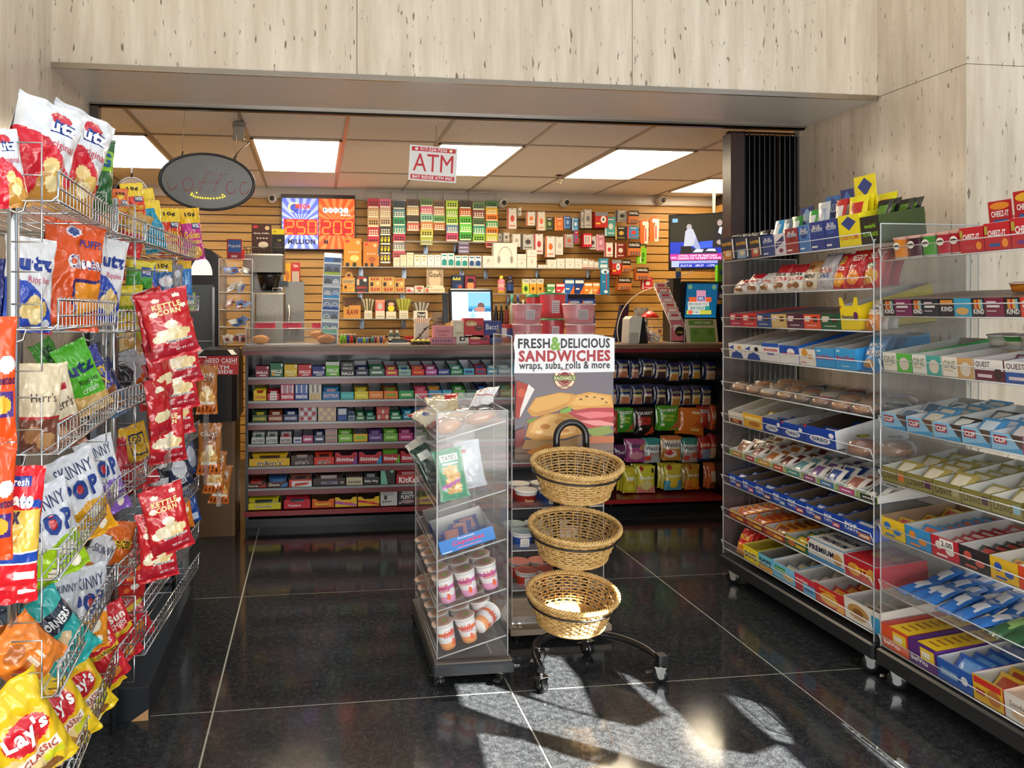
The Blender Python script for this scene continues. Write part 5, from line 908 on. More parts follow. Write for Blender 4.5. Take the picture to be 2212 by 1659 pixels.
cbag(4,-.08,.27,.13,.16,.06,'#e4dcc4',[('e',.35,.45,.14,.14,'#2a4a9a'),('r',.0,.0,1,.1,'#b8402a'),('r',0,.8,1,1,'#b82a2a')],'cream bread bag with blue bird mark at left of cart top shelf','bread bag','bread_bag',1.2,.4,0)
cbag(4,-.04,.42,.16,.16,.05,'#d8c49a',[('p',[(.6,.6),(1,.7),(1,1),(.6,1)],'#c8202c'),('e',.4,.4,.3,.2,'#e8dcc0'),('r',0,0,.1,.3,'#b8202c')],'tan bread bag with bright red corner at back of cart top shelf','bread bag','bread_bag',1.1,-.2,.1)
# ---- sandwich poster case
PX0,PX1,PY0,PY1=.865,1.285,3.17,3.50
t=empty('poster_case','clear acrylic case of cereal cups behind the wicker baskets','display case',((PX0+PX1)/2,PY0,0));hw2=(PX1-PX0)/2;L2=PY1-PY0
m=MB('wood');m.box(-hw2-.01,hw2+.03,-.02,L2,.03,.055,'#8a7a68');m.obj('base_board',t)
for x,y in((-hw2+.03,.03),(hw2-.03,.03),(-hw2+.03,L2-.04),(hw2-.03,L2-.04)):
 m=MB('plastic');m.lathe([(.015,0),(.015,.03)],'#222','plastic',10,(x,y,0));m.obj('foot',t)
for x in(-hw2,hw2):
 m=MB('acrylic');m.box(x-.003,x+.003,0,L2,.055,1.34,'#fff');edge(m,(x,0,.055),(x,0,1.34));edge(m,(x,L2,.055),(x,L2,1.34));edge(m,(x,0,1.34),(x,L2,1.34));m.obj('side_panel',t)
PZ=[.075,.22,.395,.58,.78,.98]
for z in PZ:
 m=MB('acrylic');m.box(-hw2,hw2,0,L2-.02,z-.004,z,'#e8ecee','acrylic');edge(m,(-hw2,0,z),(hw2,0,z));m.box(-hw2,hw2,-.001,.001,z,z+.03,'#fff','acrylic');m.obj('shelf',t)
m=MB('plastic');m.box(-.02,.012,L2*.4,L2*.4+.02,.055,.95,'#26262a');m.obj('divider',t)
def cereal(c1,lid):
 m=MB('plastic');cup(m,.038,.050,.068,[c1,c1,c1,'#e8e8e8'],lid,22);return m
CUPS=[(3,-.13,'#9c2a20','#e0d8d0','Cheerios','brick red cereal cup'),(3,-.02,'#2a4e9c','#e0d8d0','','blue barcode cereal cup'),(2,-.15,'#24509a','#9ab0b8','','blue and white cereal cup'),(2,-.05,'#2c549c','#9ab0b8','','deep blue cereal cup'),(2,.05,'#d0d4d8','#aab','','white cereal cup'),(1,-.13,'#c8402e','#c86a5a','','red oval cereal cup'),(1,-.03,'#c43a2e','#c86a5a','','red and white cereal cup'),(4,.02,'#4a2c20','#d8d0c8','','brown coffee cup snack')]
for z,x,c,l,tx,lab in CUPS:
 for q in range(2):
  m=cereal(c,l)
  m.art((-.02,-.0475,.014),(.04,-.0,0),(0,-.0035,.036),[('r',0,0,1,1,'#e8e6e2' if not tx else c)]+([T_(tx,.5,.5,1.0,.5,'#f0d8a0',.04)]if tx else[('r',.1,.1+.2*k,.9,.18+.2*k,'#8a8a90')for k in range(4)]))
  o=m.obj('cereal_cup');o.location=((PX0+PX1)/2+x,PY0+.055+q*.12,PZ[z]+.001);tag(o,lab+(' at the front of the poster case' if q==0 else ' at the back of the poster case')+f', shelf {["one", "two", "three", "four", "five"][z]} from bottom','cereal cup')
# poster
a=P(1112,1000,Y=PY0-.012);b=P(1325,722,Y=PY0-.012);pw,ph=b.x-a.x,b.z-a.z
t=empty('sandwich_poster','printed sandwich poster with white header fixed on the acrylic case','poster',(a.x,PY0-.012,a.z))
m=MB('paper');hh=ph*.70
m.box(0,pw,0,.0025,0,hh,'#77727a')
sw=[('r',0,0,1,.2,'#8a7468'),('r',0,.0,1,.04,'#6a5a50'),('r',0,.1,1,.11,'#5c4a40'),
      ('p',[(.12,.58),(.2,.72),(.45,.78),(.6,.76),(.58,.64),(.4,.56),(.18,.5)],'#c9924a'),('p',[(.14,.6),(.22,.72),(.44,.77),(.57,.75),(.54,.67),(.36,.6),(.2,.56)],'#dba95c'),
      ('p',[(.14,.52),(.3,.5),(.55,.62),(.56,.58),(.4,.44),(.1,.42)],'#8c6a70'),('p',[(.1,.46),(.2,.5),(.34,.46),(.25,.4)],'#6a9a3a'),
      ('p',[(.52,.62),(.58,.74),(.75,.78),(.98,.74),(1,.6),(.8,.58),(.6,.58)],'#d8a052'),('p',[(.56,.64),(.62,.72),(.78,.76),(.95,.72),(.98,.64),(.75,.62)],'#e4b468'),
      ('p',[(.5,.56),(.75,.6),(1,.6),(1,.44),(.8,.36),(.6,.42)],'#b8464a'),('p',[(.6,.54),(.8,.56),(1,.54),(1,.5),(.75,.48)],'#e07c80'),('p',[(.62,.46),(.85,.46),(1,.42),(1,.39),(.8,.4)],'#e89a98'),
      ('p',[(.45,.58),(.56,.62),(.56,.56),(.46,.53)],'#7aa84a'),('p',[(.7,.36),(.95,.4),(1,.32),(.8,.26)],'#8a9a52'),('r',.72,.2,1,.28,'#c87850'),
      ('p',[(.1,.3),(.14,.44),(.3,.54),(.52,.55),(.66,.46),(.7,.32),(.5,.26),(.2,.24)],'#c99450'),('p',[(.14,.34),(.2,.46),(.36,.53),(.54,.5),(.62,.4),(.6,.32),(.35,.29)],'#dcae6c'),
      ('e',.3,.4,.05,.03,'#b87a38'),('e',.45,.45,.06,.03,'#c08a44'),('e',.5,.35,.05,.02,'#b87a38'),('e',.24,.34,.04,.02,'#e8c890'),('e',.66,.7,.015,.008,'#5a3820'),('e',.72,.73,.015,.008,'#5a3820'),('e',.8,.72,.012,.007,'#5a3820'),('e',.88,.7,.015,.008,'#5a3820'),('e',.92,.66,.012,.007,'#5a3820'),
      ('p',[(.06,.16),(.1,.26),(.5,.24),(.66,.3),(.66,.2),(.4,.12)],'#b08a5c'),('p',[(.1,.12),(.3,.2),(.6,.16),(.55,.06),(.25,.05)],'#c8803c'),('p',[(0,.36),(.1,.4),(.08,.2),(0,.16)],'#8a4a4c'),
      ('p',[(.01,.92),(.15,.86),(.05,.5),(0,.5)],'#a8382c'),('e',.06,.78,.04,.05,'#c85a3c'),('p',[(.13,.88),(.19,.82),(.04,.5),(.05,.6)],'#e6e2de')]
m.art((0,0,0),(pw,0,0),(0,0,hh),sw);m.obj('sandwich_print',t)
m=MB('paper');cz=hh*.985
for k,(r,c)in enumerate(((.062,'#8a2a2c'),(.058,'#e8d8b8'),(.042,'#8a2a2c'),(.036,'#c8a890'),(.032,'#8a2430'))):
 m.poly([(pw*.5+r*.82*math.cos(j*PI/16),-.0016-.0004*k,cz-.018+r*.82*math.sin(j*PI/16))for j in range(32)],c)
m.poly([(pw*.5-.052,-.0036,cz-.03),(pw*.5+.052,-.0036,cz-.03),(pw*.5+.052,-.0036,cz-.006),(pw*.5-.052,-.0036,cz-.006)],'#6a7a3a')
m.art((pw*.5-.05,-.0038,cz-.029),(.1,0,0),(0,0,.022),[T_("RACHAEL'S",.5,.5,.95,.7,'#ece0c0',.02)])
m.art((pw*.5-.02,-.0038,cz+.015),(.04,0,0),(0,0,.012),[T_('HAND',.5,.5,1,.7,'#7a2a2c',.02)]);m.art((pw*.5-.025,-.0038,cz-.062),(.05,0,0),(0,0,.012),[T_('CRAFTED',.5,.5,1,.7,'#7a2a2c',.02)]);m.obj('round_logo',t)
m=MB('paper');m.poly([(-.004,-.003,hh),(pw*.3,-.003,hh-.002),(pw+.004,-.003,hh+.002),(pw+.004,-.003,ph*.97),(pw*.8,-.003,ph),(pw*.2,-.003,ph+.003),(0,-.003,ph+.001),(-.006,-.003,ph*.93),(0,-.003,ph*.85)],'#e9ebef');m.poly([(0,-.0008,hh),(0,-.0008,ph*.96),(pw,-.0008,ph*.96),(pw,-.0008,hh)],'#ccc')
m.art((0,-.0035,hh),(pw,0,0),(0,0,ph-hh),[T_('FRESH',.19,.77,.32,.26,'#26282c',.035),T_('&',.41,.76,.11,.36,'#7aa844',.05),T_('DELICIOUS',.71,.77,.5,.26,'#26282c',.035),T_('SANDWICHES',.5,.44,.93,.3,'#a8323c',.05),T_('wraps, subs, rolls & more',.5,.17,.92,.26,'#26282c',.02)]);m.obj('header_sheet',t)
# ---- wicker basket tower
BX,BYc=1.075,2.90
t=empty('basket_stand','black tubular rolling stand that carries three wicker baskets','basket stand',(BX,BYc,0));BK='#17181a'
m=MB('plastic');A=[P(1137,1440,Z=.07),P(1150,1410,Z=.10),P(1180,1392,Z=.10),P(1250,1382,Z=.10),P(1320,1390,Z=.10),P(1365,1415,Z=.10),P(1398,1452,Z=.08)]
def smooth(pts,n=6):
 pts=[Vector(p)for p in pts];out=[]
 for i in range(len(pts)-1):
  p0,p1,p2,p3=pts[max(0,i-1)],pts[i],pts[i+1],pts[min(len(pts)-1,i+2)]
  for k in range(n):
   s=k/n;out.append(.5*((2*p1)+(p2-p0)*s+(2*p0-5*p1+4*p2-p3)*s*s+(3*p1-p0-3*p2+p3)*s**3))
 return out+[pts[-1]]
off=Vector((BX,BYc,0));A=[Vector((-.215,-.17,.085)),Vector((-.205,-.06,.095)),Vector((-.15,.05,.1)),Vector((0,.105,.1)),Vector((.15,.05,.1)),Vector((.24,-.05,.095)),Vector((.27,-.15,.085))]
m.tube(smooth(A),.0145,BK,'plastic',10);m.obj('curved_base',t)
m=MB('plastic');m.box(.255,.29,-.175,-.14,.07,.11,BK);m.obj('end_socket',t)
for x,y,r in((-.215,-.17,.3),(-.16,.04,2.4),(.07,.1,.4),(.27,-.155,1.2)):
 m=MB('metal');caster(m,x,y,0,.03,r);m.obj('caster',t)
hx=P(1234,912,Y=BYc+.17).x-BX
m=MB('plastic');zt=P(1234,912,Y=BYc+.17).z;rr=.066
m.tube([(hx-rr,.17,.1 if 0 else.115)]+[(hx-rr,.17,.5),(hx-rr,.17,zt-rr)]+[(hx-rr*math.cos(a*PI/12),.17,zt-rr+rr*math.sin(a*PI/12))for a in range(1,12)]+[(hx+rr,.17,zt-rr),(hx+rr,.17,.5),(hx+rr,.17,.115)],.0145,BK,'plastic',12);m.obj('handle',t)
def basket_meshes():
 body=MB('wicker');N=56;rings=12;rt,rb,H=.173,.130,.122;ry=.86
 for k in range(rings):
  s=k/(rings-1);r=rb+(rt-rb)*(s**.85);z=.004+s*H
  body.tube([((r+.0042*(1 if(j+k)%2 else-1))*math.cos(2*PI*j/N),ry*(r+.0042*(1 if(j+k)%2 else-1))*math.sin(2*PI*j/N),z+.0004*math.sin(j))for j in range(N)],.0036,'#d9a858','wicker',5,True)
 for j in range(N//1):
  a=2*PI*j/N
  if j%2==0:body.tube([(rb*math.cos(a),ry*rb*math.sin(a),0),((rb+rt)/2*1.02*math.cos(a),ry*(rb+rt)/2*1.02*math.sin(a),H/2),(rt*math.cos(a),ry*rt*math.sin(a),H)],.0034,'#c8964a','wicker',5)
 for r in[rb*q/9 for q in range(1,10)]:body.tube([(r*math.cos(2*PI*j/30),ry*r*math.sin(2*PI*j/30),.001+.001*(j%2))for j in range(30)],.0068,'#cf9c50','wicker',5,True)
 rim=MB('wicker')
 for q in range(3):
  for(R0,zz,rr)in((rt+.006,H+.006,.0075),(rb+.004,.006,.005)):
   n=144;rim.tube([((R0+rr*math.cos(2*PI*j/n*30+q*2.09))*math.cos(2*PI*j/n),ry*(R0+rr*math.cos(2*PI*j/n*30+q*2.09))*math.sin(2*PI*j/n),zz+rr*math.sin(2*PI*j/n*30+q*2.09))for j in range(n)],rr*.62,'#dcae62','wicker',5,True)
 hoop=MB('plastic');r=rt+.004;hoop.tube([(r*math.cos(2*PI*j/48),ry*r*math.sin(2*PI*j/48),H*.80)for j in range(48)],.004,BK,'plastic',8,True);hoop.tube([(0,ry*r,H*.80),(0,ry*r+.03,H*.8)],.005,BK,'plastic',8)
 return body,rim,hoop
bt=empty('wicker_basket','honey coloured oval wicker basket, uppermost on the black stand','basket');bo_,br_,bh_=basket_meshes()
bo_.obj('woven_body',bt);br_.obj('braided_rim',bt);bh_.obj('support_hoop',bt)
BL=['','honey coloured oval wicker basket, middle one on the black stand','honey coloured oval wicker basket, lowest on the stand, catching sunlight']
for i,(px,py)in enumerate(((1268,1088),(1263,1228),(1258,1378))):
 c=P(px,py-6,Y=BYc-.14);o=bt if i==0 else copy_tree(bt,BL[i]);o.location=(c.x,BYc-.01,c.z+.0);o.rotation_euler=(math.radians(11),0,math.radians(-3))
# ================================================================ SALES COUNTER
KY0,KX0,KX1,KZ=5.05,-.452,2.985,1.215
t=empty('sales_counter','long sales counter with red edged candy shelves below a brown worktop','counter',(KX0,KY0,0));LK=KX1-KX0;BR='#6a1a20'
m=MB('wood');m.cbox(-.02,LK+.02,-.035,.62,KZ-.032,KZ,'#6f5845','wood',.004);m.obj('worktop',t)
m=MB('plastic');m.box(-.02,LK+.02,-.015,.0,KZ-.06,KZ-.034,BR);m.obj('top_trim',t)
m=MB('plastic');m.box(0,LK,.34,.36,.0,KZ-.033,'#1b1d22');m.box(0,.02,.0,.34,0,KZ-.033,'#1a1a1e');m.box(LK-.03,LK,0,.34,0,KZ-.033,'#15151a');m.box(.02,LK-.03,.0,.33,.0,.055,'#101318');m.obj('body',t)
xs=P(905,1000,Y=KY0).x-KX0;xr=P(1322,1000,Y=KY0).x-KX0
m=MB('plastic');m.box(xr-.02,xr,0,.34,.055,KZ-.033,'#15151a');m.obj('upright',t)
m=MB('plastic');m.box(.09,1.0,.30,.31,KZ-.18,KZ-.045,'#8b8e90')
for i in range(36):
 for j in range(3):m.poly([(.11+i*.0245+.003*math.cos(a*PI/3),.2994,KZ-.07-j*.028+.003*math.sin(a*PI/3))for a in range(6)],'#222')
m.obj('pegboard',t)
SZ=[1.004,.845,.700,.555,.405,.260]
for z in SZ:
 m=MB('plastic');L3=P(1078,800,Y=KY0).x-KX0+.4
 m.box(.02,L3,-.008,.33,z-.012,z-.002,'#9a9ca0');m.box(.02,L3,-.014,-.008,z-.012,z+.004,'#8f9296');m.box(.02,L3,-.012,-.006,z-.045,z-.014,BR);m.obj('shelf',t)
m=MB('plastic');m.box(-.01,LK-.03,-.02,.33,.095,.108,'#7a1c20');m.box(-.01,LK-.03,-.024,-.02,.08,.112,'#8a2024');m.obj('bottom_shelf',t)
# candy rows (pixel coordinates read off the photo at the shelf's own depth)
f2=lambda x:520+x/3.687
HB=lambda c='#f2eee8':[T_('HALLS',.5,.42,.8,.26,c,.045),('e',.9,.85,.07,.1,'#e8e8e8'),('r',.3,.12,.8,.2,c)]
def candy_row(r,z,items,dy=0):
 n=len(items);sh=f'counter candy shelf {["one", "two", "three", "four", "five", "six", "seven"][r]}'
 for i,it in enumerate(items):
  x0,x1,top,col,tx,tc,kind,look=it[:8];ex=it[8]if len(it)>8 else{}
  y=KY0+.012+dy;a=P(f2(x0),800,Y=y);b=P(f2(x1),800,Y=y);w=b.x-a.x-.004;h=max(.03,P(800,740+top/3.687,Y=y+.03).z-z)
  lab=label_row(look,i,n,sh);M=Matrix.Translation(((a.x+b.x)/2,y,z+.001));ops=ex.get('ops')or([T_(tx,.5,.5 if kind!='o' else.5,.84,.4,tc,.04)]if tx else[('r',.15,.35,.85,.65,tc)])
  m=MB();nm='candy_box'
  if kind=='b':carton(m,w,.13,h,col,ops,top=ex.get('top'))
  elif kind=='o':tray(m,w,.2,h*.5,h,col,ex.get('inner','#8d8f92'),ops,notch=ex.get('notch',0),side=ex.get('side'))
  elif kind=='c':m=MB('plastic');m.lathe([(w/2,0),(w/2,h*.7),(w/2*1.04,h*.72),(w/2*1.04,h),(.001,h)],col,'plastic',18,(0,w/2,0),cols=[col,tc,'#d8d8d8','#d8d8d8','#ccc']);nm='gum_can'
  tag(m.obj(nm,mw=M),lab,'candy box' if nm=='candy_box' else 'gum can')
  if kind=='o' and ex.get('pk',1):
   c2=ex.get('pc',col);packs(3,w*.9,ex.get('pl',h*.62+.01),.014,c2,tc if not ex.get('p2')else ex['p2'],M,'candy_pack',f'candy pack in {"leftmost" if i == 0 else ORD[i]} box of {sh}','candy pack',f'candy packs in {ORD[i]} box of {sh}',lambda k,r_:(r_.uniform(-.002,.002),.03+.045*k,.003,0,-.35),seed=r*40+i)
candy_row(0,SZ[0],[(115,228,178,'#8a1a30','','','b','crimson cough drop box',dict(ops=HB())),(232,340,156,'#1f6a44','','','b','dark green cough drop box',dict(ops=HB()+[('e',.25,.22,.14,.12,'#d8a02a')])),(345,452,168,'#dcb41e','','','b','yellow cough drop box',dict(ops=HB('#f4ecc0'))),(455,565,172,'#c02226','','','b','bright red cough drop box',dict(ops=HB())),(568,674,184,'#1a2478','','','b','navy cough drop box',dict(ops=HB())),
 (676,787,150,'#5fb020','','','b','lime green cough drop box',dict(ops=HB()+[('r',0,.78,1,1,'#c8ccc4')])),(795,908,150,'#1b1b20','','','b','black cough drop box',dict(ops=[T_('HALLS',.5,.2,.85,.22,'#f2f2f2',.05),T_('HALLS',.5,.55,.7,.16,'#d8d8d8',.03),T_('HALLS',.5,.8,.6,.13,'#c8c8c8',.03)])),
 (912,1018,160,'#1a2040','','#b8bcc0','o','navy mint box with white flap',dict(pc='#24305c',inner='#c8c8c8')),(1022,1148,152,'#3a6a50','','#d0d8d0','o','sage green gum box',dict(pc='#2e6a48')),(1152,1252,165,'#d8365c','','#e8e04a','o','pink gum box with yellow mark',dict(pc='#a8505a')),(1256,1357,168,'#a8d0b8','ORBIT','#24508a','o','pale green gum box',dict(pc='#8ab0a0')),(1361,1466,165,'#d8242c','','#f08a3a','o','scarlet gum box',dict(pc='#a8606a')),(1470,1566,165,'#b8349a','ORBIT','#f0e8f0','o','magenta gum box',dict(pc='#a85a78')),(1570,1666,165,'#26408c','ORBIT','#e8eef8','o','blue gum box',dict(pk=0)),(1670,1770,165,'#1f8a5c','ORBIT','#e8f4ec','o','emerald gum box',dict(pc='#5a9a8a')),(1774,1862,158,'#5ab0cc','','#1a3a7a','o','aqua gum box',dict(pk=0,inner='#c0c4c8')),(1866,1956,158,'#a8243c','','#3a5a9a','o','wine red gum box',dict(pc='#8a3a4a')),(1960,2046,158,'#4a9ab8','','#e8eef0','o','steel blue gum box',dict(pc='#5a7a88')),(2050,2160,158,'#9ab8c8','','#e8eef0','o','pale blue gum box',dict(pc='#8aa0b0')),(2165,2270,158,'#3a8ab0','','#c8d8e0','o','teal blue gum box',{})])
candy_row(1,SZ[1],[(100,205,325,'#ecc41e','Chiclets','#c8403a','o','yellow chewing gum box',dict(notch=1,inner='#a89a5a')),(208,312,338,'#b81c2c','','#f0ecec','o','red gum box with white panel',dict(ops=[('r',.2,.1,.8,1,'#e8e8ea'),('r',.2,.35,.8,.45,'#c83040'),('r',.2,.7,.8,.8,'#c83040')])),(315,427,322,'#c8304a','mentos','#f4f0f0','b','pink red mint roll box',dict(ops=[T_('mentos',.5,.25,.85,.26,'#f4f0f0',.04)]+[('r',.06+.19*k,.45,.19+.19*k,.95,'#a8a0b8' if k%2 else '#d8d0d8')for k in range(5)])),(430,538,322,'#2a4e9c','mentos','#f4f0f0','b','blue mint roll box',dict(ops=[T_('mentos',.5,.25,.85,.26,'#f4f0f0',.04)]+[('r',.06+.19*k,.45,.19+.19*k,.95,'#5a7ab0' if k%2 else '#c8d0dc')for k in range(5)])),(542,645,322,'#c8c4b8','','','b','white and gold mint roll box',dict(ops=[('p',[(.1+.2*k,.05),(.2+.2*k,.05),(.28+.2*k,.4),(.18+.2*k,.4)],'#d8a83a')for k in range(4)]+[('r',.06+.19*k,.48,.19+.19*k,.95,'#7a7870' if k%2 else '#d8d4c8')for k in range(5)])),
 (650,790,318,'#2a7ab4','EXTRA','#e8b8c0','o','broad blue gum box with lid',dict(inner='#a0a4a8',notch=0,pc='#3a86b8')),(794,902,328,'#4ab4b8','','#6ac8c8','o','turquoise gum box',dict(pk=0,inner='#8a8e92')),(905,1018,322,'#e0d02a','','#e8e86a','o','lemon yellow gum box',dict(pc='#c8a82a')),(1020,1136,322,'#e8842a','','#f0b07a','o','orange gum box',dict(pk=0,inner='#8c8e90')),(1140,1254,322,'#e87a2a','','#7aa83a','o','orange and green gum box',dict(pc='#8a5a3a')),(1258,1380,320,'#2a9a54','','#c8e0a8','o','green gum box with pale fruit',dict(pk=0,inner='#8c8e90')),(1384,1490,322,'#d83a58','','#f08aa0','o','rose pink gum box',dict(pc='#c85068')),(1494,1602,322,'#3a9ad0','','#e8a03a','o','blue and orange gum box',dict(pc='#b88a4a')),(1606,1686,318,'#3aa8cc','','#d8e8f0','o','light blue gum box',dict(pk=0,inner='#a0a4a8')),(1690,1788,318,'#5aa83a','','#e0ecd8','o','grass green gum box',dict(pc='#3a8a3a')),(1792,1882,318,'#1f4a40','','#5ac0a0','o','dark teal gum box',dict(pk=0,inner='#a4a8ac')),(1886,1976,318,'#1c2c5c','','#6a8ac8','o','midnight blue gum box',{}),(1980,2060,318,'#1a5a9c','','#8ac0e0','o','ocean blue gum box',dict(pk=0)),(2064,2160,318,'#3a7a5a','','#8ac0a0','o','jade gum box',{}),(2164,2270,318,'#c83a3a','','#e0a0a0','o','coral red gum box',{})])
candy_row(2,SZ[2],[(90,212,500,'#2a4a2c','HONEES','#d8c83a','o','dark green honey lozenge box',dict(pc='#3a4a30')),(216,336,500,'#7a2418','HONEES','#f0e0c0','o','brown honey lozenge box',dict(pc='#8a3a20')),(340,456,500,'#182858','HONEES','#e0e4f0','o','navy honey lozenge box',dict(pc='#20305c')),(460,608,492,'#b0a4a8','','','b','silver box of red capped tubes',dict(ops=[('r',.08+.22*a,.1+.3*b,.26+.22*a,.3+.3*b,['#a82a3c','#d8d0d4'][(a+b)%2])for a in range(4)for b in range(3)])),(614,762,498,'#c8b49a','','','b','cream box of pale tubes',dict(ops=[('r',.08+.22*a,.1+.3*b,.26+.22*a,.3+.3*b,['#e0c8a0','#c0a0a0'][(a+b)%2])for a in range(4)for b in range(3)])),
 (768,850,515,'#22407a','','#d0d8e0','b','blue and white tube box',dict(ops=[('r',.1,.5,.9,.95,'#c8ccd4'),('r',.1,.1,.9,.4,'#2c56a8')])),(853,912,532,'#8a98a0','','#2a4a7a','o','small silver blue gum box',{}),(915,990,535,'#3a7a4c','','#d8e8d8','o','fern green gum bottle box',{}),(993,1076,540,'#1c5a48','','#8ad0b8','o','bottle green gum box',{}),(1080,1186,512,'#a83a38','','','b','red and silver roll candy box',dict(ops=[('e',.2+.3*a,.25+.4*b,.13,.17,['#d8b8a8','#c85a4a'][(a+b)%2])for a in range(3)for b in range(2)])),(1190,1284,545,'#2a8a5a','','#e0f0e8','o','mint green gum box',{}),(1288,1376,520,'#1a7a98','','#9ae0f0','o','cyan gum bottle box',{}),(1380,1468,515,'#2a6ab8','','#b0d8f0','o','cobalt gum bottle box',{}),(1474,1552,500,'#3c6a40','','#2a4a30','c','round green gum can'),(1640,1712,505,'#6a3a5a','','#8a4a6a','c','round plum gum can'),(1732,1812,495,'#a03a4c','','#7a2a3a','c','round maroon gum can'),(1900,2030,515,'#24283a','','#7a8aa0','o','dark slate mint box',{})])
AL=lambda c:[T_('ALTOIDS',.5,.45,.85,.4,'#1c2c28',.05),('r',0,.9,1,1,c),('r',.1,.08,.9,.14,c)]
candy_row(3,SZ[3],[(85,192,672,'#c8ccc8','','#8a9a94','o','white mint tin box with green rim',dict(ops=AL('#7aa090'),pc='#d0d0cc',p2='#5a6a64')),(200,294,670,'#ccd0cc','','#8a9a94','o','white mint tin box with grey rim',dict(ops=AL('#9aa8a4'),pc='#c8ccc8',p2='#5a6a64')),(312,408,672,'#ccc8c8','','#c03a48','o','white mint tin box with red rim',dict(ops=AL('#b83a44'),pc='#ccc8c8',p2='#b04048')),(418,488,688,'#c8ccd4','','#4a5a8a','o','plain white mint box',dict(pk=0,inner='#a8acb0')),(492,578,665,'#b84a78','','#e8e0e4','o','pink and silver mint box',dict(inner='#9a9ea2',pk=0)),(582,668,665,'#3a4468','','#d8dce4','o','slate blue mint box',dict(inner='#7a8290')),
 (672,770,680,'#c8b8b0','','','b','striped pink and cream tin stack',dict(ops=[('r',.05,.05+.12*k,.95,.1+.12*k,['#b83a5a','#3a3c44','#8a9a5a'][k%3])for k in range(8)])),(775,892,660,'#7ac03a','','#d0e8b0','o','spring green gum box',dict(inner='#7e8286')),(896,1012,658,'#e0b82a','','#7ac84a','o','yellow and green gum box',dict(pk=0,inner='#9c9ea2')),(1016,1132,662,'#5a3a80','','#a08ac0','o','violet gum box',{}),(1136,1252,662,'#6ab03a','','#b8e08a','o','leaf green gum box',{}),(1256,1374,660,'#a82a6a','','#e08ab8','o','fuchsia gum box',dict(pc='#7a2a50')),(1378,1480,658,'#8a4aa0','','#d8b0e0','o','lilac gum box',{}),(1500,1640,658,'#3a4450','','#9aa4b0','o','charcoal mint box',{})])
MM=lambda:[T_("m&m's",.5,.42,.62,.6,'#f4f0ea',.09),T_("m&m's",.5,.42,.6,.58,'#2a1a14',.03)]
SK=lambda c:[T_('Skittles',.45,.55,.78,.42,'#f6f2f2',.05),('p',[(.75,0),(1,0),(1,1),(.92,.8),(.85,.4)],c)]
candy_row(4,SZ[4],[(65,392,838,'#e0b020','','#3a2a14','o','wide yellow chocolate candy box',dict(ops=MM(),pc='#e8b81e',p2='#5a3a1a')),(400,578,842,'#3a2018','','#c8b8a8','o','dark brown chocolate candy box',dict(ops=MM(),pc='#4a2a20',notch=1)),(582,746,838,'#d8361c','','#4a1a10','o','orange red chocolate candy box',dict(ops=MM(),pc='#d83a20')),(750,930,820,'#b81c2c','','','o','red fruit candy box with purple corner',dict(ops=SK('#8a3a9a'),notch=1,pk=0,side='#8a3a9a',inner='#6a2a3a')),(938,1126,820,'#b41c2c','','','o','red fruit candy box with blue corner',dict(ops=SK('#2a8ac8'),notch=1,pk=0,side='#2a6ab8',inner='#4a3a5a')),(1130,1268,820,'#b81e2a','','#7ab83a','o','red fruit candy box with green corner',dict(ops=SK('#6ab02a'),pc='#6ab03a')),(1272,1440,820,'#b41a28','','','o','all red fruit candy box',dict(ops=SK('#c8242e'),notch=1,side='#c82a30',inner='#6a2028',pk=0)),(1480,1640,820,'#7a8a3a','','#c8d07a','o','olive candy box',{})])
DO=lambda c:[T_('Dove',.35,.5,.5,.45,'#f0e8e0',.03),('p',[(.6,0),(1,.2),(1,.9),(.75,.6)],c)]
candy_row(5,SZ[5],[(35,206,1060,'#4a1a14','','#b8382a','o','brown chocolate bar box with red swirl',dict(ops=DO('#a82a20'),notch=1,inner='#7a2a1c')),(210,376,1040,'#4a1e16','','#3a7ab8','o','brown chocolate bar box with blue swirl',dict(ops=DO('#3a78b8'),pc='#3a5a90')),(382,568,1010,'#d03a22','','#3a3030','o','white sided box with orange red front',dict(side='#dcdcdc',inner='#cfcfcf',ops=[('r',.12,0,1,.8,'#e0dcdc'),('p',[(.2,.1),(.8,.3),(.9,.6),(.3,.5)],'#c83a2a')],pc='#8a4a3a')),(575,834,1010,'#2c1612','','#d8c8c0','o','wide dark brown caramel bar box',dict(ops=[T_('SNICKERS',.5,.45,.5,.4,'#e8e8f0',.07),T_('SNICKERS',.5,.45,.48,.38,'#3a4a8a',.03),T_('48',.9,.45,.1,.3,'#d8d0c8')],pc='#3a2018')),(840,972,1000,'#d0c4a4','','#4a2a20','o','cream caramel bar box',dict(ops=[T_('SNICKERS',.5,.4,.8,.3,'#4a3a5a',.05)],pc='#3a2a28')),(976,1106,1005,'#151518','','#a8a8b0','o','black candy bar box with white script',dict(ops=[T_('Milky Way',.5,.45,.85,.4,'#e8e8ec',.04)],pc='#2a2a2e')),(1112,1230,990,'#1a1e1e','','','b','black and mint green candy bar box',dict(ops=[('p',[(0,0),(.5,0),(.25,1),(0,1)],'#7ac0a8'),('e',.8,.8,.14,.14,'#8ad0b8')])),(1238,1440,990,'#c01c24','','#e0a0a0','o','red wafer bar box',dict(ops=[T_('KitKat',.5,.45,.8,.7,'#f4f0f0',.06)],pc='#b82028')),(1480,1640,1010,'#5a1a1c','','#a85a4a','o','maroon candy box',{})])
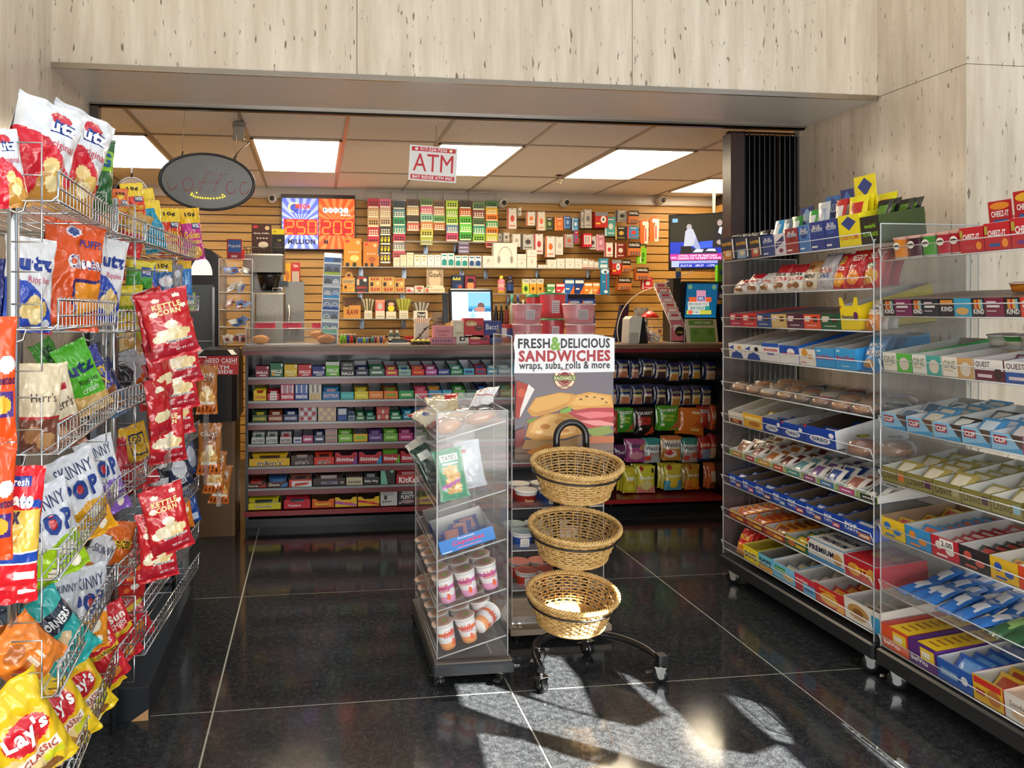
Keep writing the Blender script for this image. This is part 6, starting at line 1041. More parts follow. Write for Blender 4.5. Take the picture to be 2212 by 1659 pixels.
candy_row(6,.113,[(42,322,1190,'#d8c81a','','#2a2a1a','o','long yellow jelly candy box',dict(ops=[T_('Chuckles',.5,.5,.5,.4,'#f4f4ea',.08),T_('Chuckles',.5,.5,.48,.38,'#2a2a14',.02)])),(342,556,1190,'#c81f34','','#3a3a4a','o','red licorice box',dict(ops=[T_('Twizzlers',.4,.5,.5,.3,'#f4e8ea',.05)],notch=1,inner='#8a2a3a')),(567,746,1190,'#e0641a','','#e89a3a','o','orange peanut butter candy box',dict(ops=[T_("Reese's",.5,.6,.7,.42,'#f0d83a',.05),T_('PIECES',.5,.25,.4,.2,'#6a2a14',.03)],notch=1,inner='#5a3a1c',pk=0)),(750,926,1180,'#e8c02a','','','o','yellow taffy box with violet stripe',dict(ops=[('p',[(0,.9),(0,.5),(.5,.3),(1,.1),(1,.4),(.4,.7)],'#b85ab0'),('e',.6,.6,.2,.12,'#e8702a')],notch=1,inner='#4a3420',pk=0)),(932,1106,1180,'#e8bc26','','','o','yellow taffy box with red stripe',dict(ops=[('p',[(0,.9),(0,.6),(.5,.4),(1,.1),(1,.35),(.4,.75)],'#c82a3a'),('e',.6,.6,.2,.12,'#e8702a')],notch=1,inner='#4a3420',pk=0)),(1112,1248,1165,'#c8c8c4','','#5a6a5a','b','white mint candy carton',dict(ops=[('r',.1,.6,.8,.85,'#a8aca8'),T_('Junior',.4,.25,.6,.2,'#2a4a3a',.04),('e',.3,.5,.1,.15,'#3a3a40')])),(1252,1405,1165,'#1a1a20','','','b','black licorice candy carton',dict(ops=[T_('GOOD&',.5,.75,.6,.2,'#e8e8ec',.05),T_('PLENTY',.5,.5,.7,.22,'#e8e8ec',.05),('e',.5,.22,.35,.12,'#a88a8a'),T_('24',.1,.15,.14,.14,'#e8e8ec')])),(1425,1545,1170,'#b8b42a','','#4a5a1a','o','olive yellow candy box',{}),(1590,1750,1170,'#2a3a2a','','#8a9a5a','o','dark green candy box',{})])
# ---- peg wall of nut and fruit bags (right end of the counter)
fP=lambda x,y:(1300+x/4.607,760+y/4.607)
PY_=KY0+.12;NUTC=['#b06a4a','#a8705a','#4a3024','#3c2a2c','#b8843a','#7a4a2a','#c8963a','#c8a07a'];BND=['#b86a5a','#b85a50','#d8c88a','#b86a6a','#6a9ad0','#d8983a','#6a9ac8','#c87a9a','#6a9ad8','#c8c44a','#b85aa8','#a89a7a','#c85a3c','#c87a3a','#b8a03a','#4a8a4a']
def pegbag(x0,y0,x1,y1,col,ops,look,extra=1,t=.03,dy=0,tilt=0):
 a=P(*fP(x0,y1),Y=PY_+dy);b=P(*fP(x1,y0),Y=PY_+dy);w,h=b.x-a.x,b.z-a.z
 m=MB('foil');bag(m,w,h,t,col,ops,14,20,int(x0+y0)%60,wr=.7);m.tube([(0,.0,h*.96),(0,.20-dy,h*.97)],.002,'#b0b4b8','metal',5)
 o=m.obj('snack_bag');o.location=((a.x+b.x)/2,PY_+dy,a.z);o.rotation_euler=(0,tilt,R_.uniform(-.1,.1));tag(o,look,'snack bag')
 for k in range(extra):
  m=MB('foil');bag(m,w,h,t*.8,col,(),6,8,int(x0)%60+k,wr=.7);o2=m.obj('snack_bag');o2.location=(o.location.x-.004-.012*k,PY_+dy+.035*(k+1),a.z+.002);tag(o2,f'pack behind the '+look.replace(' from left',''),'snack bag',f'packs behind {look}')
for r,(y0,y1,xs_)in enumerate(((85,270,[(100,145),(150,262),(285,370),(395,510),(525,652),(662,768),(785,870),(888,985),(1025,1140)]),(330,530,[(100,145),(165,285),(295,405),(405,505),(535,640),(675,790),(795,885),(888,978),(985,1092)]))):
 for i,(x0,x1)in enumerate(xs_):
  j=i-1+r*8;nt=NUTC[j%8];bd=BND[j%16];yo=[0,-5,0,-15,0,25,15,5,15][i]*(1 if r==0 else.6)
  pegbag(x0,y0+yo,x1,y1+yo,'#151f4e',[('r',.04,.03,.96,.52,'#d4c29a'),('r',.12,.07,.88,.38,nt),('r',.04,.5,.96,.56,bd),T_('BAZZINI',.5,.72,.8,.12,'#c8b878',.03)],label_row(f'navy nut bag with {["tan", "rust", "cream", "plum", "sky blue", "amber", "blue", "rose"][j % 8]} band',i,9,f'{["top", "second"][r]} peg row'),extra=1)
QC=lambda c,k:[T_('QUEST',.5,.82,.8,.12,'#f0ece8',.04),('p',[(.5,0),(1,.1),(1,.45)],c),T_('PROTEIN',.45,.6,.6,.1,k,.03),T_('CHIPS',.45,.45,.5,.1,k,.03),('r',.12,.2,.3,.3,'#f0f0e0')]
for a in[(95,590,155,815,'#b8382a',[('e',.3,.2,.3,.1,'#e8a080')],'red chip bag at left end of the middle peg row'),(150,560,315,800,'#3a8a24',QC('#a85a34','#c8d83a'),'green protein chip bag, left one with red corner'),(330,560,522,832,'#1d1616',QC('#b8401e','#c83a2a')+[('r',.1,.4,.8,.7,'#8a1f1a')],'black and orange protein chip bag on the middle peg row'),(555,535,760,785,'#4a9a1e',QC('#c86a3a','#d8e04a'),'bright green protein chip bag in the middle of the peg row'),(750,560,1015,825,'#e07a24',[('r',.4,.82,.8,.92,'#f4d8b8'),('p',[(.5,.35),(.9,.85),(1,.3)],'#c85a1e'),('r',.8,.5,.95,.7,'#f0e0d0'),('e',.6,.2,.2,.05,'#f0c880')],'large orange snack bag hanging crooked on the middle peg row'),(965,540,1062,755,'#b83428',[('r',.1,.72,.9,.85,'#e8dcd0'),T_('WELCHS',.5,.78,.7,.1,'#3a2a4a')],'red fruit snack bag beside the large orange bag'),(1070,525,1205,775,'#d05a2a',[('r',.2,.4,.85,.7,'#c8a884'),('e',.5,.18,.3,.1,'#7a4428')],'orange zip nut bag at the right end of the middle peg row'),
          (100,930,240,1060,'#5a2a5a',[('e',.3,.6,.2,.2,'#2a1a2a'),T_('Bowl',.6,.5,.5,.3,'#c8b8c8')],'dark purple snack bag low behind the upper basket'),(240,870,430,1100,'#a0487a',[('r',.15,.65,.7,.8,'#5a3a5a'),('e',.5,.3,.4,.18,'#c88a9a'),('p',[(.6,.6),(1,.5),(1,.9)],'#b88a5a')],'mauve dried fruit bag left of the fruit snack bags'),(415,860,580,1105,'#2a8a8a',[('r',0,.46,1,.76,'#e4ecec'),T_("Welch's",.5,.62,.9,.2,'#20242c',.03),('r',.0,0,1,.45,'#a8b4b0'),T_('FRUIT',.55,.35,.5,.12,'#d05a3a'),('e',.2,.2,.2,.12,'#c84a3a')],"teal fruit snack bag, left one of the lower peg row"),(605,838,790,1085,'#c88a3a',[('r',0,.52,1,.84,'#e8e0d4'),T_("Welch's",.5,.68,.9,.2,'#20242c',.03),('e',.4,.3,.35,.15,'#e8d8d0'),('e',.3,.35,.2,.1,'#c83a4a'),('r',0,.88,1,1,'#c86a3a')],'orange gold fruit snack bag in the middle of the lower peg row'),(795,860,955,1100,'#2a8a84',[('r',0,.46,1,.76,'#e4ecec'),T_("Welch's",.5,.62,.9,.2,'#20242c',.03),('r',0,0,1,.45,'#b8a8a0'),('e',.7,.3,.2,.12,'#d8603a'),('e',.2,.2,.2,.12,'#c84a3a')],'teal fruit snack bag, right one of the lower peg row'),(955,840,1085,1085,'#a81f24',[('r',.05,.56,.95,.8,'#c83228'),T_('DAVID',.5,.66,.8,.14,'#f4ecc8',.04),('r',.2,.05,.9,.5,'#8a9ab0'),('r',0,0,1,.1,'#1f3a6a')],'red and blue sunflower seed bag on the lower peg row'),(1075,820,1150,1060,'#b0242a',[('r',0,.45,1,.65,'#c83a28'),T_('DAVID',.5,.56,.9,.12,'#f4ecc8',.04),('r',0,0,1,.45,'#c8a884')],'red and tan sunflower seed bag at the lower row right end'),
          (205,1150,332,1405,'#c8b82a',[('r',.3,.5,.9,.65,'#e0e4c8'),('e',.6,.2,.3,.15,'#d8d04a')],'yellow dried fruit pouch partly behind the upper basket'),(345,1130,528,1405,'#cdc73a',[('r',0,0,1,.25,'#d88a7a'),('e',.25,.9,.13,.08,'#a82a24'),T_('BeauBoo',.5,.58,.8,.12,'#f2f2ea',.04),('e',.5,.3,.32,.18,'#dcd08a'),('r',.8,.75,.92,.9,'#2a2a20')],'yellow and pink dried fruit pouch with red dot'),(612,1118,798,1378,'#d0c03a',[('r',0,0,1,.4,'#5aa8c0'),('e',.28,.9,.12,.08,'#a82a24'),T_('BeauBoo',.5,.58,.8,.12,'#f2f2ea',.04),('e',.5,.3,.25,.2,'#e8c83a')],'yellow and sky blue dried fruit pouch'),(820,1118,978,1372,'#b0882a',[('r',0,0,1,.4,'#d8742a'),('e',.3,.9,.12,.08,'#a82a24'),T_('BeauBoo',.5,.6,.8,.1,'#e0d8b8',.04),('e',.55,.3,.25,.2,'#d8902a')],'dark yellow and orange dried fruit pouch'),(1035,1105,1158,1360,'#d0642c',[('r',.3,.3,.9,.7,'#d8c0a4'),('e',.5,.15,.3,.1,'#7a4428')],'orange nut bag standing at the bottom right of the peg wall')]:
 pegbag(*a,extra=2 if 'pouch' in a[6]else 1,t=.045,tilt=.12 if 'crooked' in a[6]else 0)
a=P(1552,880,Y=KY0+.2);m=MB('paper');m.box(-.03,.06,0,.004,0,.30,'#a81818');m.poly([(-.03,-.001,.16),(.06,-.001,.12),(.06,-.001,.3),(-.03,-.001,.3)],'#c8b898');o=m.obj('red_sign_card',loc=(a.x,a.y,a.z));tag(o,'red and cream card behind the peg bags at the counter end','card')
# ================================================================ BACK OF THE SHOP
f3=lambda x,y:(520+x/3.814,400+y/3.814)
f4=lambda x,y:(1060+x/4.096,400+y/4.096)
ZC=KZ+.001
def place(f,x0,y0,x1,y1,Y,zb=None):
 a=P(*f(x0,y1),Y=Y);b=P(*f(x1,y0),Y=Y)
 z0=a.z if zb is None else zb
 return a.x,b.x,z0,b.z
def wbox(f,x0,y0,x1,y1,Y,d,col,ops,lab,cat='box',name='box',zb=None,top=None,group=None,rz=0,mat='paper',side=None):
 X0,X1,z0,z1=place(f,x0,y0,x1,y1,Y,zb);w,h=X1-X0,z1-z0
 m=MB(mat);m.box(-w/2,w/2,0,d,0,h,side or col)
 if side:m.poly([(-w/2,-.0003,0),(w/2,-.0003,0),(w/2,-.0003,h),(-w/2,-.0003,h)],col)
 m.art((-w/2,-.0004 if side else 0,0),(w,0,0),(0,0,h),ops)
 o=m.obj(name);o.location=((X0+X1)/2,Y,z0);o.rotation_euler.z=rz;return tag(o,lab,cat,group)
# ---- wall shelves
def wshelf(px0,px1,py,lab,yb=BY-.013,d=.28,br=()):
 a=P(px0,py,Y=yb-d);b=P(px1,py,Y=yb-d);t=empty('wall_shelf',lab,'shelf',(a.x,yb-d,a.z))
 m=MB('acrylic');L0=b.x-a.x;m.box(0,L0,0,d,-.006,0,'#9aa0a2','acrylic');m.box(0,L0,-.003,0,-.006,.003,'#8e8e88','plastic');m.obj('glass_shelf',t)
 for q in br:
  x=P(q,py,Y=yb-.02).x-a.x;m=MB('metal');m.poly([(x-.012,d,-.008),(x-.012,d-.2,-.008),(x-.012,d,-.09)],'#c0c4c8');m.box(x-.022,x+.022,d-.012,d,-.10,-.0085,'#80868c');m.obj('bracket',t)
 return a.z
ZA=wshelf(738,1318,576,'long glass shelf on the slatwall carrying cigarette packs and headphones',br=(780,873,998,1050,1162,1272))
ZB=wshelf(738,1060,632,'glass shelf on the slatwall with rolling paper displays',br=(778,870))
ZB2=wshelf(1064,1318,635,'glass shelf on the slatwall with medicine boxes and bottles',br=(1100,1250))
ZD=wshelf(735,962,689,'lowest glass shelf on the slatwall with stick holders',br=(782,872))
ZE=wshelf(872,1076,521,'short upper glass shelf behind the lottery ticket strips',br=(920,985))
SY=BY-.013-.27
# ---- jackpot display
X0,X1,z0,z1=place(f3,332,85,942,527,BY-.10);t=empty('jackpot_display','lit lottery jackpot display, half blue half orange, with red numerals','lottery sign',(X0,BY-.10,z0));W0,H0=X1-X0,z1-z0
m=MB('plastic');m.box(0,W0,0,.07,0,H0,'#2a1614');m.obj('frame',t)
def seg(m,x,z,w,h,n,y,c='#ff7a28'):
 S={'0':'abcdef','2':'abged','5':'afgcd','9':'abfgcd'}[n];k=w*.16
 Q={'a':(k,h-k,w-k,h),'g':(k,h/2-k/2,w-k,h/2+k/2),'d':(k,0,w-k,k),'f':(0,h/2+k*.3,k,h-k*.6),'b':(w-k,h/2+k*.3,w,h-k*.6),'e':(0,k*.6,k,h/2-k*.3),'c':(w-k,k*.6,w,h/2-k*.3)}
 for s in 'abcdefg':
  a,b,cc,d=Q[s];m.poly([(x+a,y,z+b),(x+cc,y,z+b),(x+cc,y,z+d),(x+a,y,z+d)],c if s in S else '#8a0c0a','glow')
for side in(0,1):
 x0=.01+side*(W0/2-.004);w_=W0/2-.012;m=MB('glow');zt=H0*.93;zb=H0*.012;col,c2=(('#5a6ad8','#9aa8f0')if side==0 else('#e8481a','#f47038'))
 m.poly([(x0,-.001,zb),(x0+w_,-.001,zb),(x0+w_,-.001,zt),(x0,-.001,zt)],col)
 cx,cz=x0+w_/2,zb+(zt-zb)*.5
 def hit(a):
  dx,dz=math.cos(a),math.sin(a);s=min((w_/2)/abs(dx)if dx else 9,((zt-zb)/2)/abs(dz)if dz else 9);return(cx+dx*s,-.0016,cz+dz*s)
 for k in range(20):
  a=2*PI*k/20+.05;m.poly([(cx,-.0016,cz),hit(a),hit(a+.15)],c2)
 m.poly([(x0+.015,-.0022,H0*.26),(x0+w_-.004,-.0022,H0*.26),(x0+w_-.004,-.0022,H0*.55),(x0+.015,-.0022,H0*.55)],'#b80c10' if side else '#c01418')
 for k,n in enumerate('250' if side==0 else '209'):seg(m,x0+.03+k*w_*.31,H0*.275,w_*.25,H0*.255,n,-.003)
 A=lambda ops:m.art((x0,-.003,zb),(w_,0,0),(0,0,zt-zb),ops)
 if side==0:A([('e',.32,.82,.16,.10,'#f0e08a'),('e',.35,.81,.13,.08,'#3a4aa8'),T_('MEGA',.58,.84,.42,.1,'#e8401a',.06),T_('MILLIONS',.56,.73,.44,.07,'#2a3a9a',.05),T_('MILLION',.54,.14,.76,.1,'#141428',.06)])
 else:A([*[('e',.18+.145*k,.77,.07,.055,'#f4f0f0' if k<5 else '#d82a2a')for k in range(5)],*[T_('POWER'[k],.18+.145*k,.77,.08,.06,'#1a1a24' if k<4 else '#fff',.02)for k in range(5)],T_('BALL',.76,.68,.3,.04,'#f0e8e0',.03),T_('M',.2,.14,.11,.1,'#141428',.06)])
 m.obj('screen',t)
# ---- ticket dispensers + strips
for i in range(5):
 xa=[1025,1248,1468,1683,1896][i];xb=[1243,1465,1680,1893,2114][i];X0,X1,z0,z1=place(f3,xa,45+i*4,xb,128,BY-.2)
 t=empty('ticket_dispenser',f'clear lottery ticket dispenser, {ORD[i]} from left under the ceiling','dispenser',(X0,BY-.2,z0));w_=X1-X0;h_=z1-z0
 m=MB('acrylic');m.box(0,w_,0,.18,0,h_,'#fff')
 for a,b in(((0,0,0),(w_,0,0)),((0,0,h_),(w_,0,h_)),((0,0,0),(0,0,h_)),((w_,0,0),(w_,0,h_)),((w_/2,0,0),(w_/2,0,h_))):edge(m,a,b,.002)
 m.obj('clear_case',t);m=MB('metal');m.lathe([(.008,0),(.008,.006)],'#e8e8e8','metal',10,(w_/2,-.004,h_*.7));m.obj('lock',t)
STR=[((1045,1140,112,660),['#c02a3a','#c8a878','#c8a070','#b8283a','#b83048','#4a7a9c','#e89a2a'],'red and cream'),((1145,1237,112,645),['#d06a8a','#c8b090','#c8b090','#3a3230','#2a2420','#2a2420','#4a2a4a'],'pink then black with yellow'),
       ((1255,1356,130,610),['#3a4a54','#5a8a9a','#2a9a6a','#3a8a80','#c03a5a','#8a8a90','#b84a5a'],'teal and green'),((1368,1470,118,378),['#5a4230','#c8b080','#4a3a2a','#c85a4a'],'brown and cream'),((1480,1584,112,492),['#6a8a4a','#d8588a','#8ac8a8','#c87a3a','#c8c04a','#a8b03a'],'pink and pale green'),
       ((1587,1682,128,372),['#7a5a3a','#c08a6a','#6aa85a','#b85a2a'],'tan and green'),((1692,1790,128,462),['#b8d83a','#8ac02a','#9ac83a','#5a7aa0','#c84a6a'],'lime yellow'),((1802,1902,128,455),['#4a3a2c','#c8602a','#5ac03a','#6ad04a','#4aa83a'],'orange and bright green'),
       ((1912,2012,140,470),['#6a8a5a','#8a4a4a','#5a7a4a','#3a9a7a','#8ac83a'],'olive and red'),((2020,2118,132,515),['#4a7a3a','#e0b02a','#e87a2a','#3a9a5a','#e8862a','#c8c02a','#c8403a'],'yellow orange and green')]
for i,((xa,xb,ya,yb),cs,dn)in enumerate(STR):
 X0,X1,z0,z1=place(f3,xa,ya,xb,yb,BY-.215);w_,h_=X1-X0,z1-z0;m=MB('paper');n=len(cs)
 for k,c in enumerate(cs):
  a=h_*(1-(k+1)/n);b=h_*(1-k/n);yy=.012*math.sin(k*1.3);y2=.012*math.sin((k+1)*1.3)
  m.poly([(0,y2-.0006,a),(w_,y2-.0006,a),(w_,yy-.0006,b),(0,yy-.0006,b)],c);m.poly([(0,y2+.0006,a),(0,yy+.0006,b),(w_,yy+.0006,b),(w_,y2+.0006,a)],'#ddd')
  q='#f0e030' if(i==1 and k>3)else '#f4eecc' if k%2 else '#2a2a2a'
  m.art((0,y2-.0008,a),(w_,0,0),(0,yy-y2,b-a),[('r',.06,.05,.94,.2,'#f0ead0')]+([T_('$',.2+.3*g,.6,.2,.6,'#ecd828',.1)for g in range(3)]if i==1 and k>3 else[('e',.2+.2*g,.62-.25*v,.07,.09,q)for g in range(4)for v in range(2)]))
 o=m.obj('ticket_strip',loc=(X0,BY-.215,z0));tag(o,f'{dn} scratch ticket strip, {ORD[i]} from left','lottery tickets')
X0,X1,z0,z1=place(f3,1785,462,1876,565,BY-.2);m=MB();m.box(0,X1-X0,0,.001,0,z1-z0,'#6a5a78');m.art((0,0,0),(X1-X0,0,0),(0,0,z1-z0),[('r',.1,.1+.3*k,.9,.25+.3*k,'#a8a0b8')for k in range(3)]);tag(m.obj('ticket_strip',loc=(X0,BY-.24,z0)),'short purple scratch ticket strip hanging below the green one','lottery tickets')
# ---- items on the long shelf
TE=lambda a,b,s:[('e',.2,.9,.14,.05,'#c8343a'),T_(s,.5,.68,.8,.07,'#f0e4d0',.04),('e',.6,.3,.26,.11,b),('e',.8,.86,.12,.07,'#d8b88a'),*[('e',.3+.16*k,.52,.05,.03,'#d8c8b0')for k in range(4)]]
wbox(f3,850,440,995,632,SY,.07,'#c88a2a',TE(0,'#e8c878','')+[('r',.1+.4*k,0,.3+.4*k,.14,'#2a2420')for k in range(2)],'golden tea box standing left on the long glass shelf',zb=ZA+.001)
wbox(f3,1010,468,1130,632,SY,.07,'#c0782c',TE(0,'#a85a2a','')+[('r',.1+.4*k,0,.3+.4*k,.15,'#2a2420')for k in range(2)],'orange tea box right of the golden tea box',zb=ZA+.001)
CG=[(1258,1310,605,0),(1315,1365,575,0),(1369,1423,556,0),(1429,1481,572,1),(1484,1536,572,1),(1541,1593,575,2),(1597,1648,575,2),(1652,1703,562,3),(1706,1759,562,3),(1766,1816,580,3),(1820,1872,580,3),(1881,1926,582,4),(1930,1982,582,4)]
CN=['cream','gold crest','white and silver','white and teal','white and navy'];CT_=[('#d8d0b8','#c8b88a'),('#e0dcd0','#b89a4a'),('#e4e2dc','#a8acb0'),('#e0e4e0','#1f8a86'),('#d8dce4','#1c4a7c')]
for i,(a,b,y,k)in enumerate(CG):
 c1,c2=CT_[k];wbox(f3,a,y,b,662,SY-.002,.024,c1,[('p',[(.1,.15),(.9,.15),(.9,.5),(.5,.62),(.1,.5)]if k>=3 else[(.5,.45),(.85,.75),(.5,.6),(.15,.75)],c2),('r',.15,.8,.85,.9,c2),('r',.2,.08,.8,.12,'#8a8a84')],f'{CN[k]} cigarette pack, {ORD[i]} from left on long shelf','cigarette pack','cigarette_pack',zb=ZA+.001)
wbox(f3,1995,582,2083,672,SY,.05,'#dcd6cc',[('e',.5,.6,.14,.14,'#b8b0a4'),('e',.4,.4,.06,.1,'#c0b8ac')],'white earbud box left of the headphone box',zb=ZA+.001)
X0,X1,z0,z1=place(f4,25,512,232,728,SY-.01,ZA+.001);w_,h_=X1-X0,z1-z0;m=MB();m.box(0,w_,0,.08,0,h_,'#e0dbd0')
for r1,r2,a0,a1,c in((.30,.27,10,170,'#a8a49c'),):m.loft([[(w_/2+r*w_*math.cos(math.radians(a)),-.001,h_*.42+r*1.45*h_*math.sin(math.radians(a)))for a in range(a0,a1+1,8)]for r in(r1,r2)],c,None,False)
for s in(-1,1):m.art((w_/2+s*w_*.28-.018,-.0004,h_*.16),(.036,0,0),(.0,0,h_*.34),[('e',.5,.5,.5,.5,'#b8b2a8'),('e',.5-s*.1,.5,.32,.4,'#8e8a84')])
tag(m.obj('headphone_box',loc=(X0,SY-.01,z0)),'large white box picturing silver over ear headphones','headphone box')
WB=[(235,315,610,'white gadget box right of the headphone box'),(322,408,572,'tall white gadget box with thin seam'),(420,498,704,'flat white box lying on the long shelf'),(502,582,660,'small white earbud box, leftmost of four'),(586,655,650,'small white earbud box, second of four'),(662,742,648,'small white earbud box, third of four'),(746,808,650,'small white earbud box, last of four')]
for a,b,y,lab in WB:wbox(f4,a,y,b,727,SY,.05,'#ddd8cc',[('r',0,.62,1,.64,'#b06a5a'),('e',.5,.35,.15,.12,'#c4beb2'),('r',.3,.8,.7,.84,'#c0bab0')],lab,zb=ZA+.001)
for i,(a,b)in enumerate(((812,862),(866,910),(914,956))):wbox(f4,a,650+i*12,b,728,SY+.01,.04,'#cfc8bc',[('r',0,0,1,.12,'#b8303a'),('r',.2,.5,.8,.8,'#e4dfd4'),('e',.5,.9,.4,.1,'#a8a090')],f'cream accessory pouch with red base, {ORD[i]} of three','accessory pack','accessory_pack',zb=ZA+.001)
wbox(f4,962,648,1040,732,SY,.03,'#3a8aa8',[('r',.1,.1,.9,.4,'#e0e4e0'),T_('JUICI',.5,.65,.7,.25,'#f0f0f0',.05)],'blue and white gum pack at right end of the long shelf',zb=ZA+.001)
# ---- rolling paper shelf
RAW=lambda s='RAW':[T_(s,.55,.2,.7,.26,'#a8241c',.05),('e',.14,.2,.08,.1,'#b8863a'),T_(s,.5,.86,.7,.2,'#9a2a1c',.05),('r',.12,.4,.35,.65,'#3a2a1c'),('r',.6,.5,.8,.7,'#e0c890')]
wbox(f3,838,760,940,885,SY,.07,'#c88a30',[('r',0,.55,1,.9,'#b89a6a'),T_('HONEST',.5,.72,.8,.18,'#4a4a44',.03),('e',.25,.35,.1,.1,'#2a2018'),('r',.45,.1,.95,.45,'#d8a848'),T_('HOT',.7,.28,.4,.2,'#8a5a20')],'gold rolling paper display with arched top','display box','display_box',zb=ZB+.001)
m=MB();m.poly([(.05*math.cos(a*PI/8)*.8,0,.06*math.sin(a*PI/8))for a in range(9)],'#b08048');a0=P(*f3(890,765),Y=SY+.03);m.box(-.002,.002,0,.003,-.02,.0,'#b08048');m.art((-.02,0,.01),(.04,0,0),(0,0,.03),[('e',.5,.5,.4,.5,'#4a2a18')]);o=m.obj('display_topper',loc=(a0.x,SY+.005,a0.z));tag(o,'arched brown topper card on the gold rolling paper display','topper card')
wbox(f3,946,748,1050,885,SY,.06,'#33302e',[T_('ELEMENTS',.5,.3,.8,.14,'#c83a2a',.04),T_('RED',.5,.88,.6,.14,'#c83a2a',.04),('r',.1,.45,.3,.8,'#b8a888'),('e',.75,.75,.14,.1,'#d8d4c8'),('r',.15,.02,.8,.08,'#b8302a')],'black display card with small white and red packs','display box','display_box',zb=ZB+.001)
for i,(a,b,y)in enumerate(((1055,1160,755),(1163,1266,755),(1269,1350,762))):wbox(f3,a,y,b,885,SY,.07,'#c29a54',RAW(),['tan rolling paper box with red letters, left of three','tan rolling paper box with red letters, middle of three','narrow tan rolling paper box with red letters, right of three'][i],'rolling paper box','display_box',zb=ZB+.001)
wbox(f3,1362,840,1430,885,SY,.05,'#c8a8a0',[('e',.4,.4,.3,.2,'#b8302c'),('e',.7,.6,.2,.2,'#e8e0d8')],'small heap box of red and white items',zb=ZB+.001)
wbox(f3,1434,828,1510,885,SY,.06,'#d0c4b0',[('r',.2,.5,.8,.8,'#b84a3a'),('e',.5,.3,.2,.15,'#8a6a4a')],'cream box with orange red label',zb=ZB+.001)
wbox(f3,1515,845,1680,885,SY-.02,.09,'#d4c8ac',[T_('Fine Papers',.6,.5,.6,.4,'#8a6a4a',0),('r',.05,.1,.2,.8,'#b85a4a')],'wide cream counter box in front of brown topper',zb=ZB+.001)
wbox(f3,1530,690,1670,845,SY+.01,.004,'#a08a70',[('e',.5,.55,.35,.4,'#c8b494'),T_('Gizeh',.5,.75,.7,.2,'#4a3420',.03),('r',0,0,1,.3,'#d8ccb4'),T_('Extra',.5,.14,.5,.2,'#a8342a',.03),('r',.02,.02,.18,.26,'#3a6a4a')],'brown scroll topper card above the wide cream box','topper card','topper_card',zb=ZB+.001)
wbox(f3,1740,742,1835,885,SY,.05,'#1a2c50',[T_('Advil',.4,.8,.7,.18,'#e8d83a',.04),('r',.3,.2,.9,.5,'#28407a'),('e',.7,.35,.16,.1,'#b8502a')],'navy medicine box with yellow lettering','medicine box',zb=ZB+.001)
wbox(f3,1845,742,1940,885,SY,.05,'#3a1420',[('r',.06,.06,.94,.94,'#8a2a3a'),('e',.5,.4,.3,.25,'#c8905a'),('e',.5,.7,.3,.12,'#1a1420')],'dark maroon medicine box beside the navy one','medicine box',zb=ZB+.001)
def bottle(f,x0,y0,x1,y1,Y,cols,cap,lab,zb,cat='bottle',sq=.75):
 X0,X1,z0,z1=place(f,x0,y0,x1,y1,Y,zb);r=(X1-X0)/2;h=z1-z0;t=empty('bottle',lab,cat,((X0+X1)/2,Y+r,z0))
 m=MB('plastic');n=len(cols);pr=[(.001,0),(r,0)]+[(r,h*.74*(k+1)/n)for k in range(n)]+[(r*.5,h*.82),(r*.45,h*.84)];m.lathe(pr,cols[0],'plastic',16,caps=False,sy=sq,cols=[cols[0]]+cols+[cols[-1]]*3);m.obj('bottle_body',t)
 m=MB('plastic');m.lathe([(r*.5,h*.83),(r*.5,h),(.001,h)],cap,'plastic',14,caps=False,sy=max(sq,.8));m.obj('cap',t);return t
bottle(f4,70,800,132,958,SY+.01,['#d8a83a','#e07a8a','#e8b0a0','#e87a90'],'#e8c22a','pink and yellow stomach remedy bottle with yellow cap',ZB2+.001)
bottle(f4,146,800,212,958,SY+.01,['#1a1420','#28407a','#28407a','#1c1420'],'#2a2a5a','dark syrup bottle with blue label beside the pink bottle',ZB2+.001)
for a in[(282,340,830,'#c8d04a','TAX','lime pipe filter box on the medicine shelf','#3a8a3a'),(345,405,830,'#d8a83a','TAX','amber remedy box, middle of three alike','#d8902a'),(410,467,830,'#d09a34','TAX','amber remedy box, right of three alike','#c88a28')]:
 wbox(f4,a[0],a[2],a[1],958,SY,.04,a[3],[('r',0,.7,1,1,'#e0dccc'),T_(a[4],.5,.86,.8,.2,'#2a2a2a',.03),('e',.5,.35,.3,.2,a[6]),('e',.5,.35,.14,.1,'#2a2418')],a[5],'medicine box',zb=ZB2+.001)
for a in[(498,570,872,'#5a9a54','#d8e0c8','green remedy box low on the medicine shelf'),(578,655,870,'#c8303a','#e8d8d0','red remedy box low on the medicine shelf'),(655,740,832,'#2a62b0','#e8702a','blue pain relief box, left of the pair'),(745,826,832,'#1f3a78','#e8702a','navy pain relief box, right of the pair'),(828,900,862,'#e08a2a','#f0d8a0','orange vitamin box, left of the pair'),(905,965,862,'#e8923a','#c83a4a','orange vitamin box with pink fruit, right of the pair')]:
 wbox(f4,a[0],a[2],a[1],958,SY,.05,a[3],[('r',.05,.72,.95,.92,'#e8e4dc'),('p',[(.5,0),(1,0),(1,.6)],a[4]),('r',.1,.3,.5,.4,'#e8e4dc')],a[5],'medicine box',zb=ZB2+.001)
wbox(f4,975,742,1048,962,SY-.02,.02,'#1f7aa8',[('e',.5,.9,.48,.1,'#e8e8e4'),('e',.55,.88,.2,.06,'#2a6a98'),('r',.62,.1,.72,.8,'#c83a4a'),('e',.6,.1,.24,.06,'#e8ecec'),T_('Fresh',.35,.5,.3,.3,'#e8f0f4',.03)],'tall blue toothbrush pack at the right end of the medicine shelf','toothbrush pack',zb=ZB2+.001)
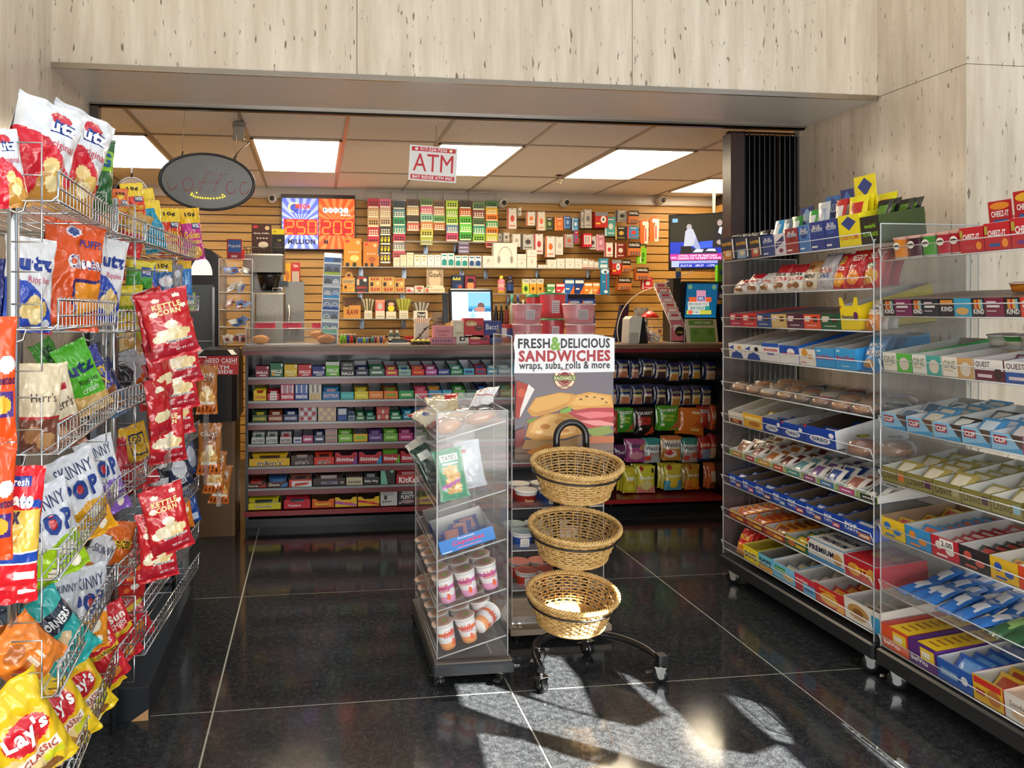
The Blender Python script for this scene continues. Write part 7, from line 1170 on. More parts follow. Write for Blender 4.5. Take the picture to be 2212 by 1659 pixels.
# ---- lowest glass shelf
wbox(f3,848,990,988,1096,SY,.1,'#c08a40',[T_('RAW',.55,.5,.7,.4,'#8a2a1c',.05),('e',.3,.8,.1,.1,'#a8803a'),('r',.05,.9,.3,1,'#2a241c')],'kraft rolling paper carton with open lid','rolling paper box',zb=ZD+.001)
wbox(f3,838,925,992,988,SY+.09,.004,'#6a4e30',[T_('RAW',.5,.4,.6,.5,'#4a2a1c',.04)],'raised brown lid of the kraft carton','box lid','carton_lid',zb=ZD+.112)
def sticks(f,x0,y0,x1,y1,Y,zb,box,inner,lab,c1,c2,n=9,back=None):
 X0,X1,z0,z1=place(f,x0,y0,x1,y1,Y,zb);w_=(X1-X0)*.62;h=z1-z0;t=empty('stick_display',lab,'display box',((X0+X1)/2,Y,z0))
 m=MB();m.box(-w_/2,w_/2,0,w_,0,h*.38,box);m.art((-w_/2,0,0),(w_,0,0),(0,0,h*.38),[('r',.1,.2+.2*k,.9,.26+.2*k,'#8a8478')for k in range(3)])
 if back:m.box(-w_/2,w_/2,w_,w_+.003,0,h*.9,back)
 m.obj('box',t)
 for k in range(n):
  m=MB();q=(k/(n-1)-.5);m.poly([(q*w_*.8-.006,.01+.008*(k%3),h*.3),(q*w_*.8+.006,.01+.008*(k%3),h*.3),(q*w_*1.7+.008,.008*(k%3),h*(.95-.12*abs(q))),(q*w_*1.7-.008,.008*(k%3),h*(.97-.12*abs(q)))],c1 if k%2 else c2);m.tube([(q*w_*.8,.012+.008*(k%3),h*.3),(q*w_*1.6,.004+.008*(k%3),h*.9)],.002,'#6a5a3a');m.obj('wrapped_stick',t)
sticks(f3,1000,925,1102,1096,SY,ZD+.001,'#d4cdb8','#222','white box of cream wrapped sticks, leftmost of the holders','#c8bc98','#5a5034')
wbox(f3,1110,945,1186,1096,SY,.06,'#d06a64',[('r',0,0,1,.42,'#d4cdb8'),('r',.1,.1,.9,.14,'#8a8478'),('e',.5,.66,.28,.18,'#b8b0a8'),('r',0,.85,1,1,'#e08a6a')],'coral pink holder box between cream and black holders','display box','display_box',zb=ZD+.001)
wbox(f3,1198,950,1280,1096,SY,.06,'#241a14',[('r',0,0,1,.4,'#d4cdb8'),('r',.12,.1,.9,.14,'#8a8478'),('r',.06,.4,.94,.97,'#3a2a1c'),('e',.5,.6,.34,.14,'#e8c82a'),('e',.5,.8,.3,.1,'#d8a888'),('e',.5,.5,.3,.1,'#e8c82a')],'black holder box with yellow picture','display box','display_box',zb=ZD+.001)
sticks(f3,1285,922,1402,1096,SY,ZD+.001,'#d4cdb8','#222','white box of lime yellow wrapped sticks before a yellow card','#b8b84a','#8a8a34',9,'#d8b82a')
wbox(f3,1425,1035,1540,1096,SY,.07,'#d8d2c4',[('r',.25,.0,.85,.85,'#2a2a2a'),T_('Purell',.55,.5,.5,.4,'#e8e4dc',.03)],'white box with black label full of silver packs','display box','display_box',zb=ZD+.001)
sticks(f3,1425,955,1545,1096,SY+.02,ZD+.001,'#bbb','#222','cluster of silver foil sachets in the black labelled box','#b8b4ac','#6a665e',8)
# ---- pegged goods
PG=[(148,205,228,385,'#dcd4c8','#c83a2a','white and red cable box, first on top peg row'),(240,200,270,272,'#d8d0c4','#3a3a3a','tiny white hook pack next to first cable box'),(318,235,393,355,'#dcd4c8','#e0702a','white charger box with orange edge'),(410,235,480,400,'#d8d0c0','#d8642a','tall white charger box with orange edge'),(481,285,552,400,'#2a2c20','#8aa03a','black and olive gadget pack'),(566,283,643,400,'#d8702a','#e89a4a','orange accessory box on the top peg row'),(650,272,706,386,'#2a5a9c','#8ab0d8','small blue pack, fifth group on top peg row'),(722,288,775,402,'#3a86b8','#d8e4ec','light blue toothbrush card'),(737,404,776,512,'#b82a38','#3a6ab0','red lower toothbrush card'),(798,232,828,380,'#b8b4a8','#8a8680','grey clip card behind the larger one'),(820,215,893,378,'#c0bcb0','#7a7a74','grey clip card with printed panel'),(1012,282,1104,448,'#4a9a98','#d8e0d8','teal freshener pack hanging askew'),(1110,222,1205,322,'#a8a49c','#3a3c40','silver lock pack at the top right'),(1102,366,1200,482,'#26221c','#c8a04a','black and gold battery pack'),(1208,366,1308,472,'#3a80b0','#c8382c','red and blue first aid pack'),
      (60,428,100,500,'#8e8a84','#6a6660','grey plug pack behind the white plug'),(106,420,166,502,'#b8b2a8','#5a564e','pale grey plug adapter pack'),(188,432,263,545,'#d8d0c4','#a8a098','white rounded charger pack'),(270,434,380,570,'#b4b0a8','#3a3834','silver pouch with dark cable'),(385,432,463,610,'#d8d0c8','#b8242c','long white and red earphone box'),(485,452,568,636,'#dcd4cc','#e0641e','white box with orange side, row two'),(570,456,640,615,'#dad4c6','#b8b0a4','plain cream accessory box, row two'),(648,432,732,550,'#9a9690','#b85a4a','clear blister of dark parts'),(866,450,932,568,'#c8c0b8','#3a2a3a','white pack with dark round item'),(936,436,1006,578,'#c07a90','#e0b0b8','pink hair accessory card'),(1012,508,1080,632,'#dcd6cc','#c02a30','white card with red pair of bulbs'),(1100,512,1190,642,'#8a2c22','#e0d8c8','brick red pack with white top'),(1340,815,1432,922,'#c03038','#d8d0c8','red pack of white cards, low right peg')]
for x0,y0,x1,y1,c,c2,lab in PG:
 wbox(f4,x0,y0,x1,y1,BY-.20,.035,c,[('r',.0,.0,.14,1,c2),('e',.55,.5,.22,.16,c2),('r',.25,.12,.85,.17,c2),('r',.3,.84,.8,.9,'#e8e4dc'),('e',.5,.95,.06,.025,'#2a1a10')],lab,'accessory pack','accessory_pack')
 a=P(*f4((x0+x1)/2,y0+(y1-y0)*.04),Y=BY-.16);m=MB('metal');m.tube([(a.x,BY-.212,a.z),(a.x,BY-.012,a.z)],.0022,'#b0b0b0','metal',5);o=m.obj('peg_hook');tag(o,f'metal peg hook carrying the {lab.split(",")[0]}','peg hook')
def deep(x0,y0,x1,y1,c,ops,n,lab):
 for k in range(n):
  wbox(f4,x0-k*9,y0+k*4,x1-k*9,y1+k*5,BY-.24+.045*k,.03,c,ops if k==0 else[('r',.1,.1,.9,.9,c)],lab+('' if k==0 else f', {ORD[k]} behind the front one'),'hanging pack','hanging_pack')
DU=[('r',0,.56,1,1,'#1a1614'),T_('DURACELL',.5,.8,.85,.2,'#e8e0d0',.04),('r',.1,.3,.9,.56,'#c8703a'),*[('r',.15+.2*k,.02,.27+.2*k,.3,'#2a2420')for k in range(4)],*[('r',.17+.2*k,.04,.2+.2*k,.28,'#b8b0a8')for k in range(4)]]
TP=[('r',0,.75,1,1,'#8a8a90'),('e',.65,.52,.22,.24,'#e4e0d8'),('e',.65,.52,.08,.09,'#2a4a7a'),('r',.05,.2,.4,.3,'#e8c83a')]
deep(925,240,1036,372,'#c02c28',TP,3,'red tape dispenser pack on the upper peg');deep(1075,662,1156,790,'#c02c28',TP,3,'red tape dispenser pack on the lower peg')
deep(1222,226,1310,336,'#c8703a',DU,2,'copper and black battery pack, upper right');deep(1218,506,1328,622,'#c8703a',DU,3,'copper and black battery pack in row two');deep(1164,660,1240,768,'#c8703a',DU,2,'copper and black battery pack beside lower tape');deep(1290,730,1398,836,'#c8703a',DU,3,'wide copper and black battery pack, row four');deep(1128,820,1244,925,'#c8703a',DU,3,'copper and black battery pack, lowest left');deep(820,427,895,545,'#c02434',[('r',.1,.2,.9,.85,'#e8dccc'),*[('r',.2+.15*k,.25,.28+.15*k,.8,['#3a5ab0','#d8702a','#3a9a5a','#b83a8a'][k])for k in range(4)]],3,'red box of coloured lighters hanging in depth')
for i,(a,b,y0,y1)in enumerate(((1322,1398,300,516),(1406,1492,275,496))):
 X0,X1,z0,z1=place(f4,a,y0,b,y1,BY-.2);w_,h_=X1-X0,z1-z0;m=MB();pts=[(.5+.5*math.cos(q),.88+.12*math.sin(q))for q in[PI*k/8 for k in range(9)]]+[(0,0),(.9,0)]
 m.poly([(p[0]*w_,0,p[1]*h_)for p in pts],'#e0641e');m.poly([(p[0]*w_,.012,p[1]*h_)for p in reversed(pts)],'#bbb');m.art((0,0,0),(w_,0,0),(0,0,h_),[('p',[(.5,0),(.9,0),(1,.85),(.8,.95),(.5,.6)],'#d8d4c8'),('r',.58,.1,.72,.62,'#d83a2a'),('e',.5,.82,.26,.09,'#e8e4d8')]);m.box(.0,w_*.9,.0005,.0115,0,h_*.88,'#c8581c')
 tag(m.obj('lighter_pack',loc=(X0,BY-.2,z0)),['orange long lighter card, left of the pair by the television','orange long lighter card, right of the pair by the television'][i],'lighter pack')
wbox(f4,1296,522,1378,695,BY-.22,.02,'#7ac01e',[('r',0,.8,1,1,'#2a3a1a'),T_('GO',.55,.86,.6,.12,'#e0e84a',.05),('e',.65,.45,.14,.14,'#3a7a1a'),('r',.3,.05,.4,.6,'#e8e4d4'),('e',.6,.2,.14,.1,'#3a7a1a')],'bright green hanging pack below the black batteries','hanging pack','hanging_pack')
# ---- things that hang under the ceiling
def cam_(px,py,i,lab):
 a=P(px,py,Y=BY-.12);t=empty('security_camera',lab,'security camera',(a.x,BY-.05,a.z));m=MB('plastic');m.lathe([(.045,0),(.045,.03),(.02,.034)],'#dcd8d0','plastic',18);
 for q in range(len(m.V)):v=m.V[q];m.V[q]=Vector((v.x,-v.z,v.y))
 m.box(-.012,.012,-.06,-.03,-.012,.04,'#dcd8d0');m.obj('mount',t);m=MB('plastic');m.ball((0,-.075,0),.042,'#e0dcd4','plastic',18);m.obj('housing',t)
 m=MB('plastic');m.lathe([(.001,.0),(.022,.002),(.024,-.01)],'#1c1a1c','plastic',16,caps=False)
 for q in range(len(m.V)):v=m.V[q];m.V[q]=Vector((v.x,-.117-v.z,v.y-.006))
 m.obj('lens',t)
for i,(a,b,l)in enumerate(((588,428,'white dome camera left of the jackpot display'),(1087,438,'white dome camera right of the ticket dispensers'),(1222,437,'white dome camera with dark lens above the pegged chargers'),(1430,432,'white dome camera above the television'))):cam_(a,b,i,l)
a=P(1208,378,Z=CZ);m=MB('metal');m.lathe([(.035,-.004),(.035,-.0005)],'#7a6a58','metal',16);m.lathe([(.012,-.03),(.012,-.004)],'#a89a88','metal',10);m.tube([(-.02,0,-.03),(-.02,0,-.06),(0,0,-.075),(.02,0,-.06),(.02,0,-.03)],.003,'#b8a890');m.lathe([(.018,-.08),(.018,-.076)],'#b8a890','metal',10);tag(m.obj('sprinkler',loc=(a.x,a.y,CZ)),'small metal fire sprinkler under the ceiling tiles','sprinkler')
a=P(517,272,Z=CZ-.03);t=empty('power_adapter','grey plug adapter on the ceiling grid feeding the oval sign','power adapter',(a.x,a.y,CZ-.001));m=MB('plastic');m.cbox(-.04,.04,-.03,.03,-.05,-.006,'#8a857c','plastic',.006);m.obj('outlet_box',t);m=MB('plastic');m.cbox(-.035,.035,-.06,-.0305,-.13,-.04,'#a39d92','plastic',.008);m.obj('plug_body',t)
# oval coffee sign
SGY=3.99;c0=P(448,393,Y=SGY);t=empty('oval_led_sign','oval dark LED coffee sign with yellow lit saucer hanging in the opening','LED sign',c0);rx=abs(P(552,393,Y=SGY).x-c0.x);rz=abs(P(448,331,Y=SGY).z-c0.z);t.rotation_euler=(0,math.radians(3.5),0)
m=MB('plastic');E_=lambda k,y,n=48:[(rx*k*math.cos(2*PI*j/n),y,rz*k*math.sin(2*PI*j/n)*(1 if k>.95 else.99))for j in range(n)]
m.loft([E_(1,.02),E_(1.005,0),E_(1,-.012),E_(.97,-.018),E_(.94,-.012),E_(.935,0),E_(.935,.02)],'#2c2b2b',None,True,sm=True)
for s in(-.55,.55):m.tube([(rx*s,0,rz*.82),(rx*s,0,rz*.95),(rx*s+.006,0,rz*.98)],.004,'#2a2a2a')
m.obj('frame',t)
m=MB('plastic');m.loft([E_(.94,-.004),E_(.001,-.004)],'#6e6d6a','plastic');m.loft([E_(.001,.004),E_(.94,.004)],'#3b3a38','plastic');m.obj('panel',t)
gx=lambda x,y:((180+x/3.568),(180+y/3.568))
def dots(L,c,mat,r,name):
 m=MB(mat)
 for l in L:
  for i in range(len(l)-1):
   (x0,y0),(x1,y1)=l[i],l[i+1];n=max(1,int(math.hypot(x1-x0,y1-y0)/18))
   for k in range(n):
    q=gx(x0+(x1-x0)*k/n,y0+(y1-y0)*k/n);p=P(*q,Y=SGY)-c0;m.ball((p.x,-.0065,p.z+p.x*.06),r,c,mat,6)
 m.obj(name,t)
cir=lambda x,y,a,b,s0=0,s1=360:[(x+a*math.cos(math.radians(s)),y+b*math.sin(math.radians(s)))for s in range(s0,s1+1,24)]
dots([cir(690,775,36,46,20,215),cir(808,780,38,50),[(990,700),(960,690),(935,730),(915,790),(895,845)],[(900,765),(965,765)],[(1095,700),(1060,705),(1040,750),(1020,810),(1005,845)],[(1000,765),(1050,765)],cir(1140,805,34,48,20,330),cir(1245,810,34,46,20,330)],'#c84a40','plastic',.0034,'red_letter_dots')
dots([[(888,690),(888,835)],[(1075,700),(1065,830)],cir(980,700,90,46,190,350),[(935,622),(990,628),(1040,622)],[(925,650),(1045,655)],[(900,858),(1050,862)],[(905,720),(905,820)],[(1055,720),(1050,820)]],'#a8a6a0','plastic',.003,'cup_outline')
dots([[(880,845),(845,850),(840,862),(875,878),(930,886),(990,889),(1040,887),(1080,880),(1096,872),(1080,860),(1055,855)]],'#ffd21a','glowhi',.0033,'saucer_dots')
m=MB('metal');a1=P(517,300,Y=SGY)-c0
# cord from sign to adapter belongs to the sign
m=MB('plastic');m.tube([(rx*.5,.0,rz*.86),(rx*.5+.02,.1,rz+.05),(rx*.5+.05,.3,rz+.14),(a.x-c0.x,a.y-c0.y-.05,CZ-.13-c0.z)],.003,'#1c1c1c');m.obj('power_cord',t)
for s in(-.55,.55):m=MB('metal');m.tube([(rx*s,0,rz*.98),(rx*s,-.01,OZ-.03-c0.z)],.0008,'#9a9a9a');m.obj('hanging_wire',t)
# cash machine sign
Y_=3.98;a=P(882,388,Y=Y_);b=P(985,315,Y=Y_);w_,h_=b.x-a.x,b.z-a.z;t=empty('atm_sign','red and white ATM sign card hanging from the opening','sign',(a.x,Y_,a.z));t.rotation_euler=(0,math.radians(3),0)
m=MB('paper');m.box(0,w_,0,.004,0,h_,'#e4e4e2');m.art((0,0,0),(w_,0,0),(0,0,h_),[('r',.04,.84,.96,.96,'#c01c28'),T_('917-224-7550',.5,.9,.56,.09,'#f4f0f0',.03),('e',.14,.9,.035,.04,'#e8e0e0'),('e',.86,.9,.035,.04,'#f0e8b0'),T_('ATM',.5,.52,.84,.5,'#c4202c',.0),('r',.04,.04,.96,.17,'#c01c28'),T_('BAY RIDGE ATM INC',.5,.105,.84,.09,'#f4f0f0',.03)]);m.obj('sign_card',t)
m=MB('metal');m.tube([(w_*.5,.002,h_),(w_*.53,.002,h_+.02),(w_*.53,.002,OZ-.05-a.z)],.0012,'#b0a890');m.obj('hook',t)
# convex mirror at the far left
a=P(284,432,Y=6.4);t=empty('convex_mirror','oval convex security mirror with black rim behind the top chips','mirror',a);m=MB('metal');m.lathe([(.001,.05),(.07,.045),(.12,.03),(.145,.005)],'#2c241e','metal',28,caps=False,sy=1.25)
for q in range(len(m.V)):v=m.V[q];m.V[q]=Vector((v.x,-v.z,v.y))
m.obj('mirror_glass',t);m=MB('plastic');m.tube([(.147*math.cos(j*PI/18),0,.184*math.sin(j*PI/18))for j in range(36)],.008,'#1c1a1a','plastic',8,True);m.obj('rim',t)
m=MB('metal');m.tube([(0,.0,.184),(0,.02,CZ-a.z-.001)],.008,'#333','metal',8);m.obj('ceiling_arm',t)
a=P(200,245,Y=SGY);m=MB('paper');m.poly([(0,0,.0),(.055,-.004,-.03),(.035,-.003,-.06),(0,0,-.085)],'#e4e4e2');m.poly([(0,.001,.0),(0,.001,-.085),(.035,-.002,-.06),(.055,-.003,-.03)],'#c8c8c6');tag(m.obj('paper_flag',loc=(a.x-.005,SGY-.0,a.z)),'torn white paper corner taped on the left door frame','paper')
# ---- television
a=P(1444,584,Y=6.75);t=empty('television','flat television on the wall showing two news presenters','television',a);t.rotation_euler=(math.radians(4),math.radians(1),math.radians(-38));TW,TH=.72,.53
m=MB('plastic');m.box(0,TW,0,.03,0,TH,'#0e0e10');m.box(TW*.3,TW*.7,.03,.06,.1,TH-.1,'#111');m.obj('tv_case',t)
m=MB('metal');m.tube([(TW*.5,.06,TH*.5),(TW*.5,.3,TH*.6),(TW*.5,.3,CZ-a.z-.0)],.014,'#5a564e','plastic',10);m.obj('ceiling_mount',t)
m=MB('glow');m.poly([(.015,-.001,.02),(TW-.015,-.001,.02),(TW-.015,-.001,TH-.015),(.015,-.001,TH-.015)],'#17160f')
m.art((.015,-.0015,.02),(TW-.03,0,0),(0,0,TH-.035),[('r',.03,.88,.1,.95,'#6a9ad8'),('p',[(0,.25),(.9,.28),(.9,.5),(0,.5)],'#0e2a9c'),('p',[(.3,.35),(.6,.4),(.6,.52),(.4,.5)],'#2a4ab8'),('p',[(.12,.26),(.62,.26),(.6,.36),(.15,.38)],'#1a1c30'),
 ('e',.25,.78,.035,.06,'#8e8a94'),('p',[(.18,.42),(.2,.7),(.24,.76),(.3,.74),(.34,.6),(.36,.42)],'#98a0b4'),('p',[(.3,.42),(.34,.6),(.4,.36),(.36,.34)],'#7a86a8'),('r',.14,.28,.28,.42,'#0a0a12'),('p',[(.3,.3),(.42,.3),(.44,.35),(.34,.36)],'#a8b4d0'),('p',[(.46,.32),(.6,.31),(.58,.36),(.5,.36)],'#a8b4d0'),
 ('e',.64,.84,.032,.06,'#8e8480'),('p',[(.55,.38),(.56,.66),(.61,.76),(.68,.76),(.74,.66),(.76,.38)],'#14151c'),('p',[(.62,.66),(.64,.76),(.67,.76),(.66,.62)],'#c8d0e4'),('e',.66,.48,.06,.05,'#8e8480'),
 ('r',0,.15,.98,.27,'#a01c78'),T_('LUTNICK: I DONT SEE TRADE DEALS',.36,.235,.5,.04,'#e8c8e0',.03),T_('CHANGING FOR THE BENEFIT OF EUROPE',.38,.185,.56,.04,'#e8c8e0',.03),T_('NEWS',.05,.2,.07,.04,'#e8c8e0',.03),('r',.02,.02,.12,.14,'#8a9ac8'),('r',.12,.09,.62,.14,'#7a88c0'),('r',.12,.01,.62,.085,'#0e2a9c'),T_('33,217.62   -282.57   -1.27%',.36,.045,.44,.045,'#c8d0f0',.02)],off=.0004)
m.obj('screen',t)
# ================================================================ ON AND AROUND THE COUNTER
CYF=KY0+.02
def cb(f,x0,y0,x1,y1,Y,d,col,ops,lab,cat='box',name='box',zb=ZC,**k):return wbox(f,x0,y0,x1,y1,Y,d,col,ops,lab,cat,name,zb=zb,**k)
# pastry tray
X0,X1,z0,z1=place(f3,42,1180,792,1330,CYF,ZC);w_=X1-X0;h_=z1-z0;t=empty('pastry_case','low clear pastry case with three bagels and pink price notes','pastry case',(X0,CYF,ZC))
m=MB('acrylic');m.box(0,w_,.0,.003,.008,h_,'#fff');m.box(0,w_,.20,.203,.008,h_+.04,'#fff');m.box(0,.003,0,.2,.008,h_,'#fff');m.box(w_-.003,w_,0,.2,.008,h_,'#fff');m.box(0,w_,0,.2,0,.008,'#e8e4dc','acrylic_edge')
for p,q in(((0,0,h_),(w_,0,h_)),((0,0,0),(w_,0,0)),((0,0,0),(0,0,h_)),((w_,0,0),(w_,0,h_)),((0,.2,h_+.04),(w_,.2,h_+.04)),((0,0,h_),(0,.2,h_+.04))):edge(m,p,q,.0025)
m.obj('clear_tray',t)
for i,(x0,x1,tx)in enumerate(((118,285,'CREAM BAGEL|1.50 $ 2.50'),(345,502,'BUTTER ROLL|$ 2.00'),(588,738,'BUTTER BAGEL|$ 2.50'))):
 a=P(*f3(x0,1186),Y=CYF+.19);b=P(*f3(x1,1136),Y=CYF+.19);m=MB('paper');m.box(a.x-X0,b.x-X0,.186,.188,a.z-ZC,b.z-ZC,'#e0284a');u,v=tx.split('|');m.art((a.x-X0,.186,a.z-ZC),(b.x-a.x,0,0),(0,0,b.z-a.z),[T_(u,.5,.75,.85,.3,'#2a0a14',.0),T_(v,.5,.3,.6,.3,'#2a0a14',0)]);m.obj('price_note',t)
for i,(px,py,rx_,lab)in enumerate(((160,1270,72,'plain golden bagel alone at left in the pastry case'),(640,1215,70,'bagel at back right of the pastry case'),(705,1255,76,'large crusty bagel at front right of the pastry case'))):
 a=P(*f3(px,py),Y=CYF+[.08,.13,.06][i]);r=rx_/3.814*5.2/FPX;m=MB('food');roll_(0,0,r,r*.75,r*.5,['#d0904a','#c88040','#c07838'][i],None,m);o=m.obj('bagel');o.location=(a.x,CYF+[.08,.13,.06][i],ZC+.009+(.03 if i==1 else 0));tag(o,lab,'bagel')
# clear organiser + brewer
a=P(473,752,Y=CYF+.05);b=P(545,560,Y=CYF+.05);w_,h_=b.x-a.x,b.z-a.z;t=empty('clear_organiser','tall clear organiser tower of small packets at the counter left end','organiser',(a.x,CYF+.05,ZC-.03 if 0 else a.z));t.location.z=ZC-.001
m=MB('acrylic');h_=b.z-ZC
for q in(0,w_):m.box(q-.002,q+.002,0,.2,0,h_,'#fff');edge(m,(q,0,0),(q,0,h_),.003);edge(m,(q,0,h_),(q,.2,h_),.002)
m.box(0,w_,.198,.2,0,h_,'#fff');edge(m,(0,0,h_),(w_,0,h_),.002);m.obj('clear_case',t)
for k in range(5):
 m=MB('acrylic');z=.01+h_*k/5;m.box(.003,w_-.003,0,.2,z,z+.003,'#fff');edge(m,(0,0,z),(w_,0,z),.002);m.obj('shelf',t)
 for j in range(7):
  m=MB();rr=random.Random(k*9+j);bag(m,.055,.075,.008,rr.choice(['#c8c0b4','#8a3a34','#3a3a44','#b8b0a8','#a8a098','#3a6ab0']if k!=1 else['#3a7ac0','#2a5a9a','#c8c4bc']),[('r',.2,.3,.8,.6,rr.choice(['#e0dcd4','#6a2a2a','#2a2a2a']))],4,5,j,mat='paper')
  o=m.obj('small_packet');o.location=(a.x+.05+rr.uniform(0,w_-.1),CYF+.09+.012*j,ZC+z+.006+.004*j);o.rotation_euler=(-1.1+rr.uniform(-.2,.3),rr.uniform(-.4,.4),rr.uniform(-.5,.5));tag(o,f'small packet jumbled on the {["bottom", "second", "middle", "fourth", "top"][k]} tier of the clear organiser','packet',f'packets on organiser tier {k + 1}')
for k,(pa,pb,c,lab)in enumerate((((490,563),(522,517),'#b82434','red and blue stomach tablet box on top of the clear organiser'),((506,562),(528,540),'#c83a34','small red box behind the stomach tablet box'))):
 p=P(*pa,Y=CYF+.1+.06*k);q=P(*pb,Y=CYF+.1+.06*k);m=MB();m.box(0,q.x-p.x,0,.03,0,q.z-(ZC+h_),c)
 m.art((0,0,0),(q.x-p.x,0,0),(0,0,q.z-ZC-h_),[('r',.1,.35,.95,.95,'#3a6ab0'),T_('Popcid',.5,.65,.8,.2,'#e8e4e8',.03),('r',.3,.1,.7,.2,'#e0c8c8')]if k==0 else[]);tag(m.obj('tablet_box',loc=(p.x,CYF+.1+.06*k,ZC+h_+.001)),lab,'medicine box')
BYR=5.55
def PB(x0,y0,x1,y1,Y):a=P(x0,y1,Y=Y);b=P(x1,y0,Y=Y);return a.x,b.x,a.z,b.z
t0x,t1x,_,zt=PB(525,548,613,590,BYR);t=empty('coffee_brewer','stainless coffee brewer with black brew funnel and hot water tap','coffee brewer',(t0x,BYR,ZC));w_=t1x-t0x
m=MB('brushed');z_a=P(560,588,Y=BYR).z-ZC;z_b=P(560,548,Y=BYR).z-ZC;m.cbox(0,w_,0,.36,z_a,z_b,'#7d776e','brushed',.01);m.box(w_*.1,w_*.95,.25,.36,.0,z_a,'#8a8680');m.obj('steel_head',t)
m=MB('plastic');m.lathe([(.06,z_a-.13),(.085,z_a-.03),(.092,z_a-.001)],'#141314','plastic',22,(w_*.62,.12,0));m.box(w_*.85,w_*.85+.07,.1,.13,z_a-.1,z_a-.06,'#141314');m.obj('brew_funnel',t)
z_c=P(560,632,Y=BYR).z-ZC;m=MB('brushed');m.cbox(w_*.28,w_*1.03,0,.22,0,z_c,'#7f796f','brushed',.012);m.tube([(w_*.72,.05,z_c),(w_*.72,.05,z_c+.035),(w_*.95,.05,z_c+.035),(w_*.95,.05,z_c)],.005,'#d8d8d4');m.obj('dispenser_urn',t)
m=MB('metal');x_=w_*1.12;m.tube([(x_,.04,.05),(x_,.04,.28)],.008,'#c8c8c4','metal',10);m.box(x_-.02,x_+.09,.02,.06,.09,.12,'#1a1a1a','plastic');m.box(x_+.05,x_+.075,.02,.05,.05,.14,'#1a1a1a','plastic');m.obj('water_tap',t)
m=MB('brushed');m.box(w_*1.0,w_*1.5,.2,.23,0,z_c+.09,'#77726a','brushed');m.obj('back_plate',t)
m=MB('metal');zt=z_b;
for k in range(13):m.tube([(w_*k/12,.04,zt+.001),(w_*k/12,.04,zt+.05)],.0025,'#201a16','plastic',4)
for zz in(zt+.004,zt+.05):m.tube([(0,.04,zz),(w_,.04,zz),(w_,.3,zz),(0,.3,zz)],.003,'#201a16','plastic',5,True)
o=m.obj('wire_tray');o.location=(t0x,BYR,ZC);tag(o,'black wire tray on top of the coffee brewer','wire tray')
wbox(f3,90,320,250,555,BYR+.09,.07,'#4a2a1e',TE(0,'#e8d8b8','Ginger Coffee'),'dark brown ginger coffee box in the wire tray',zb=ZC+z_b+.006)
wbox(f3,256,362,360,555,BYR+.09,.07,'#231f1a',[('r',0,.78,1,1,'#d8c81e'),('e',.25,.9,.14,.04,'#b8a01a'),('e',.5,.3,.3,.16,'#3a342a'),T_('20',.6,.55,.3,.08,'#c8b82a',.02)],'black tea box with yellow top in the wire tray',zb=ZC+z_b+.006)
m=MB('plastic');a=P(*f3(370,820),Y=BY-.2);b=P(*f3(505,760),Y=BY-.2);w_=b.x-a.x;m.tube([(0,0,.02),(0,.15,.04),(w_,.15,.04),(w_,0,.02),(w_*.5,-.02,0),(0,0,.02)],.004,'#1a1614');m.box(0,w_,0,.18,-.0,.006,'#1a1614');tag(m.obj('wire_ledge',loc=(a.x,BY-.2,a.z)),'small black ledge on the slatwall behind the brewer','ledge')
wbox(f3,415,640,488,790,BY-.14,.04,'#b8262c',[('r',.1,.1,.9,.6,'#b8a898'),T_('TEA',.5,.85,.6,.12,'#f0e8e0',.03)],'red packet on the small black ledge',zb=a.z+.008);wbox(f3,355,645,412,790,BY-.14,.04,'#d8a02a',[('e',.5,.4,.3,.25,'#b86a2a')],'amber packet left of the red packet',zb=a.z+.008)
# nicotine pouch tower
X0,X1,z0,z1=place(f3,668,556,825,1330,CYF+.1,ZC);w_=(X1-X0)*.93;h_=z1-z0;t=empty('pouch_tower','tall white and blue lit tower of round pouch tins','display tower',(X0-.012,CYF+.1,ZC));t.rotation_euler=(0,math.radians(2.6),0)
m=MB('plastic');m.cbox(0,w_,0,.1,0,h_,'#f2f6fa','plastic',.004);m.art((0,0,h_*.955),(w_,0,0),(0,0,h_*.04),[('r',.03,0,.97,1,'#f0f4fa')],'glow');m.art((0,0,h_*.90),(w_,0,0),(0,0,h_*.05),[('r',.02,0,.98,1,'#2a86d8'),T_('ZYN',.25,.5,.4,.7,'#1a4a9a',.05),*[('r',.55+.1*k,.1,.63+.1*k,.9,'#2a2a34')for k in range(4)]]);m.obj('tower_body',t)
BANDC=['#c8e03a','#d8dce0','#3aa0e0','#2a50a8','#d8ece4','#7ae0b8','#8a8e94'];TIN=[('#2a2c30','#2a2c30'),('#2a2c30','#d0d0d4'),('#b8bcc2','#3a8ad8'),('#2a4a98','#2a4a98'),('#1c5a50','#2a2c30'),('#3ab888','#3ab888'),('#2a2c30','#2a2c30')]
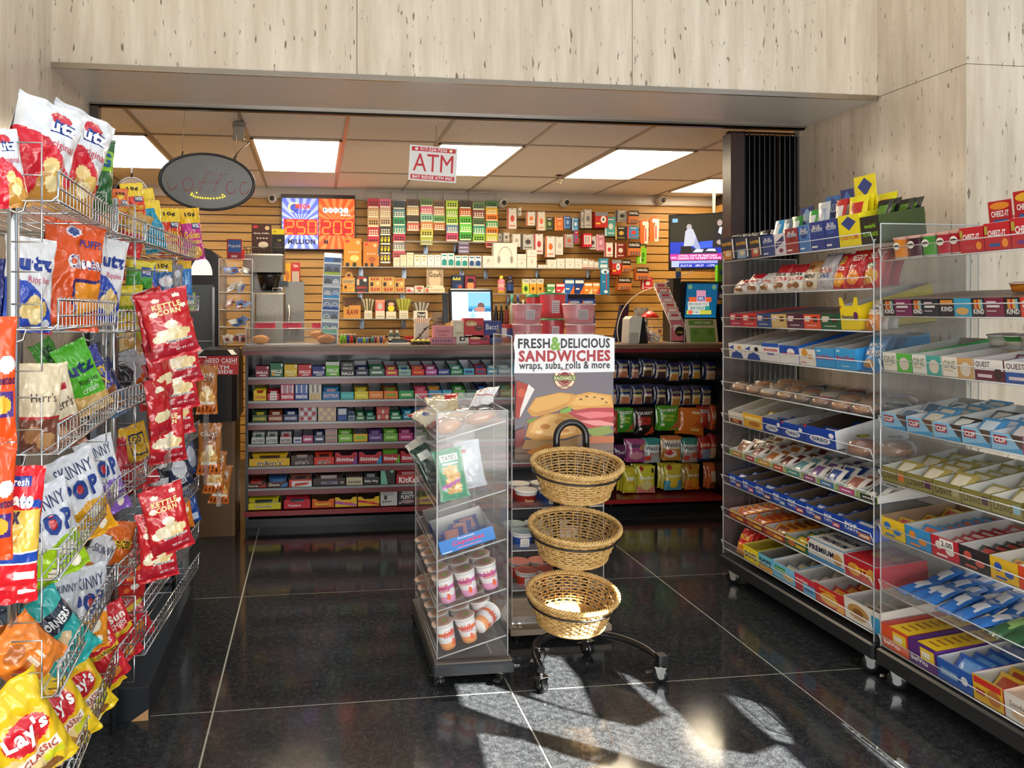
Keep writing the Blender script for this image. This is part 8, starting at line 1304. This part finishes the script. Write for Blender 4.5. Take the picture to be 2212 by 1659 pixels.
for k in range(7):
 z=h_*(.765-.127*k);m=MB('paper');m.art((0,0,z),(w_,0,0),(0,0,h_*.115),[('r',.04,0,.96,1,'#8494aa'),('r',.06,0,.94,.25,BANDC[k])]);m.obj('shelf_strip',t)
 for s in(0,1):
  if z<.01:continue
  m=MB('plastic');c=TIN[k][s];cx=w_*(.28+.44*s);rr=w_*.2;white=c not in('#2a2c30',)
  m.poly([(cx+rr*math.cos(a*PI/10),-.012,z+h_*.03+rr*1.35*math.sin(a*PI/10))for a in range(11)],'#e8eef4' if white else c);m.poly([(cx+rr*.8*math.cos(a*PI/10),-.0126,z+h_*.03+rr*1.1*math.sin(a*PI/10))for a in range(11)],c)
  m.loft([[(cx+rr*math.cos(a*PI/10),y,z+h_*.03+rr*1.35*math.sin(a*PI/10))for a in range(11)]for y in(-.001,-.012)],'#c8d0d8',None,False)
  if white:m.art((cx-rr*.6,-.0128,z+h_*.035),(rr*1.2,0,0),(0,0,rr*.6),[T_('ZYN',.5,.5,.9,.8,'#f0f4f8',.05)])
  m.obj('pouch_tin',t)
# lighters, vapes, bottles
def lighter(x0,x1,y0,c,lab,Y=5.42):
 X0,X1,z0,z1=place(f3,x0,y0,x1,1298,Y,ZC);w_=X1-X0;h=z1-z0;t=empty('lighter',lab,'lighter',((X0+X1)/2,Y,ZC));m=MB('plastic');m.lathe([(w_*.48,0),(w_*.48,h*.84)],c,'plastic',12,sy=.6);m.obj('fuel_body',t);m=MB('metal');m.lathe([(w_*.4,h*.842),(w_*.4,h)],'#c8c4bc','metal',10,sy=.6);m.obj('metal_top',t)
for i,(c,n)in enumerate((('#6ab81e','lime green'),('#74b822','grass green'),('#1c2a8a','navy blue'),('#c0241e','bright red'),('#26242a','black'))):lighter(818+27*i,843+27*i,1225,c,f'tall {n} lighter in the front left group')
for i,(c,n)in enumerate((('#2a72c8','azure'),('#2a6abc','medium blue'),('#8ab02a','yellow green'),('#3a72b8','dull blue'),('#2a2a2a','dark'),('#1f8a8a','teal'),('#7a1a4a','maroon'),('#d89a70','peach'),('#1c3a8a','deep blue'),('#c87a4a','copper'))):lighter(962+23*i,982+23*i,1252-10*(i>4),c,f'small {n} lighter in the right group')
bottle(f3,1218,1198,1264,1300,5.42,['#2a6a44','#d8dccc','#4a5a50'],'#c8ccc4','small supplement bottle, left of two behind the card reader',ZC);bottle(f3,1268,1198,1314,1300,5.42,['#3a4440','#c8ccc0','#4a5a50'],'#c8ccc4','small supplement bottle, right of two behind the card reader',ZC)
cb(f3,1350,1245,1422,1285,5.45,.05,'#c82a20',[('r',.1,.4,.9,.5,'#e8b0a0')],'small red box behind the card reader cable')
X0,X1,z0,z1=place(f3,1430,1085,1562,1300,CYF+.16,ZC);w_=X1-X0;h_=z1-z0;t=empty('straw_holder','tall white straw holder full of paper wrapped straws','straw holder',((X0+X1)/2,CYF+.16,ZC));m=MB();m.box(-w_*.42,w_*.42,0,w_*.84,0,h_*.78,'#d8cfc0');m.art((-w_*.42,0,0),(w_*.84,0,0),(0,0,h_*.78),[('r',.25,.1,.3,.5,'#3a3434'),('r',.38,.1,.43,.45,'#3a3434'),('r',.6,.68,.8,.75,'#3a3434')]);m.obj('box',t)
for k in range(16):m=MB();q=(k%8)/7-.5;m.tube([(q*w_*.7,.02+.03*(k//8),h_*.7),(q*w_*1.05,.02+.03*(k//8),h_*(1-.1*abs(q)))],.004,'#e8c8b8' if k%3 else '#e8e0d4','paper',6);m.obj('straw',t)
X0,X1,z0,z1=place(f3,1585,1050,1706,1165,5.3);m=MB('plastic');r=(X1-X0)/2;m.lathe([(r*.8,0),(r,z1-z0),(r*1.04,z1-z0)],'#bdb5a0','plastic',20);m.art((-r*.6,-r*.93,.02),(r*1.2,0,0),(0,-.006,.05),[T_('TIPS',.5,.7,.8,.3,'#2a2a2a',.03),T_('THANKS',.5,.25,.9,.3,'#2a2a2a',.03)]);m.lathe([(r*.8,-(z0-ZC)),(r*.8,0)],'#9a9280','plastic',16);tag(m.obj('tip_cup',loc=((X0+X1)/2,5.3+r,z0)),'beige plastic tip cup with handwritten marks beside the screen','cup')
a=P(*f3(1325,1325),Y=CYF+.04);t=empty('card_reader','black card reader lying on a white dock with a cable','card reader',(a.x,CYF+.02,ZC));m=MB('plastic');m.cbox(-.09,.06,0,.12,0,.014,'#dcd8d0','plastic',.004);m.obj('dock',t);m=MB('plastic');m.cbox(-.085,.04,.015,.11,.0142,.04,'#161618','plastic',.008);m.poly([(-.07,.03,.0405),(.02,.03,.0405),(.02,.09,.0405),(-.07,.09,.0405)],'#3a3a3a');m.obj('reader',t);m=MB('plastic');m.tube(smooth([(.04,.08,.02),(.12,.1,.04),(.2,.14,.12),(.26,.16,.14)]),.004,'#141414');m.obj('cable',t)
a=P(*f3(1490,1315),Y=CYF+.02)
for k in range(4):
 for j in range(2):m=MB('plastic');m.lathe([(.013,0),(.016,.022),(.001,.022)],'#3a342a','plastic',12,caps=False);m.ball((0,0,.026),.016,'#e0cc5a','food',10,.7);tag(m.obj('mini_cupcake',loc=(a.x-.055+.036*k,CYF+.03+.04*j,ZC)),f'tiny yellow topped cake on the counter, {["front", "back"][j]} row','mini cake',f'tiny yellow cakes {["front", "back"][j]} row')
# candy cartons by the screen
def cbx(x0,y0,x1,y1,col,ops,lab,Y=CYF+.015,zb=ZC,d=.1):return wbox(f3,x0,y0,x1,y1,Y,d,col,ops,lab,'candy carton','candy_carton',zb=zb)
zz=P(*f3(1600,1258),Y=CYF+.02).z
cbx(1562,1258,1776,1336,'#c8828a',[*[('r',.08+.1*k,.35,.14+.1*k,.8,'#7a4a7a')for k in range(8)],('r',.1,.1,.9,.16,'#8a4a5a')],'pink carton with purple marks, under the pink angel carton')
cbx(1592,1160,1746,1256,'#dc8c94',[T_('ANGEL',.5,.55,.7,.26,'#a84a5a',.03),T_('DARK',.5,.22,.45,.18,'#a84a5a',.03)],'pink carton with lettering stacked on another pink carton',zb=zz+.002)
cbx(1778,1240,1878,1336,'#d4cec0',[('r',.25,.4,.7,.9,'#1c1c1c'),('e',.5,.65,.12,.14,'#d8d4c8'),('r',.1,.1,.9,.16,'#8a8478')],'white carton with black square emblem')
cbx(1750,1118,1842,1238,'#dcd2b4',[('e',.5,.6,.3,.2,'#e8e0c8'),('r',.2,.2,.8,.3,'#b8a888')],'cream carton on top of the emblem carton',zb=zz+.004,Y=CYF+.03)
CEL=[('e',.35,.72,.3,.16,'#c8862a'),T_("Cella's",.38,.72,.5,.2,'#f4ead0',.05),('e',.75,.5,.22,.16,'#4a2018'),('e',.75,.54,.14,.07,'#8a4a3a'),('r',.05,.08,.4,.14,'#e8b0b0')]
cbx(1880,1236,2050,1336,'#b82a44',[('e',.3,.7,.26,.16,'#c8862a'),T_("Cella's",.32,.7,.46,.22,'#f4ead0',.05),('e',.75,.6,.2,.2,'#6a2a34'),('r',.1,.1,.5,.2,'#d88a9a')],'crimson cherry chocolate carton, lower one')
cbx(1842,1096,2002,1234,'#c8242a',CEL,'red cherry chocolate carton with yellow oval, upper one',zb=zz+.002)
cbx(2055,1236,2150,1336,'#1c2c78',[('p',[(.2,.6),(.5,.9),(.6,.5),(.4,.2)],'#3a5ab0')],'navy chocolate carton, lower one',Y=CYF+.03)
cbx(2006,1120,2150,1234,'#1c2a7c',[T_('Bacci',.45,.65,.7,.35,'#d8dcec',.02),('e',.8,.4,.1,.14,'#8a6a4a')],'navy chocolate carton with white script, upper one',zb=zz+.002,Y=CYF+.03)
# register screen
a=P(*f3(1730,1130),Y=5.25);b=P(*f3(2085,848),Y=5.25);w_,h_=b.x-a.x,b.z-a.z;t=empty('register_screen','black framed register touchscreen showing a seaside picture','register',(a.x,5.25,a.z));t.rotation_euler=(math.radians(-8),0,0)
m=MB('plastic');m.cbox(-.01,w_,0,.03,0,h_,'#15171b','plastic',.01);m.box(w_*.3,w_*.7,.03,.1,-(a.z-ZC),h_*.5,'#17181c');m.box(w_*.15,w_*.85,.03,.2,-(a.z-ZC),-(a.z-ZC)+.012,'#17181c');m.obj('case',t)
m=MB('glow');m.poly([(.012,-.001,.015),(w_-.02,-.001,.015),(w_-.02,-.001,h_-.025),(.012,-.001,h_-.025)],'#dfe6f4');m.art((.012,-.0012,.015),(w_-.032,0,0),(0,0,h_-.04),[('r',.42,.3,1,.98,'#7ab4dc'),('r',.42,.3,1,.42,'#2a6a9a'),('r',.42,.42,1,.5,'#4aa0cc'),('e',.75,.5,.09,.12,'#6a4a44'),('e',.72,.38,.14,.09,'#b07a6a'),('p',[(.42,.02),(.55,.42),(.62,.1)],'#9ac8ea'),*[('r',.04,.3+.09*k,.34,.315+.09*k,'#a8b0c8')for k in range(7)]],off=.0004);m.obj('screen',t)
m=MB('plastic');m.box(-.05,-.012,.03,.05,-.0,h_*.88,'#1a1a1e');m.obj('rear_panel',t)
# pink bucket tubs
def tub(f,x0,y0,x1,y1,Y,zb,c,lid,lab,clear=True,tx=None):
 X0,X1,z0,z1=place(f,x0,y0,x1,y1,Y,zb);r=(X1-X0)/2;h=z1-z0;t=empty('candy_tub',lab,'candy tub',((X0+X1)/2,Y+r*.7,z0))
 m=MB('plastic');m.lathe([(.001,0),(r*.84,0),(r*.88,h*.3),(r*.93,h*.62),(r*.97,h*.93)],c,'plastic',28,caps=False,sy=.7,cols=[c,c,'#e0a0a8' if clear else c,c]);
 m.art((-r*.3,-r*.665,h*.2),(r*.6,0,0),(0,-.006,h*.5),[('r',0,0,1,1,'#d8ccd0'),*[('r',.1,.1+.16*k,.9,.16+.16*k,'#8a8a94')for k in range(5)]]if not tx else[T_(tx,.5,.5,1.4,.5,'#a81f3c',.06)]);m.obj('tub_body',t)
 m=MB('plastic');m.lathe([(r,h*.932),(r,h),(.001,h)],lid,'plastic',28,caps=False,sy=.7);m.obj('lid',t)
zm=P(*f4(560,1225),Y=CYF+.1).z;zn=P(*f4(560,1180),Y=CYF+.2).z
tub(f4,215,1228,488,1330,CYF+.05,ZC,'#d88a94','#e0c8c8','pink tub at lower left of the tub stack',True,'Bulders');tub(f4,690,1228,965,1330,CYF+.05,ZC,'#d88a94','#e0c8c8','pink tub at lower right of the tub stack',True,'Bulders')
tub(f4,215,1048,485,1225,CYF+.05,zm+.002,'#dc949c','#e4d0d0','pink clear tub at upper left with white label');tub(f4,670,1048,966,1225,CYF+.05,zm+.002,'#dc949c','#e4d0d0','pink clear tub at upper right with magenta label')
tub(f4,462,1182,684,1330,CYF+.22,ZC,'#b8404c','#3a8a5c','red tub with green lid at the lower middle',False);tub(f4,458,952,690,1180,CYF+.22,zn+.002,'#cc4854','#3f8f62','large red tub with green lid on top of another',False);tub(f4,328,962,470,1180,CYF+.42,ZC,'#c04450','#3f8f62','red tub with green lid behind the upper left pink tub',False)
for i,(x0,x1,y0,c,cap)in enumerate(((30,75,1050,'#1c1c20','#222'),(80,120,1045,'#20222a','#222'),(125,168,1045,'#3a1a1c','#1c1c1c'),(172,216,968,'#c8ccb4','#2a9a8a'),(224,270,970,'#c8c4ac','#24307a'),(275,308,1015,'#b8c4a8','#c8c8b8'))):bottle(f4,x0,y0,x1,1190,5.60,[c,c,'#8a3a34' if i==2 else c],cap,['black spray can, first behind the chocolate cartons','black spray can, second behind the chocolate cartons','black and red spray can behind the chocolate cartons','tall cream spray can with teal cap','tall cream spray can with navy cap','short pale green bottle by the spray cans'][i],ZC)
for i,(x0,x1)in enumerate(((682,800),(805,922))):wbox(f4,x0,965,x1,1040,5.62,.05,'#1f4aa0',[('r',0,.9,1,1,'#1a1620'),('p',[(0,.78),(.3,.78),(.1,.88)],'#e0702a'),('e',.5,.83,.4,.03,'#c8d4e8')],f'blue and black razor pack, {["left", "right"][i]} above the pink tubs','razor pack','razor_pack',zb=ZC)
# right end of the counter
X0,X1,z0,z1=place(f4,1215,1160,1345,1418,CYF+.03,ZC);w_=X1-X0;h_=z1-z0;t=empty('air_purifier','white and black wedge shaped device beside the lollipop jar','appliance',(X0,CYF+.03,ZC));m=MB('plastic');m.loft([[(0,0,0),(w_*.75,0,0),(w_*.9,.12,0),(0,.12,0)],[(w_*.1,0,h_*.9),(w_*.98,0,h_*.95),(w_*1.05,.12,h_*.95),(w_*.1,.12,h_*.9)],[(w_*.3,0,h_),(w_*.95,0,h_),(w_,.12,h_),(w_*.3,.12,h_)]],'#d0ccc2',None,True,True);m.poly([(w_*.1,-.001,.01),(w_*.7,-.001,.01),(w_*.72,-.001,h_*.4),(w_*.1,-.001,h_*.4)],'#a8a49a');m.obj('white_body',t);m=MB('plastic');m.loft([[(w_*.76,-.002,0),(w_*1.35,-.002,0),(w_*1.35,.14,0),(w_*.76,.14,0)],[(w_,-.002,h_*.98),(w_*1.1,-.002,h_*.98),(w_*1.1,.14,h_*.98),(w_,.14,h_*.98)]],'#141417',None,True,True);m.obj('black_side',t)
X0,X1,z0,z1=place(f4,1348,1110,1575,1420,CYF+.03,ZC);r=(X1-X0)/2;h_=z1-z0;t=empty('lollipop_jar','round clear jar of white wrapped lollipops with red lid','jar',((X0+X1)/2,CYF+.03+r,ZC));m=MB('acrylic');m.lathe([(r*.7,0),(r*.95,h_*.12),(r,h_*.35),(r*.92,h_*.6),(r*.6,h_*.74),(r*.55,h_*.78)],'#fff','acrylic',28,caps=False);m.obj('glass_jar',t)
m=MB('plastic');m.lathe([(r*.66,h_*.78),(r*.66,h_*.83),(r*.4,h_*.92),(r*.16,h_*.98),(.001,h_)],'#d8281c','plastic',24,caps=False);m.obj('red_lid',t)
for k in range(34):
 rr=random.Random(k);q=rr.uniform(0,2*PI);rad=r*.74*math.sqrt(rr.random());p=Vector((rad*math.cos(q),rad*math.sin(q),.018+.012*(k%6)+rr.random()*.01));m=MB('foil');m.ball((0,0,0),.014,['#d8d0c0','#c8b8b0','#e0dcd0','#a86a6a'][k%4],'foil',7)
 if k%3==0:d=Vector((rr.uniform(-.5,.5),rr.uniform(-.5,.5),.9)).normalized()*.07;m.tube([(0,0,0),tuple(d)],.0016,'#e8e4d8','paper',4)
 o=m.obj('lollipop',loc=Vector(t.location)+p);tag(o,'white wrapped lollipop inside the red lidded jar','lollipop','lollipops in the jar')
X0,X1,z0,z1=place(f4,1540,870,1715,1420,CYF+.02,ZC);w_=X1-X0;h_=z1-z0;t=empty('slip_rack','narrow white wire rack of pink play slips rising like steps','slip rack',(X0,CYF+.02,ZC));m=MB('metal');
for s in(.3,1):m.tube([(w_*s,0,0),(w_*s,0,h_*.3),(w_*(s-.3),.16,h_*.95)],.003,'#e8e0dc','plastic',6)
m.tube([(w_*.3,0,h_*.28),(w_,0,h_*.28)],.003,'#e8e0dc','plastic',6);m.box(w_*.3,w_,0,.1,0,.004,'#e0d8d4','plastic');m.obj('wire_frame',t)
for k,c in enumerate(('#d0707c','#dcd4d0','#e0a8a0','#dcd0c4','#d8a8a8','#b8bcc4','#d87a70','#dcd4c8')):
 m=MB();x=w_*(.33-.045*k);y=.005+.022*k;z=h_*(.04 if k==0 else.30+.085*k);m.box(x,x+w_*.62,y,y+.012,z,z+(h_*.34 if k==0 else h_*.13),c);m.art((x,y,z),(w_*.62,0,0),(0,0,h_*(.34 if k==0 else.13)),[('r',.2,.5,.8,.8,'#c84a4a' if k%2 else '#e8d8d0')]);m.obj('slip_stack',t)
m=MB();m.poly([(w_*.75+.035*math.cos(q*PI/12),-.003,h_*.2+.035*math.sin(q*PI/12))for q in range(24)],'#16161c');m.art((w_*.75-.025,-.0034,h_*.2-.02),(.05,0,0),(0,0,.03),[T_('LOTTERY',.5,.4,.95,.5,'#d8b83a',.04)]);m.obj('round_badge',t)
a=P(*f4(1715,1170),Y=5.25);b=P(*f4(1990,872),Y=5.25);w_,h_=b.x-a.x,b.z-a.z;t=empty('lottery_terminal','black lottery terminal with blue advertising screen','lottery terminal',(a.x,5.25,ZC));dz=a.z-ZC
m=MB('plastic');m.cbox(-.03,w_+.12,.02,.3,0,dz+h_+.02,'#17181a','plastic',.012);m.box(w_+.02,w_+.1,-.06,.02,.0,dz+h_*.5,'#101114');m.box(-.09,-.031,.0,.1,0,dz+h_+.04,'#2a2a28');m.obj('housing',t)
m=MB('glow');m.poly([(0,0,dz),(w_,0,dz),(w_+.02,0,dz+h_),(.02,0,dz+h_)],'#0c4a6c');m.art((0,-.0004,dz),(w_,0,0),(0,0,h_),[('e',.18,.9,.07,.07,'#5a7a5a'),('e',.95,.9,.07,.07,'#5a7a5a'),('r',.14,.46,.86,.6,'#b8502a'),('r',.38,.42,.68,.8,'#b07a90'),('r',.42,.5,.64,.62,'#2a4070'),T_('NYL',.53,.56,.16,.08,'#d8dce4',.03),('r',.1,.34,.78,.46,'#b8b8b0'),T_('MORE CHANCES TO PLAY',.44,.4,.62,.07,'#1c2a3a',.03),('r',.1,.22,.65,.33,'#a8b8ac'),T_('MORE CHANCES',.4,.275,.44,.07,'#1c2a3a',.03),('r',.66,.22,.8,.33,'#1f7a6a'),('r',.06,.09,.85,.21,'#a8a83a'),('r',.2,.09,.48,.21,'#b8c0b8'),('e',.18,.15,.07,.06,'#c84a3a'),T_('TO WIN',.34,.15,.2,.07,'#1c2a3a',.03),('r',0,0,1,.03,'#0a6a9a')],off=.0005);m.obj('screen',t)
cb(f4,2005,945,2095,1052,5.2,.01,'#3a4a9a',[('r',0,0,1,.35,'#d8a02a'),('e',.5,.65,.35,.2,'#e0dcd4'),('r',.1,.38,.9,.46,'#1a1a2a')],'small blue and yellow sticker card on the lottery terminal','card','card',zb=P(*f4(2005,1052),Y=5.2).z)
a=P(*f4(1715,1425),Y=CYF+.0);b=P(*f4(2015,1182),Y=CYF);w_,h_=b.x-a.x,b.z-ZC;t=empty('now_open_board','cream and green NOW OPEN notice board leaning at the counter end','notice board',(a.x,CYF+.0,ZC));t.rotation_euler=(math.radians(-10),0,0);m=MB();m.box(.02,w_,0,.008,0,h_,'#d4d0b4');m.obj('board',t);m=MB();m.art((.02,0,0),(w_-.02,0,0),(0,0,h_),[('r',.1,.74,.9,.96,'#6a9a44'),T_('NOW OPEN',.55,.85,.5,.09,'#e8ecd0',.04),('r',.3,.68,.7,.7,'#c8a89a'),('r',.12,.04,.92,.64,'#6e9c46'),('r',.2,.34,.34,.56,'#5a8a3c'),('r',.7,.34,.84,.56,'#5a8a3c'),('r',.4,.42,.64,.56,'#7aa856'),('r',.3,.3,.75,.31,'#9ac07a'),('r',.35,.2,.7,.205,'#9ac07a')]);m.obj('green_print',t)
cb(f4,2005,705,2095,850,5.28,.03,'#6ac01e',[('e',.35,.7,.14,.1,'#4a5ab0'),('r',.5,.4,.85,.9,'#6a5a4a'),('r',.1,.15,.4,.35,'#5a8a2a')],'lime green card box standing on the lottery terminal','card','card',zb=ZC+dz+h_+.022,rz=.1)
m=MB('plastic');a=P(1505,600,Y=5.4);m.lathe([(.001,0),(.07,0),(.072,.02),(.04,.045),(.001,.045)],'#15120f','plastic',20,caps=False);tag(m.obj('scanner_puck',loc=(a.x,5.4,ZC+dz+h_+.022)),'round black object resting on the lottery terminal','device')
a=P(*f4(1280,1200),Y=5.5);m=MB('foil');bag(m,.12,.26,.05,'#a8a094',[('r',.1,.2,.9,.6,'#6a5a3c'),('r',.2,.3,.8,.5,'#b8a060')],16,20,3,wr=1);o=m.obj('foil_pouch',loc=(P(*f4(1330,1200),Y=5.45).x,5.45,ZC));tag(o,'silver foil pouch standing behind the white device','pouch')
m=MB('plastic');m.loft([[(-.07,0,0),(.06,0,0),(.06,.08,0),(-.07,.08,0)],[(-.04,.01,.16),(.03,.01,.16),(.03,.06,.16),(-.04,.06,.16)],[(-.02,.01,.28),(.04,.01,.29),(.04,.05,.29),(-.02,.05,.28)]],'#1c2238',None,True,True);tag(m.obj('phone_stand',loc=(P(*f4(1185,1300),Y=5.4).x,5.4,ZC)),'dark blue folded stand left of the silver pouch','stand')
m=MB('plastic');pts=[P(*f4(x,y),Y=5.32)for x,y in((1132,1392),(1122,1250),(1180,1085),(1300,965),(1500,882),(1640,820),(1790,762))];pts[0].z=ZC;m.tube(smooth(pts,6),.0035,'#e0cfae','plastic',6);tag(m.obj('bent_wire',),'long cream wire arching from counter up past the television','wire')
a=P(*f4(1635,845),Y=5.32);b=P(*f4(1682,730),Y=5.32);m=MB();m.box(0,b.x-a.x,0,.003,0,b.z-a.z,'#5a6a9a');m.art((0,0,0),(b.x-a.x,0,0),(0,0,b.z-a.z),[('r',0,.7,1,1,'#d8c87a'),('r',.1,0,.9,.2,'#e0e0e4')]);tag(m.obj('tag_card',loc=(a.x,5.316,a.z)),'small blue and yellow card clipped on the bent wire','card')
cb(f4,60,1230,222,1300,5.3,.06,'#b8403a',[('r',.1,.3,.5,.8,'#e0e0dc'),('e',.7,.5,.2,.3,'#3a5aa0')],'white red and blue candy packs left of the pink tubs','candy pack')
# ---- cash machine and wood panel at the left end
X0,X1,z0,z1=PB(418,756,530,912,4.78);t=empty('cash_machine','black cash machine hood with red NEED CASH notice','cash machine',(X0,4.78,z0));w_,h_=X1-X0,z1-z0;X1=min(X1,KX0-.03);w_=X1-X0
m=MB('plastic');m.cbox(0,w_,0,.5,0,h_,'#17171a','plastic',.03);m.obj('hood',t)
p=P(418,810,Y=4.775);q=P(515,769,Y=4.775);m=MB();m.box(p.x-X0,q.x-X0,-.003,-.001,p.z-z0,q.z-z0,'#c01f24');m.art((p.x-X0,-.003,p.z-z0),(q.x-p.x,0,0),(0,0,q.z-p.z),[T_('NEED CASH?',.62,.76,.7,.26,'#f0e4e0',.04),('r',.03,.56,.97,.575,'#f0e4e0'),T_('ATM',.62,.38,.34,.22,'#f0e4e0',.05),T_('INSIDE',.62,.15,.5,.2,'#f0e4e0',.05)]);m.obj('red_notice',t)
m=MB('wood');m.box(.02,w_-.02,.1,.45,-z0,-.001,'#5a3f22','wood');m.box(w_*.86,w_-.02,.098,.1,-z0,-.001,'#6a4c2a','wood');m.obj('wood_base',t)
# ---- drinks cooler far behind the chips
X0,X1,z0,z1=PB(395,536,475,750,6.3);t=empty('drinks_cooler','dark rounded drinks cooler with white header far behind the chips','cooler',(X0,6.3,0));w_=X1-X0;hz=z1
def arch(r_in,y,z_):return[(w_*.5+(w_/2-r_in)*math.cos(PI*k/16),y,z_+(w_*.42-r_in)*math.sin(PI*k/16))for k in range(17)]+[(r_in,y,0+r_in),(w_-r_in,y,r_in)]
m=MB('plastic');zz=hz-w_*.42;m.loft([arch(0,.5,zz),arch(0,0,zz)],'#17151a',None,True,True);m.obj('cabinet',t)
m=MB('glow');m.poly([(w_*.5+(w_/2-.06)*math.cos(PI*k/16),-.002,zz-.1+(w_*.42+.02)*math.sin(PI*k/16))for k in range(17)],'#b8b0a6');m.obj('lit_header',t)
m=MB('plastic');m.box(.05,w_-.05,-.004,-.002,.1,zz-.18,'#3c4248');
for k in range(4):m.box(.06,w_-.06,-.006,-.004,.3+k*.3,.305+k*.3,'#a8acb0')
m.box(w_-.06,w_-.04,-.02,-.004,.2,zz-.2,'#b8bcc0','metal');m.obj('glass_door',t)
# ---- silver cabinet at the left jamb
t=empty('silver_cabinet','waist high silver and glass cabinet beyond the far chip rack','cabinet',(-1.09,3.745,0));m=MB('brushed');m.cbox(0,.475,0,.20,0,1.40,'#6a7078','brushed',.02);m.obj('body',t);m=MB('metal');m.box(.455,.485,-.012,-.001,.02,1.38,'#b8bcc0');m.obj('chrome_edge',t);m=MB('plastic');m.box(.05,.44,-.006,-.001,.55,1.3,'#40464e');m.obj('glass_panel',t)
# ---- folding gate
gx0=P(1580,600,Y=3.985).x;t=empty('folding_gate','black accordion folding gate pushed open against the right wall','gate',(gx0,3.985,0));GW=OX1-.004-gx0
m=MB('plastic');m.cbox(0,.085,0,.10,.01,OZ-.04,'#3a2a28','plastic',.006);m.box(.085,.1,.02,.08,.01,OZ-.04,'#121214');m.obj('lead_post',t)
n=10;x=.10;st=(GW-.10)/n
for k in range(n):
 m=MB('plastic');xa=x+st*k;c='#141518' if k!=6 else '#33241f';m.loft([[(xa,.10,.015),(xa+st*.3,.0,.015),(xa+st*.5,-.004,.015),(xa+st*.7,.0,.015),(xa+st*.98,.10,.015)],[(xa,.10,OZ-.05),(xa+st*.3,.0,OZ-.05),(xa+st*.5,-.004,OZ-.05),(xa+st*.7,.0,OZ-.05),(xa+st*.98,.10,OZ-.05)]],c,None,False)
 m.tube([(xa+st*.5,-.005,.02),(xa+st*.5,-.005,OZ-.055)],.004,'#3a3c40','metal',5);m.obj('pleat',t)
m=MB('metal');m.box(0,GW,.03,.06,OZ-.038,OZ-.028,'#333');m.obj('top_rail',t)
DUP={k:v for k,v in LABELS.items()if len(v)>1 and not all(g for _,g in v)}
LONG=[k for k in LABELS if not 4<=len(k.replace(',',' ').split())<=16]
if False:print('DUPLABEL',list(DUP.items())[:12])
if False:print('LONG',LONG[:20],len(LONG))
